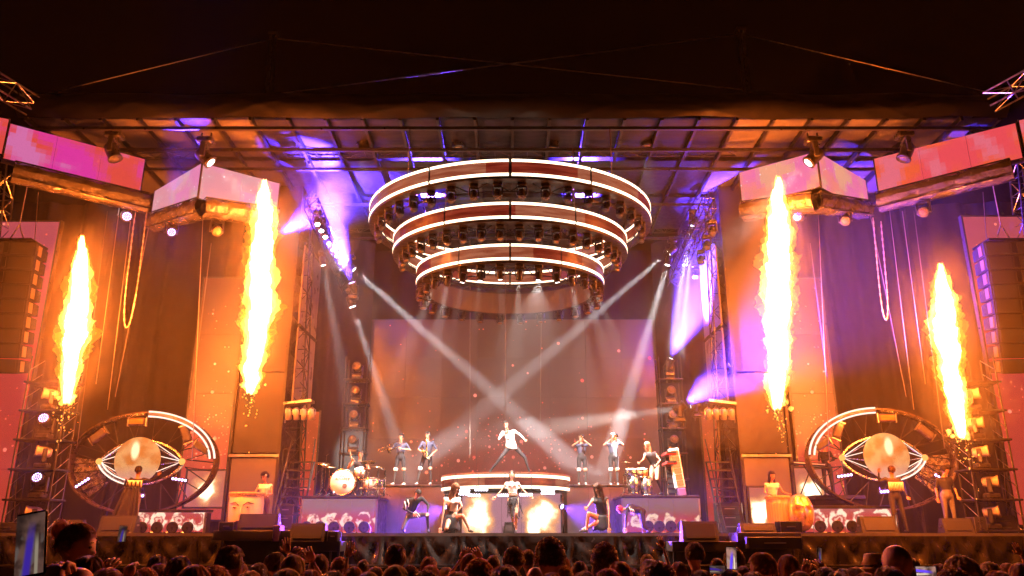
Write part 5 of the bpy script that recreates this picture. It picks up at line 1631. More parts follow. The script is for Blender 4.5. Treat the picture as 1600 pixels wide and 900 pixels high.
# ---- kneeling dancers with long hair, left and right
for s in (-1, 1):
    JK = skeleton(pel=(.04 * s, .08, .42), wst=(.02 * s, .06, .58), chs=(-.0 * s, .0, .80), nck=(-.03 * s, -.02, .98), hed=(-.07 * s, -.05, 1.13), shl=(-.19, 0, .90), shr=(.17, 0, .90),
                  hil=(-.06, .05, .40), hir=(.13, .05, .40), face=(-.6 * s, -.8, -.2))
    if s < 0:
        JK.update(ell=V3(-.22, -.10, .58), wrl=V3(-.28, -.16, .14), elr=V3(.26, -.16, .68), wrr=V3(.12, -.20, .52), knl=V3(-.12, -.25, .12), anl=V3(-.2, .1, .09), knr=V3(.30, -.28, .44), anr=V3(.48, -.22, .09))
    else:
        JK.update(elr=V3(.20, -.12, .56), wrr=V3(.18, -.16, .14), ell=V3(-.32, -.16, .72), wrl=V3(-.38, -.22, .66), knr=V3(.18, -.2, .14), anr=V3(.2, .15, .09), knl=V3(-.36, -.24, .50), anl=V3(-.42, -.22, .09), hil=V3(-.12, .02, .40))
        JK.update(knr=V3(-.28, -.10, .18), anr=V3(-.5, .0, .09))
    t, hd = person('kneeling dancer with long loose hair %s' % ('beside the man in black, left of the glowing screen' if s < 0 else 'beside the red-haired dancer, right of the glowing screen'), ground_at(706 if s < 0 else 940, 832, 24.2, STAGE), JK, dict(top=K_white if s < 0 else K_black, bottom=K_black), 'longer', H_ginger if s < 0 else H_brown, fem=True, zones=dict(uarm='skin', thigh='skin', calf='skin'), hands=(.3, .3), scale=1.10, hs=1.28)
    cloth_sheet(t, 'skirt', lambda u, v: Vector((.03 * s + (.16 + .10 * v) * math.cos(6.283 * u), .06 + (.15 + .06 * v) * math.sin(6.283 * u), .46 - .38 * v + .03 * math.sin(u * 40) * v)), 30, 5, K_black)

# ---- crouching men in black
JC = skeleton(pel=(-.16, .1, .50), wst=(-.15, .04, .64), chs=(-.10, -.06, .86), nck=(-.02, -.15, 1.0), hed=(.04, -.26, 1.06), shl=(-.29, -.05, .92), shr=(.14, -.06, .96),
              ell=(-.34, -.20, .66), wrl=(-.06, -.36, .52), elr=(.34, -.16, .76), wrr=(.34, -.30, .55), hil=(-.24, .08, .48), hir=(-.06, .08, .48), knl=(-.36, -.15, .10), anl=(-.38, .30, .09), knr=(.32, -.22, .50), anr=(.36, -.14, .09), face=(.15, -.85, -.6))
t, hd = person('crouching man in a black jacket with white streaks, left of the dancers', ground_at(650, 832, 24.5, STAGE), JC, dict(top=K_black, bottom=pbr('cloth_shiny_black', (.045, .04, .06), .4, 0, .2, 6)), 'short', H_dark, zones=dict(farm='top'), hands=(.2, .5), scale=1.05)
for k, (x0, z0, x1, z1) in enumerate(((-.33, .86, -.28, .62), (-.24, .90, -.20, .70), (-.06, .55, .10, .40), (-.02, .58, .14, .44))):
    MB().path([(x0, -.22 - .02 * k, z0), ((x0 + x1) / 2 + .02, -.27, (z0 + z1) / 2), (x1, -.28 - .03 * k, z1)], .016, 5, .008).build('white_streak', K_white, t, True)
JC2 = skeleton(pel=(.34, .05, .62), wst=(.22, 0, .68), chs=(.02, -.06, .72), nck=(-.16, -.10, .72), hed=(-.30, -.14, .66), shl=(-.06, -.20, .72), shr=(-.02, .10, .76), ell=(-.16, -.28, .44), wrl=(-.18, -.34, .15), elr=(-.10, .05, .45), wrr=(-.16, -.02, .15),
               hil=(.34, -.05, .58), hir=(.40, .12, .60), knl=(.36, -.18, .20), anl=(.52, .0, .09), knr=(.42, .05, .2), anr=(.6, .2, .09), face=(-.1, -.75, -.65), hup=(-.3, -.5, .8))
t, hd = person('red-haired dancer in black bent down on hands beside the kneeling woman', ground_at(985, 832, 24.6, STAGE), JC2, dict(top=K_black, bottom=K_black), 'short2', H_red, zones=dict(farm='top'), hands=(.2, .2), scale=1.0)
for k in range(3): MB().path([(-.04 + .05 * k, -.24, .74 - .03 * k), (.0 + .05 * k, -.26, .62), (-.02 + .05 * k, -.24, .50)], .016, 5, .008).build('white_streak', K_white, t, True)

# ---- trombone and saxophone players (left), trumpet players (right)
boots = dict(calf='sock', thigh='skin', foot='shoe', hips='short')
def horn_man(label, x, Y, J, hair='under', hm=None, sc=1.03, hands=(.8, .8)):
    r_ = horn_man_(label, x, Y, J, hair, hm, sc, hands)
    for q in ('l', 'r'):
        k = J['kn' + q]; up_ = (J['hi' + q] - k).normalized()
        MB().path([k + up_ * -.02, k + up_ * .02, k + up_ * .06, k + up_ * .09], lambda u: .066 + .012 * math.sin(3 * u), 12).build('knee_band', K_white if q == 'l' else SKIN, r_[0], True)
    return r_
def horn_man_(label, x, Y, J, hair, hm, sc, hands):
    return person(label, ground_at(x, 757, Y, ZHORN), J, dict(top=K_navy, short=K_black, bottom=K_black, sock=K_dark, shoe=K_wshoe), hair, hm or H_dark, zones=dict(calf='sock', thigh='short'), hands=hands, scale=sc)
JT = skeleton(shl=(-.18, 0, 1.41), ell=(-.30, -.16, 1.20), wrl=(-.30, -.36, 1.18), elr=(.34, -.08, 1.18), wrr=(.05, -.24, 1.22), face=(-.45, -.9, -.05), knl=(-.15, -.03, .5), anl=(-.20, .02, .09), knr=(.14, -.02, .5), anr=(.17, .02, .09))
TRB, hd = horn_man('trombone player in dark shorts on the left grey riser', 624, 28.5, JT)
tb = prop('trombone', 'brass trombone held down to the left by the player on the grey riser', 'trombone', TRB.location)
M_brass = pbr('brass', (.80, .52, .18), .22, 1.0, .15, 10)
m0 = hd[0] + hd[1] * .10 + V3(0, 0, -.07); dr = V3(-.70, -.55, -.42).normalized(); sd2 = V3(.3, 0, -.55).normalized()
A_ = m0; B_ = m0 + dr * .95
MB().path([A_, B_, B_ + sd2 * .09, A_ + dr * .12 + sd2 * .09], .010, 6).build('slide', M_brass, tb, True)
MB().path([A_ + dr * .12 + sd2 * .09, A_ - dr * .12 + sd2 * .11, A_ - dr * .14 + sd2 * .17, A_ + dr * .2 + sd2 * .18], .011, 6).build('tuning_bow', M_brass, tb, True)
MB().path([A_ + dr * .2 + sd2 * .18, A_ + dr * .4 + sd2 * .18, A_ + dr * .5 + sd2 * .18, A_ + dr * .55 + sd2 * .18], lambda u: .012 + .085 * u ** 4, 14).build('bell', M_brass, tb, True)
JX = skeleton(ell=(-.29, -.10, 1.16), wrl=(-.10, -.26, 1.02), elr=(.32, -.08, 1.14), wrr=(.10, -.26, .90), face=(-.3, -1, -.1), knl=(-.22, -.05, .5), anl=(-.30, .02, .09), knr=(.12, -.02, .5), anr=(.15, .03, .09))
SAX, hd = horn_man('saxophone player in dark shorts right of the trombone player', 666, 28.4, JX, sc=1.06)
sx = prop('saxophone', 'golden saxophone held across the chest by its player', 'saxophone', SAX.location)
q0 = (hd[0] + hd[1] * .10 + V3(0, 0, -.07)) * 1.06
MB().path([q0, q0 + V3(.0, -.06, -.02), q0 + V3(.02, -.10, -.12), q0 + V3(.03, -.10, -.35), q0 + V3(.05, -.12, -.62), q0 + V3(.03, -.16, -.70), q0 + V3(-.03, -.20, -.68), q0 + V3(-.05, -.22, -.56), q0 + V3(-.06, -.25, -.46)], lambda u: .011 + .020 * u + .055 * max(0, (u - .75) / .25) ** 2, 12).build('body_tube', M_brass, sx, True)
for k in range(6): MB().ball(q0 + V3(.03, -.125, -.2 - .07 * k), .018, 8, 5).build('key_cup', M_brass, sx, True)
JP = skeleton(ell=(-.32, -.16, 1.34), wrl=(-.06, -.30, 1.52), elr=(.32, -.16, 1.34), wrr=(.06, -.30, 1.52), face=(0, -1, .1))
for k, (x, Y, sc) in enumerate(((910, 28.6, 1.02), (960, 28.8, 1.06))):
    JJ = {kk: v.copy() for kk, v in JP.items()}
    t, hd = horn_man('trumpet player with raised elbows, %s of the two right of the platform' % ('nearer' if k == 0 else 'farther'), x, Y, JJ, 'short' if k == 0 else 'under', None, sc)
    o = prop('trumpet', 'trumpet at the lips of the %s trumpet player' % ('nearer' if k == 0 else 'farther'), 'trumpet', t.location)
    q = (hd[0] + hd[1] * .10 + V3(0, 0, -.06)) * sc; dd = V3(.15 if k else 0, -1, .05).normalized()
    MB().path([q, q + dd * .34, q + dd * .42 + V3(0, 0, -.05), q + dd * .34 + V3(0, 0, -.10), q + dd * .12 + V3(0, 0, -.10), q + dd * .08 + V3(0, 0, -.04)], .010, 6).build('tubing', M_brass, o, True)
    MB().path([q + dd * .2, q + dd * .36, q + dd * .46, q + dd * .50], lambda u: .012 + .05 * u ** 3, 12).build('bell', M_brass, o, True)
    for j in range(3): MB().tube(q + dd * (.16 + .035 * j) + V3(0, 0, .05), q + dd * (.16 + .035 * j) + V3(0, 0, -.12), .012, n=8).build('valve', M_brass, o)

# ---- drummer and drum kit on the left riser
DC = at(551, 775, 26.5); DC.z = ZDL
JDR = skeleton(pel=(0, .0, .60), wst=(0, -.02, .74), chs=(0, -.05, .95), nck=(0, -.06, 1.12), hed=(.02, -.08, 1.27), shl=(-.18, -.05, 1.05), shr=(.18, -.05, 1.05), ell=(-.34, -.12, .86), wrl=(-.20, -.26, 1.06), elr=(.30, -.18, .84), wrr=(.20, -.40, .82),
               hil=(-.09, 0, .57), hir=(.09, 0, .57), knl=(-.22, -.38, .54), knr=(.22, -.38, .54), anl=(-.22, -.40, .10), anr=(.22, -.40, .10), face=(-.1, -1, -.05))
DRM, hd = person('drummer in a black sleeveless shirt behind the white bass drum', (DC.x + .1, DC.y + .45, ZDL), JDR, dict(top=K_black, bottom=K_dark), 'short', H_dark, zones=dict(uarm='skin'), hands=(1.3, 1.3), scale=1.1)
stick = prop('drumstick', 'raised drumstick in the right hand of the drummer', 'drumstick', DRM.location)
MB().path([V3(-.20, -.30, 1.12), V3(-.30, -.36, 1.52)], .014, 6, .009).build('stick', pbr('stick_wood', (.6, .45, .28), .5), stick)
M_drumhead = pbr('drum_head', (.80, .78, .72), .5, 0, .06, 3); M_shell = pbr('drum_shell_amber', (.62, .34, .12), .3, .1, .2, 5); M_cym = pbr('cymbal_bronze', (.78, .60, .32), .25, 1, .15, 14)
def drum(name, label, c, r, depth, axis, front=True, shell=None):
    """axis: unit vector out of the playing head"""
    t = prop(name, label, 'drum', c)
    q = Vector(axis).to_track_quat('Z', 'Y').to_matrix()
    MB().lathe([(r, -depth / 2), (r, depth / 2)], n=28, rot=q).build('shell', shell or M_shell, t, True)
    for sg in (-1, 1):
        MB().lathe([(.001, sg * (depth / 2 + .004)), (r * .97, sg * (depth / 2 + .002)), (r * .985, sg * (depth / 2 - .004))], n=28, rot=q).build('drum_skin', M_drumhead, t, True)
        MB().lathe([(r * .985, sg * (depth / 2 - .02)), (r * 1.03, sg * (depth / 2 - .02)), (r * 1.03, sg * (depth / 2 + .012)), (r * .985, sg * (depth / 2 + .012)), (r * .985, sg * (depth / 2 - .02))], n=28, rot=q).build('hoop', M_chrome, t, True)
    for k in range(8):
        a = 2 * math.pi * k / 8
        MB().tube(q @ V3(math.cos(a) * r * 1.02, math.sin(a) * r * 1.02, -depth * .4), q @ V3(math.cos(a) * r * 1.02, math.sin(a) * r * 1.02, depth * .4), .010, n=5).build('lug', M_chrome, t)
    return t, q
bd, q = drum('bass_drum', 'big white-fronted bass drum with lettering on the drum riser', at(536, 773, 25.95) + V3(0, 0, 0.0), .40, .42, (0, -1, 0))
bd.location.z = ZDL + .43
MB().lathe([(.001, .226), (.075, .225)], (.08, -.0, -.12), n=18, rot=Matrix.Rotation(R(90), 3, 'X')).build('sound_hole', pbr('hole_brown', (.16, .10, .06), .8), bd)
for kx, (txt, sz, zz, xx) in enumerate((('Jose', .10, .17, -.02), ('ALVAREZ', .115, .06, .0))):
    cu = bpy.data.curves.new('lettering', 'FONT'); cu.body = txt; cu.size = sz; cu.align_x = 'CENTER'; cu.extrude = .001
    to = bpy.data.objects.new('lettering_tmp', cu); COL.objects.link(to)
    me = bpy.data.meshes.new_from_object(to.evaluated_get(bpy.context.evaluated_depsgraph_get())); bpy.data.objects.remove(to)
    me.materials.append(K_black)
    o = link('lettering', me, bd); o.location = (xx, -.219, zz); o.rotation_euler = (R(90), 0, 0)
for q_ in (-1, 1): MB().tube((q_ * .33, -.1, -.25), (q_ * .46, -.25, -.43), .012).build('spur', M_chrome, bd)
drum('tom_drum', 'cream tom drum between bass drum and drummer', at(562, 738, 26.0), .17, .26, (-.1, -.35, .95), shell=pbr('pearl', (.72, .64, .50), .3, .1, .1, 8))
drum('floor_tom', 'large floor tom with chrome rods right of the bass drum', at(578, 757, 26.1), .22, .42, (0, -.1, 1), shell=pbr('pearl', (.72, .64, .50), .3, .1, .1, 8))
drum('snare_drum', 'shiny snare drum at the right end of the drum riser', at(592, 755, 26.2), .18, .16, (0, -.1, 1), shell=M_chrome)
def cymbal(label, x, y, Y, r, tilt, zb, stand=True):
    p = at(x, y, Y)
    t = prop('cymbal_stand', label, 'cymbal', (p.x, Y, zb))
    h = p.z - zb
    rot = Matrix.Rotation(tilt, 3, 'X') @ Matrix.Rotation(tilt * .4, 3, 'Y')
    MB().lathe([(.001, .03), (.04, .025), (.05, .008), (r, -.012), (r, -.016), (.05, .002)], (0, 0, h), n=24, rot=rot).build('cymbal', M_cym, t, True)
    MB().tube((0, 0, .25), (0, 0, h), .012, n=6).build('pole', M_chrome, t)
    MB().tube((0, 0, .2), (0, 0, h * .6), .018, n=6).build('lower_pole', M_chrome, t)
    for k in range(3):
        a = 2 * math.pi * k / 3 + .5
        MB().tube((0, 0, .32), (math.cos(a) * .26, math.sin(a) * .26, .01), .011, n=5).build('leg', M_chrome, t)
cymbal('upper cymbal at the far left of the drum kit', 505, 724, 26.1, .24, .25, ZDL); cymbal('lower cymbal at the left of the drum kit', 515, 729, 25.95, .22, .15, ZDL)
cymbal('flat cymbal above the bass drum', 531, 738, 26.2, .24, .08, ZDL); cymbal('reddish cymbal right of the drummer', 575, 722, 26.3, .26, -.15, ZDL); cymbal('low cymbal at the right end of the drum kit', 590, 729, 26.2, .22, .1, ZDL)
# microphone and hardware stands
def mic_stand(label, x, y, Y, zb, boom=(.2, 0, .1), r=.011):
    p = at(x, y, Y); t = prop('microphone_stand', label, 'microphone', (p.x, Y, zb)); h = p.z - zb
    MB().tube((0, 0, .02), (0, 0, h), r, n=6).build('pole', M_chrome, t)
    MB().tube((0, 0, h), V3(0, 0, h) + Vector(boom), r * .8, n=6).build('boom', M_chrome, t)
    MB().path([V3(0, 0, h) + Vector(boom), V3(0, 0, h) + Vector(boom) * 1.35], .02, 8).build('microphone', M_black, t)
    for k in range(3):
        a = 2 * math.pi * k / 3
        MB().tube((0, 0, .12), (math.cos(a) * .24, math.sin(a) * .24, .0), r * .8, n=5).build('leg', M_chrome, t)
mic_stand('tall chrome microphone stand at the left end of the drum kit', 510, 712, 25.95, ZDL, (.08, -.05, .06)); mic_stand('second chrome microphone stand beside the drum kit', 503, 730, 26.0, ZDL, (-.2, .05, -.3))
mic_stand('thin microphone stand right of the snare drum', 601, 735, 26.0, ZDL, (-.12, 0, .06)); mic_stand('thin chrome stand before the floor tom', 570, 742, 25.85, ZDL, (.06, 0, .05))
# chrome rack of the kit
t = prop('drum_rack', 'chrome tube rack around the right half of the drum kit', 'drum rack', (at(580, 770, 25.9).x, 25.9, ZDL))
for x in (-.35, -.1, .2, .42): MB().tube((x, 0, 0), (x, 0, .75 + .1 * (x > 0)), .02, n=6).build('upright', M_chrome, t)
for z in (.25, .50): MB().tube((-.4, 0, z), (.46, 0, z), .018, n=6).build('crossbar', M_chrome, t)

# ---- percussionist with pale hair on the right riser, timbales and congas
PCp = at(1020, 774, 26.4)
JB = skeleton(pel=(.12, .02, .92), wst=(.08, -.02, 1.05), chs=(.0, -.08, 1.24), nck=(-.06, -.10, 1.40), hed=(-.10, -.14, 1.54), shl=(-.18, -.12, 1.31), shr=(.14, -.06, 1.33), ell=(-.26, -.24, 1.10), wrl=(-.40, -.36, 1.0), elr=(.28, -.14, 1.08), wrr=(.10, -.34, .92), hil=(.04, 0, .90), hir=(.20, 0, .90), knl=(-.02, -.06, .5), anl=(-.06, .0, .09), knr=(.16, -.10, .52), anr=(.34, .14, .14), face=(-.7, -.7, -.25))
t, hd = person('percussionist with pale blond hair behind the silver drums on the right riser', (PCp.x, 26.5, ZDR), JB, dict(top=K_black, bottom=K_black, sock=K_dark), 'long', H_pale, fem=True, zones=dict(uarm='skin', thigh='skin', calf='sock'), hands=(1.0, 1.0), scale=1.05)
M_silv = pbr('silver_drum', (.70, .68, .66), .2, .9, .15, 8)
for k, (x, y, r, d) in enumerate(((986, 738, .20, .20), (1003, 738, .19, .22), (990, 757, .18, .55), (1010, 760, .18, .55))):
    drum('timbale' if k < 2 else 'conga', '%s %s on the percussion riser' % (('left shining silver', 'right')[k % 2], 'timbale' if k < 2 else 'tall silver drum'), at(x, y, 26.0), r, d, (0, -.25, 1) if k < 2 else (0, -.05, 1), shell=M_silv if k != 1 else M_shell)
cymbal('small cymbal left of the timbales', 979, 722, 26.2, .18, .1, ZDR); mic_stand('chrome stand at the left end of the percussion riser', 974, 742, 25.9, ZDR, (.1, 0, .1)); mic_stand('chrome stand beside the tall silver drums', 1016, 745, 25.9, ZDR, (.1, 0, .12))
# keyboards with the slanted lit panel
p = at(1052, 774, 26.2)
t = prop('keyboard_stack', 'two red keyboards on a dark stand at the right end of the riser', 'keyboard', (p.x, 26.2, ZDR))
for k, z in enumerate((1.02, 1.32)):
    MB().cbox((-.05, .1, z), (.34, .9, .10), .02).build('keyboard', pbr('keyboard_red', (.42, .05, .045), .35, 0, .15, 6), t)
    MB().box((-.05, -.36, z + .03), (.30, .02, .05)).build('end_panel', M_black, t)
for x in (-.15, .1):
    MB().tube((x, 0, 0), (x, .2, 1.3), .03, n=6).build('post', M_chrome, t)
for k in range(5): MB().box((-.02, -.02, .15 + .16 * k), (.24, .05, .10)).build('gear_plate', M_dsteel, t)
p = at(1068, 774, 26.0)
t = prop('slanted_panel', 'slanted white-framed panel glowing orange beside the keyboards', 'light panel', (p.x, 26.0, ZDR), (0, R(-7), 0))
MB().cbox((-.06, 0, .88), (.34, .10, 1.25), .02).build('frame', K_white, t)
for k in range(6): MB().box((-.05, -.058, .40 + .19 * k), (.22, .02, .165)).build('orange_cell', glow('orange_panel', (1.0, .42, .12), .9), t)
MB().cbox((-.04, 0, .12), (.26, .2, .24), .02).build('foot', M_viol, t)

# ---- percussionists by the face drums, left and right
JH = skeleton(ell=(-.26, -.12, 1.16), wrl=(-.20, -.34, 1.08), elr=(.24, -.10, 1.14), wrr=(.02, -.30, 1.05), hed=(-.03, -.04, 1.625), face=(-.35, -.9, -.2))
tL, hd = person('woman with dark afro hair and white top drumming behind the left face drum', ground_at(408, 832, 25.3, STAGE), JH, dict(top=K_white, bottom=K_brown), 'afro', H_dark, fem=True, zones=dict(uarm='skin'), hands=(.3, .3), scale=1.02)
MB().ball(hd[0] + V3(.06, -.09, .06), .035, 8, 6, (1, .5, 1)).build('flower', K_white, tL, True)
JH2 = skeleton(ell=(-.26, -.10, 1.14), wrl=(-.08, -.32, 1.05), elr=(.28, -.10, 1.16), wrr=(.34, -.34, 1.10), hed=(.02, -.03, 1.625), face=(.4, -.9, -.1))
tR, hd = person('woman with dark curls and white top drumming beside the golden mask', ground_at(1213, 832, 25.2, STAGE), JH2, dict(top=K_white, bottom=K_cream), 'curl_long', H_dark, fem=True, zones=dict(uarm='skin'), hands=(.3, .3), scale=1.04)
M_gold = pbr('gold_paint', (.80, .52, .20), .3, .55, .2, 5); M_straw = pbr('straw', (.55, .36, .14), .8, 0, .4, 20, .5, 40, .3, (1, 1, .1)); M_pale = pbr('pale_face_paint', (.78, .66, .48), .45, 0, .12, 4)
def face_drum(label, x, Y, w, h, mat, gold=False):
    t = prop('face_drum', label, 'drum', ground_at(x, 832, Y, STAGE))
    if gold:      # a free-standing oval mask
        def f(u, v):
            a = -math.pi / 2 + math.pi * u; e = math.pi * v
            rr = math.sin(e) ** .8
            nose = .10 * math.exp(-((u - .5) / .05) ** 2 - ((v - .52) / .14) ** 2)
            brow = .03 * math.exp(-((v - .38) / .05) ** 2) - .05 * math.exp(-((abs(u - .5) - .16) / .07) ** 2 - ((v - .45) / .05) ** 2)
            lips = .035 * math.exp(-((u - .5) / .10) ** 2 - ((v - .74) / .035) ** 2)
            d = (w * .40 + nose + brow + lips) * rr
            return V3(math.sin(a) * w / 2 * rr, -math.cos(a) * d, h * .55 + h * .5 * math.cos(e))
        MB().grid(f, 36, 40).build('mask', mat, t, True)
        for q in (-1, 1):
            MB().path([(q * .05, -.235, h * .66), (q * .13, -.225, h * .68), (q * .20, -.16, h * .65)], .012, 5).build('brow', K_brown, t, True)
            MB().ball((q * .12, -.20, h * .60), .035, 8, 6, (1.3, .4, .5)).build('eye', K_eye, t, True)
        MB().lathe([(.10, 0), (.09, h * .18), (.06, h * .3)], n=14).build('stand', M_dsteel, t)
    else:
        MB().lathe([(w * .42, 0), (w * .48, h * .3), (w * .5, h * .72), (w * .47, h * .95)], n=28).build('barrel', mat, t, True)
        MB().lathe([(.001, h * .955), (w * .46, h * .955)], n=28).build('drum_skin', M_drumhead, t)
        b = MB(); rnd = random.Random(9)
        for k in range(260):
            a = rnd.uniform(0, 6.283); r0 = w * .49; L = rnd.uniform(.07, .15)
            p = V3(math.cos(a) * r0, math.sin(a) * r0, h * .96 + rnd.uniform(-.03, .02)); d = V3(math.cos(a) * .5 + rnd.gauss(0, .25), math.sin(a) * .5 + rnd.gauss(0, .25), -1).normalized()
            s_ = V3(-math.sin(a), math.cos(a), 0) * .010
            b.add([p - s_, p + s_, p + d * L], [(0, 1, 2)])
        o = b.build('straw_fringe', M_straw, t); o['kind'] = 'stuff'
        MB().lathe([(w * .47, h * .9), (w * .52, h * .93), (w * .52, h * .99), (w * .47, h * .99), (w * .47, h * .9)], n=28).build('rope_rim', M_straw, t, True)
        if mat is M_pale:
            for q in (-1, 1):
                MB().path([(q * .06 * w, -w * .50, h * .66), (q * .18 * w, -w * .485, h * .74), (q * .34 * w, -w * .40, h * .70)], .012, 5).build('brow', K_eye, t, True)
                MB().ball((q * .20 * w, -w * .475, h * .62), .05, 10, 6, (1.2, .35, .6)).build('eye', M_gold, t, True)
                MB().ball((q * .20 * w, -w * .485, h * .62), .022, 8, 6, (1, .6, 1)).build('pupil', K_eye, t, True)
            MB().path([(.0, -w * .50, h * .60), (.0, -w * .54, h * .44), (.05 * w, -w * .52, h * .40)], .022, 6).build('nose', M_pale, t, True)
            MB().path([(-.12 * w, -w * .49, h * .26), (0, -w * .51, h * .24), (.12 * w, -w * .49, h * .26)], .018, 6).build('mouth', K_lip, t, True)
        else:
            for k in range(14):
                a = math.pi + math.pi * (k + .5) / 14
                MB().tube((math.cos(a) * w * .45, math.sin(a) * w * .45, .03), (math.cos(a) * w * .51, math.sin(a) * w * .51, h * .78), .020, n=5).build('stave', mat, t)
    return t
face_drum('wide barrel drum with a painted pale face and straw rim', 381, 24.6, 1.02, 1.18, M_pale)
face_drum('pale wooden barrel drum with a straw rim before the right percussionist', 1220, 24.6, .72, 1.08, pbr('pale_wood', (.62, .48, .32), .6, 0, .2, 4, .2, 20, .3, (6, 6, .4)))
face_drum('golden oval face mask standing before the right percussionist', 1254, 24.3, .78, 1.05, M_gold, True)

# ---- man conducting before the left eye, seen from behind, with a cape
JM = skeleton(ell=(-.26, -.12, 1.22), wrl=(-.16, -.30, 1.34), elr=(.42, -.05, 1.36), wrr=(.60, -.12, 1.50), face=(.1, 1, 0), hed=(0, .01, 1.63))
tm, hd = person('man with raised arm seen from behind before the left eye, long dark cape', ground_at(203, 832, 24.4, STAGE), JM, dict(top=K_black, bottom=K_grey), 'short', H_dark, zones=dict(farm='top'), hands=(.4, .2), scale=1.10)
cloth_sheet(tm, 'cape', lambda u, v: Vector((-.04 - .10 * v + (.20 + .26 * v) * (2 * u - 1), -.15 - .10 * v + .05 * math.cos(u * 28 + 2 * math.sin(u * 7)) * (.3 + v), 1.22 - 1.18 * v)), 40, 8, K_dark)
cloth_sheet(tm, 'white_back_print', lambda u, v: Vector((-.24 + .46 * u, -.155 - .015 * math.cos(u * 20), 1.17 + .20 * v)), 12, 2, K_white)
for k in range(4): MB().box((-.16 + .11 * k, -.190, 1.265), (.05, .006, .14)).build('print_letter', K_dark, tm)
# ---- man before the right eye, seen from behind, white print on the back
JM2 = skeleton(shl=(-.19, 0, 1.42), ell=(-.40, -.06, 1.34), wrl=(-.42, -.16, 1.56), elr=(.26, .02, 1.14), wrr=(.28, -.1, .95), face=(-.1, 1, .05), anl=(-.10, .02, .09), anr=(.22, .02, .09), knr=(.16, 0, .5))
tm, hd = person('man in dark clothes with white back print, arm raised, before the right eye', ground_at(1406, 832, 24.3, STAGE), JM2, dict(top=K_dark, bottom=K_dark), 'under', H_brown, zones=dict(farm='top'), hands=(.3, .5), scale=1.10)
cloth_sheet(tm, 'white_back_print', lambda u, v: Vector((-.20 + .40 * u, -.150 - .012 * math.cos(u * 18), 1.08 + .24 * v)), 12, 2, K_white)
for k in range(9): MB().box((-.17 + .042 * k, -.182, 1.2), (.010, .006, .18)).build('print_letter', K_dark, tm)
# ---- stagehand right of him
JG = skeleton(ell=(-.28, -.04, 1.14), wrl=(-.30, -.10, .90), elr=(.25, .0, 1.14), wrr=(.22, -.14, .94), hed=(.04, -.05, 1.62), face=(.75, -.6, -.35))
person('stagehand in a black T-shirt and grey trousers looking down, beside the right lamp tower', ground_at(1488, 832, 24.5, STAGE), JG, dict(top=K_black, bottom=K_grey), 'short', H_dark, hands=(.4, .4), scale=1.12, heavy=1.1)
# ---- keyboard player behind the right eye on a podium
ky = at(1300, 775, 26.4)
t = prop('podium', 'dark podium of the keyboard player behind the right eye', 'podium', (ky.x, 26.4, STAGE))
zpd = zat(775, 26.4) - STAGE
MB().cbox((0, 0, zpd - .06), (1.6, 1.3, .12), .01).build('deck_plate', M_dsteel, t)
MB().box((0, .02, (zpd - .12) / 2), (1.5, 1.2, zpd - .125)).build('body', M_drape, t)
JKB = skeleton(ell=(-.26, -.12, 1.16), wrl=(-.34, -.34, 1.08), elr=(.24, -.12, 1.16), wrr=(-.02, -.36, 1.08), face=(-.6, -.8, -.2))
person('keyboard player in black standing behind the right eye hoop', (ky.x, 26.6, STAGE + zpd), JKB, dict(top=K_black, bottom=K_black), 'short', H_brown, zones=dict(farm='top'), hands=(.3, .3))
t = prop('keyboard', 'black keyboard on a stand left of the right eye hoop', 'keyboard', (at(1262, 740, 26.3).x, 26.2, STAGE + zpd))
MB().cbox((0, 0, 1.0), (1.1, .34, .10), .02, Matrix.Rotation(.08, 3, 'Y')).build('key_bed', M_black, t)
for k in range(18): MB().box((-.48 + .055 * k, -.18, 1.03 - .004 * k), (.045, .06, .03)).build('key', K_white, t)
for q in (-1, 1): MB().tube((q * .35, 0, .0), (-q * .15, 0, .98), .022, n=5).build('stand_leg', M_dsteel, t)
# ================================================================== the crowd
CB = {}
SKIN = pbr('crowd_skin', (.60, .33, .21), .5, 0, .10, 12); SKIN2 = pbr('crowd_skin_tan', (.50, .27, .17), .5, 0, .10, 12)
def crowd_body(key, J, fem, top, skin, hands):
    me, hd = body_mesh('spectator_body_' + key, J, dict(skin=skin, shoe=K_shoe, top=top, bottom=K_dark), fem, dict(uarm='skin') if fem else None, .024 if key != 'near' else .014, 1.0, hands, 1.0, True)
    CB[key] = (me, hd)
K_t1 = C('crowd_black', (.08, .072, .07)); K_t2 = C('crowd_grey', (.22, .19, .17)); K_t3 = C('crowd_maroon', (.22, .07, .06)); K_t4 = C('crowd_white', (.55, .5, .45))
arms = dict(ell=(-.27, -.10, 1.14), wrl=(-.20, -.28, 1.06), elr=(.27, -.10, 1.14), wrr=(.18, -.28, 1.06))
crowd_body('man', skeleton(**arms), False, K_t1, SKIN, (.6, .6))
crowd_body('man2', skeleton(hed=(.02, -.03, 1.62), **arms), False, K_t2, SKIN2, (.6, .6))
crowd_body('woman', skeleton(**arms), True, K_t3, SKIN, (.6, .6))
crowd_body('arm', skeleton(ell=(-.25, .0, 1.13), wrl=(-.22, -.2, 1.0), elr=(.30, -.06, 1.60), wrr=(.27, -.10, 1.85)), True, K_t1, SKIN, (.5, .12))
crowd_body('arm_left', skeleton(elr=(.25, .0, 1.13), wrr=(.22, -.2, 1.0), ell=(-.30, -.06, 1.60), wrl=(-.24, -.10, 1.85)), True, K_t1, SKIN, (.12, .5))
crowd_body('clap', skeleton(ell=(-.30, -.16, 1.42), wrl=(-.10, -.24, 1.70), elr=(.30, -.16, 1.42), wrr=(.10, -.24, 1.70)), True, K_t4, SKIN, (.5, .5))
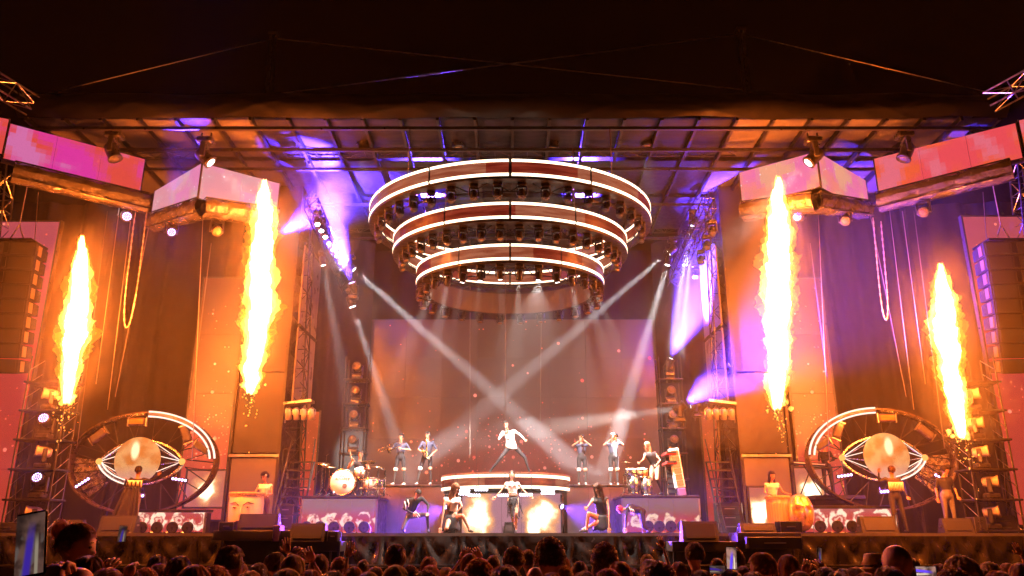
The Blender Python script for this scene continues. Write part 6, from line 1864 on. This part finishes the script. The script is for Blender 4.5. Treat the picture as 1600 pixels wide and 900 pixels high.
crowd_body('phone', skeleton(ell=(-.24, -.22, 1.42), wrl=(-.055, -.40, 1.62), elr=(.24, -.22, 1.42), wrr=(.055, -.40, 1.62)), False, K_t1, SKIN, (.9, .9))
HM = {}
def hair_shared(h, mat):
    k = (h, mat.name)
    if k not in HM: a = HAIR[h]; HM[k] = hair_data(h, a[0], a[1], a[2]).mesh('hair_%s_%s' % (h, mat.name), mat, True)
    return HM[k]
HAIR['long2'] = ('long', .34, 21); HAIR['curly2'] = ('curly', 0, 22); HAIR['short3'] = ('short', 0, 23)
def screen_of_phone(key, seed):
    def f(nt, v):
        x, y, z = sep(nt, v)
        n = noi(nt, comb(nt, mth(nt, 'ADD', x, seed), z), 16.0, 4); n2 = noi(nt, comb(nt, mth(nt, 'ADD', x, seed * 2), mth(nt, 'MULTIPLY', z, .35)), 60.0, 3)
        c = mixc(nt, ramp(nt, n, .38, .62), (.06, .03, .025), (.34, .17, .13))
        c = mixc(nt, mth(nt, 'MULTIPLY', ramp(nt, n2, .50, .60), ramp(nt, z, .05, -.02)), c, (.30, .22, .20))
        st = ramp(nt, mth(nt, 'ABSOLUTE', mth(nt, 'ADD', x, mth(nt, 'MULTIPLY', z, -.10))), .013, .004)
        c = mixc(nt, mth(nt, 'MULTIPLY', st, ramp(nt, z, .06, -.01)), c, (.12, .05, .85))
        st = ramp(nt, mth(nt, 'ABSOLUTE', mth(nt, 'SUBTRACT', x, .017)), .006, .002)
        c = mixc(nt, mth(nt, 'MULTIPLY', st, ramp(nt, z, .03, -.01)), c, (.75, .62, .45))
        return c
    return screen_nodes('phone_film_' + key, f, 1.3 if key in ('right', 'side') else .35)
def phone(label, loc, key, seed, rotz=0.0, roll=0.0, tilt=0.0, landscape=False, sc=1.0):
    t = thing('phone', label, 'phone', loc, (tilt, roll + (R(90) if landscape else 0), rotz))
    t.scale = (sc,) * 3
    MB().cbox((0, .005, 0), (.075, .009, .152), .006).build('case', pbr('phone_case', (.02, .02, .022), .3), t)
    MB().box((0, -.0008, 0), (.068, .0015, .142)).build('screen', screen_of_phone(key, seed), t)
    return t
def spectator(label, x, ytop, w, hair, hmat, body='man', turn=0.0, tall=0.0):
    Y = 246.0 / w
    p = at(x, ytop, Y)
    s = (p.z + tall) / 1.765
    if hair in ('afro',): s = p.z / 1.81
    t = thing('person', label, 'person', (p.x, Y, 0), (0, 0, math.pi + R(turn)), 'spectators before the stage')
    s = max(.80, min(1.12, s))
    t.scale = (s, s, s)
    me, hd = CB[body]
    link('body', me, t)
    if hair:
        o = link('hair', hair_shared(hair, hmat), t)
        H, F, up, sd, rot = hd
        o.matrix_local = Matrix.Translation(H) @ rot.to_4x4()
    return t, s
CR = [
 (122, 817, 50, 'bun', HC_brown, 'woman', -88, 'woman with hair tied up, bare shoulders, face turned right, behind the big phone'),
 (247, 867, 32, 'short', HC_dark, 'man', 10, 'dark-haired spectator before the low screen of the left eye, uppermost there'),
 (252, 880, 34, 'short3', HC_brown, 'man2', -8, 'brown-haired spectator just below the uppermost head under the left eye screen'),
 (281, 869, 44, 'short', HC_dark, 'man', 14, 'large dark round head left of the yellow fold in the skirt'),
 (304, 882, 58, 'long2', HC_ginger, 'woman', 0, 'very near spectator with light brown hair below the left eye screen'),
 (363, 851, 42, 'under', HC_dark, 'man2', -20, 'tall short-haired man standing out before the left platform'),
 (371, 876, 38, 'short3', HC_brown, 'woman', 5, 'spectator directly in front of the tall man by the left platform'),
 (404, 880, 34, 'short', HC_dark, 'arm_left', 0, 'spectator raising two fingers before the left platform'),
 (430, 863, 32, 'short', HC_dark, 'man', -30, 'short-haired spectator with bare ear below the left low monitor'),
 (471, 857, 24, 'curly', HC_dark, 'man2', 0, 'small far head behind the hands at the left low platform'),
 (458, 866, 40, 'long', HC_blond, 'clap', 0, 'blond spectator with hands clasped high below the left wedge'),
 (499, 866, 33, 'short3', HC_dark, 'man', 4, 'round dark head right of the clasped hands'),
 (531, 873, 28, 'curly2', HC_brown, 'woman', 12, 'spectator with brown curls below the drum riser screen'),
 (553, 885, 34, 'long2', HC_ginger, 'woman', 0, 'light-haired head low below the drum riser'),
 (586, 886, 34, 'short', HC_brown, 'arm', 8, 'spectator with lifted arm left of the tall flat-topped head'),
 (619, 850, 34, 'under', HC_dark, 'man', 6, 'tall flat-topped head below the crouching man in black'),
 (618, 882, 46, 'long', HC_blond, 'woman', 0, 'near blond head below the tall flat-topped head'),
 (645, 886, 36, 'curly', HC_dark, 'man2', 0, 'dark curly head right of the near blond head'),
 (670, 870, 29, 'short3', HC_brown, 'man', -10, 'brown head left of the arched arms, upper one'),
 (673, 883, 34, 'bob', HC_brown, 'woman', 0, 'brown bobbed head below the upper brown head by the arched arms'),
 (697, 886, 30, 'long2', HC_blond, 'woman', 10, 'blond head close left of the arched arms'),
 (734, 864, 32, 'long', HC_ginger, 'clap', 0, 'spectator whose arms arch over the head below the left kneeling dancer'),
 (748, 877, 46, 'curly2', HC_ginger, 'woman', 0, 'near light curly head under the arched arms'),
 (803, 857, 32, 'curly', HC_dark, 'man', 0, 'dark curly head below the dancer in the middle'),
 (829, 858, 26, 'short', HC_dark, 'man2', 20, 'smaller dark head between the two curly heads'),
 (859, 844, 44, 'curly2', HC_dark, 'man', 4, 'tallest dark curly head right of the middle'),
 (798, 882, 60, 'short3', HC_dark, 'man2', -4, 'very near dark head at the bottom middle'),
 (842, 881, 40, None, None, 'man2', 0, 'bald head shining red below the tallest curly head'),
 (880, 885, 32, 'curly', HC_brown, 'woman', 0, 'brown curly head right of the bald red head'),
 (905, 877, 30, 'short', HC_dark, 'man', -12, 'round dark head left of the long-curled woman'),
 (944, 851, 38, 'curl_long', HC_dark, 'woman', 0, 'tall woman with long dark curls below the right kneeling dancer'),
 (968, 877, 42, 'bob', HC_brown, 'woman', 6, 'near brown head right of the long-curled woman'),
 (1011, 866, 24, 'short', HC_dark, 'arm_left', 0, 'spectator raising an open hand high below the red-haired dancer'),
 (1016, 874, 36, 'short3', HC_grey, 'man', 10, 'fair-haired head below the spectator with the open hand'),
 (1038, 882, 56, 'curly2', HC_dark, 'man2', 0, 'very near wide dark head right of the open hand'),
 (1085, 847, 30, 'under', HC_dark, 'man', 18, 'head with violet rim light below the large right wedge'),
 (1151, 854, 33, 'short', HC_dark, 'man2', -5, 'dark head half hidden behind the raised bright phone'),
 (1143, 890, 40, 'short3', HC_dark, 'phone', 0, 'spectator filming with a bright phone below the right platform'),
 (1191, 863, 38, 'under', HC_brown, 'man', 55, 'bearded man in profile looking left below the square black box'),
 (1231, 866, 36, 'long', HC_ginger, 'woman', 0, 'woman with long straight light brown hair below the golden mask'),
 (1250, 892, 42, 'long2', HC_blond, 'woman', 6, 'blond head low beside the long straight hair'),
 (1290, 886, 40, 'short', HC_dark, 'clap', 0, 'violet-tinged head with both hands lifted below the right eye screen'),
 (1318, 888, 34, 'bob', HC_dark, 'woman', 0, 'dark head right of the lifted hands under the right eye'),
 (1343, 885, 38, 'short3', HC_dark, 'man2', 0, 'round dark head left of the man with the yellow hat'),
 (1364, 868, 34, 'short', HC_brown, 'man', 20, 'man with a small yellow brimmed hat beside the big bald head'),
 (1400, 846, 50, None, None, 'man', 12, 'big bald head with a violet edge below the right eye'),
 (1398, 884, 54, 'short', HC_dark, 'man2', 0, 'very near dark head in front of the big bald head'),
 (1448, 893, 38, 'curly', HC_dark, 'phone', 0, 'spectator holding a phone sideways right of the bald head'),
 (1467, 881, 30, 'short3', HC_dark, 'man', 0, 'dark head between the sideways phone and the fair head'),
 (1508, 867, 46, 'short', HC_blond, 'man2', 38, 'large fair short-haired head turned left below the stagehand'),
 (1546, 881, 32, 'curly2', HC_blond, 'woman', 0, 'fair curly head right of the large fair head'),
 (1574, 880, 28, 'short', HC_ginger, 'arm_left', 0, 'spectator with a bracelet on the raised arm at the far right'),
 (1592, 879, 36, 'long2', HC_ginger, 'woman', -25, 'light brown head cut by the right picture edge'),
 (160, 878, 46, 'bob', HC_ginger, 'woman', 0, 'near light head right of the woman with tied-up hair'),
 (205, 893, 44, 'short', HC_dark, 'man', 0, 'dark head low left of the uppermost heads under the left eye'),
 (122, 880, 62, None, None, 'man', -10, 'near bald head below the woman with tied-up hair'),
 (175, 886, 56, 'short3', HC_brown, 'man2', 5, 'very near brown head right of the near bald head'),
 (335, 889, 52, 'curly2', HC_brown, 'woman', 0, 'wide brown curly head at the bottom before the left platform'),
 (448, 888, 56, 'long2', HC_blond, 'woman', 0, 'very near blond head at the bottom under the clasped hands'),
 (520, 892, 50, 'short', HC_dark, 'man', 0, 'near dark head at the bottom below the drum riser'),
 (715, 893, 54, 'short3', HC_brown, 'man', 0, 'near brown head at the bottom under the arched arms'),
 (920, 892, 50, 'short', HC_dark, 'man2', 0, 'near dark head at the bottom under the long-curled woman'),
 (1095, 890, 46, 'long2', HC_dark, 'woman', 0, 'near dark long-haired head at the bottom below the violet-rimmed head'),
 (1185, 893, 50, 'short', HC_dark, 'man2', 0, 'near dark head at the bottom below the bearded man'),
 (1225, 884, 34, 'curly', HC_brown, 'woman', -12, 'brown curls in front of the long straight hair'),
 (1490, 893, 54, 'curly2', HC_dark, 'woman', 0, 'near dark curls at the bottom below the large fair head'),
 (1560, 892, 50, 'short3', HC_brown, 'man', 0, 'near brown head at the bottom right corner'),
 (770, 868, 25, 'short', HC_dark, 'man', 0, 'small far head left of the curly head in the middle'),
 (985, 888, 40, 'short', HC_dark, 'man', 0, 'dark head under the raised open hand'),
 (880, 870, 24, 'bob', HC_brown, 'woman', 0, 'small far brown head right of the tallest curly head'),
 (570, 874, 22, 'short', HC_dark, 'man2', 0, 'small far head left of the flat-topped head'),
 (1120, 872, 24, 'short3', HC_dark, 'man', 0, 'small far head left of the bright phone'),
 (1425, 872, 24, 'short', HC_dark, 'man', 0, 'small far head right of the big bald head'),
 (60, 893, 50, 'short', HC_dark, 'man2', 0, 'near dark head under the big phone at the left'),
]
CR += [
 (90, 889, 52, 'long2', HC_ginger, 'woman', 0, 'near light head between the big phone and the near bald head'),
 (232, 890, 40, 'curly', HC_brown, 'man2', 0, 'brown curly head low under the left eye screen'),
 (390, 892, 48, 'short3', HC_brown, 'man', 0, 'near brown head at the bottom below the raised two fingers'),
 (485, 890, 44, 'bob', HC_ginger, 'woman', 0, 'light bobbed head low below the round dark head'),
 (575, 893, 46, 'long2', HC_blond, 'woman', 0, 'blond head at the bottom left of the near blond head'),
 (672, 894, 44, 'curly2', HC_dark, 'man2', 0, 'dark curly head at the bottom below the brown bobbed head'),
 (760, 891, 42, 'short', HC_brown, 'man', 0, 'brown head at the bottom left of the very near dark head'),
 (862, 894, 46, 'long2', HC_ginger, 'woman', 0, 'light head at the bottom right of the bald red head'),
 (950, 893, 46, 'curly2', HC_brown, 'woman', 0, 'brown curls at the bottom under the near brown head'),
 (1060, 878, 30, 'short3', HC_brown, 'man', 0, 'brown head between the very near wide head and the violet-rimmed head'),
 (1160, 884, 34, 'long2', HC_dark, 'woman', 0, 'dark long-haired head right of the bright phone'),
 (1310, 893, 46, 'short', HC_dark, 'man', 0, 'dark head at the bottom under the lifted hands'),
 (1352, 894, 44, 'long2', HC_ginger, 'woman', 0, 'light head at the bottom below the yellow hat'),
 (1428, 889, 40, 'curly', HC_brown, 'man2', 0, 'brown curls at the bottom left of the sideways phone'),
 (1532, 888, 36, 'short3', HC_dark, 'man', 0, 'dark head low between the large fair head and the fair curls'),
]
for (x, y, w, h, hm, bd_, turn, lab) in CR:
    t, s = spectator(lab, x, y, w, h, hm, bd_, turn)
# the yellow hat
p = at(1364, 868, 246 / 34.)
t = thing('hat', 'small yellow brimmed hat worn by the man beside the big bald head', 'hat', (p.x, p.y, p.z - .10))
K_hat = pbr('straw_hat', (.62, .48, .16), .7, 0, .2, 20, .3, 80)
MB().lathe([(.088, .0), (.085, .07), (.07, .115), (.001, .12)], n=20).build('crown', K_hat, t, True)
MB().lathe([(.085, .0), (.14, -.012), (.142, -.006), (.085, .008)], n=24).build('brim', K_hat, t, True)
MB().lathe([(.0895, .003), (.0885, .025)], n=20).build('band', K_black, t, True)
# phones held up by spectators
phone('bright phone held upright below the right platform', at(1143, 872, 5.75), 'right', 2.0, 0, R(2), 0, False, 1.0)
phone('phone held sideways right of the big bald head', at(1447, 893, 6.0), 'side', 7.0, 0, 0, 0, True, 1.0)
phone('small phone lifted by the woman with tied-up hair', at(191, 834, 4.9), 'woman', 4.0, R(10), 0, 0, False, .62)
phone('phone lifted in one hand below the golden mask', at(1281, 868, 7.4), 'lift', 9.0, R(40), R(8), 0, False, .9)
phone('dark phone low beside the bright phone', at(1121, 890, 6.2), 'low', 11.0, 0, 0, 0, True, .8)
# arms of the filming woman at the left
Yw = 4.9
t = thing('person', 'spectator reaching up with both hands to film beside the woman with tied-up hair', 'person', (at(186, 890, Yw).x, Yw - .38, 0), (0, 0, math.pi), 'spectators before the stage')
JF = skeleton(ell=(-.16, -.25, 1.40), wrl=(-.06, -.40, 1.60), elr=(.20, -.25, 1.38), wrr=(.12, -.40, 1.60), hed=(.0, -.02, 1.60))
me, hd = body_mesh('spectator_body_film', JF, dict(skin=SKIN, shoe=K_shoe, top=K_t1, bottom=K_dark), True, dict(uarm='skin'), .020, 1.0, (.9, .3))
link('body', me, t)
o = link('hair', hair_shared('bob', HC_dark), t); o.matrix_local = Matrix.Translation(hd[0]) @ hd[4].to_4x4()
# the big phone near the camera with the hand that holds it
pc = at(47, 850, 2.05)
phone('large dark phone close to the camera at the lower left', pc, 'big', 1.0, 0, R(-10), R(-4), False, 1.02)
t = thing('person', 'spectator close to the camera at the lower left holding the big phone', 'person', (pc.x - .02, pc.y - .46, 0), (0, 0, math.pi), 'spectators before the stage')
W1 = V3(-.035, -.425, 1.665)     # wrist of the hand right of the phone (mirrored by the turn)
JN = skeleton(ell=(-.17, -.24, 1.44), wrl=(-.090, -.435, 1.700), elr=(.26, -.20, 1.30), wrr=(.12, -.45, 1.60), hed=(0, .02, 1.585), nck=(0, .02, 1.44))
me, hd = body_mesh('spectator_body_near', JN, dict(skin=SKIN, shoe=K_shoe, top=K_t1, bottom=K_dark), False, None, .014, .95, (1.1, 1.0), 1.0)
link('body', me, t)
o = link('hair', hair_shared('short', HC_dark), t); o.matrix_local = Matrix.Translation(hd[0]) @ hd[4].to_4x4()
# crowd barrier in front of the stage
t = thing('crowd_barrier', 'black steel crowd barrier standing between crowd and stage', 'barrier', (0, 20.6, 0))
for k in range(26):
    x = -16.2 + 1.3 * k
    MB().box((x, 0, .55), (1.24, .03, 1.0)).build('barrier_panel', M_dsteel, t)
    MB().tube((x - .64, 0, 0), (x - .64, 0, 1.1), .025).build('post', M_dsteel, t)
MB().tube((-17, 0, 1.1), (17, 0, 1.1), .03).build('top_rail', M_dsteel, t)
# ================================================================== haze in the air and smoke on the stage
def volume(name, dens, col=(.92, .91, .92, 1), g=0.1):
    m, nt = _mat(name)
    o = N(nt, 'ShaderNodeOutputMaterial'); v = N(nt, 'ShaderNodeVolumePrincipled')
    v.inputs['Color'].default_value = col; v.inputs['Density'].default_value = dens; v.inputs['Anisotropy'].default_value = g
    nt.links.new(v.outputs[0], o.inputs['Volume'])
    return m
hz = MB().box((0, 15, 8.9), (150, 104, 20.0)).build('haze', volume('thin_haze', 0.0003))
tag(hz, 'thin haze hanging in the air over stage and crowd', kind='stuff')
sm = MB().box((0, 27.2, 7.75), (30.6, 12.6, 11.9)).build('stage_smoke', volume('stage_smoke', 0.0050))
tag(sm, 'stage smoke filling the space under the roof', kind='stuff')
# thicker puffs of smoke that hang where the violet lamps shine
def smoke_puff(label, x, y, Y, r, sq, seed, dens):
    b = MB()
    bm_ = bmesh.new(); bmesh.ops.create_icosphere(bm_, subdivisions=4, radius=1)
    vs = []
    for v in bm_.verts:
        n = v.co.normalized()
        k = 1 + .35 * noise.noise(n * 1.3 + Vector((seed, 0, 0))) + .22 * noise.noise(n * 3.1 + Vector((0, seed, 0)))
        vs.append((n.x * sq[0] * r * k, n.y * sq[1] * r * k, n.z * sq[2] * r * k))
    fs = [tuple(w.index for w in f.verts) for f in bm_.faces]; bm_.free()
    o = b.add(vs, fs).build('smoke_puff', volume('smoke_puff_%d' % int(seed), dens), None, True)
    o.location = at(x, y, Y)
    tag(o, label, kind='stuff')
smoke_puff('puff of smoke in the violet light by the left side truss', 492, 345, 26.0, 1.5, (1.1, .8, 1.5), 3, .045)
smoke_puff('puff of smoke in the violet beam right of the screen wall', 1098, 480, 28.4, 1.7, (.95, .7, 1.5), 8, .05)
smoke_puff('puff of smoke before the right lamp shelf', 1120, 640, 25.9, 1.25, (1.4, .8, 1.0), 14, .05)
smoke_puff('puff of smoke in the violet light behind the rings', 668, 325, 30.0, 1.6, (.9, .8, 1.4), 21, .05)
smoke_puff('puff of smoke in the violet light behind the rings, right', 908, 325, 30.0, 1.6, (.9, .8, 1.4), 27, .05)
smoke_puff('pale smoke drifting over the trumpet players', 925, 690, 29.8, 1.5, (1.6, .8, .9), 33, .013)
smoke_puff('pale smoke drifting behind the saxophone player', 700, 690, 30.2, 1.1, (1.6, .8, 1.0), 39, .014)
smoke_puff('smoke crossing behind the singer', 800, 610, 30.6, 1.2, (1.5, .7, 1.1), 45, .010)
for nm_, x_, y_, Y_, k_ in (('left inner', 405, 450, 22.0, 51), ('right inner', 1218, 460, 22.0, 57), ('left outer', 119, 500, 21.8, 63), ('right outer', 1484, 540, 21.8, 69)):  # smoke volumes added round the flames to give them a halo
    smoke_puff('added smoke volume giving the halo around the %s flame' % nm_, x_, y_, Y_, 1.15, (1.15, 1.0, 2.7), k_, .016)
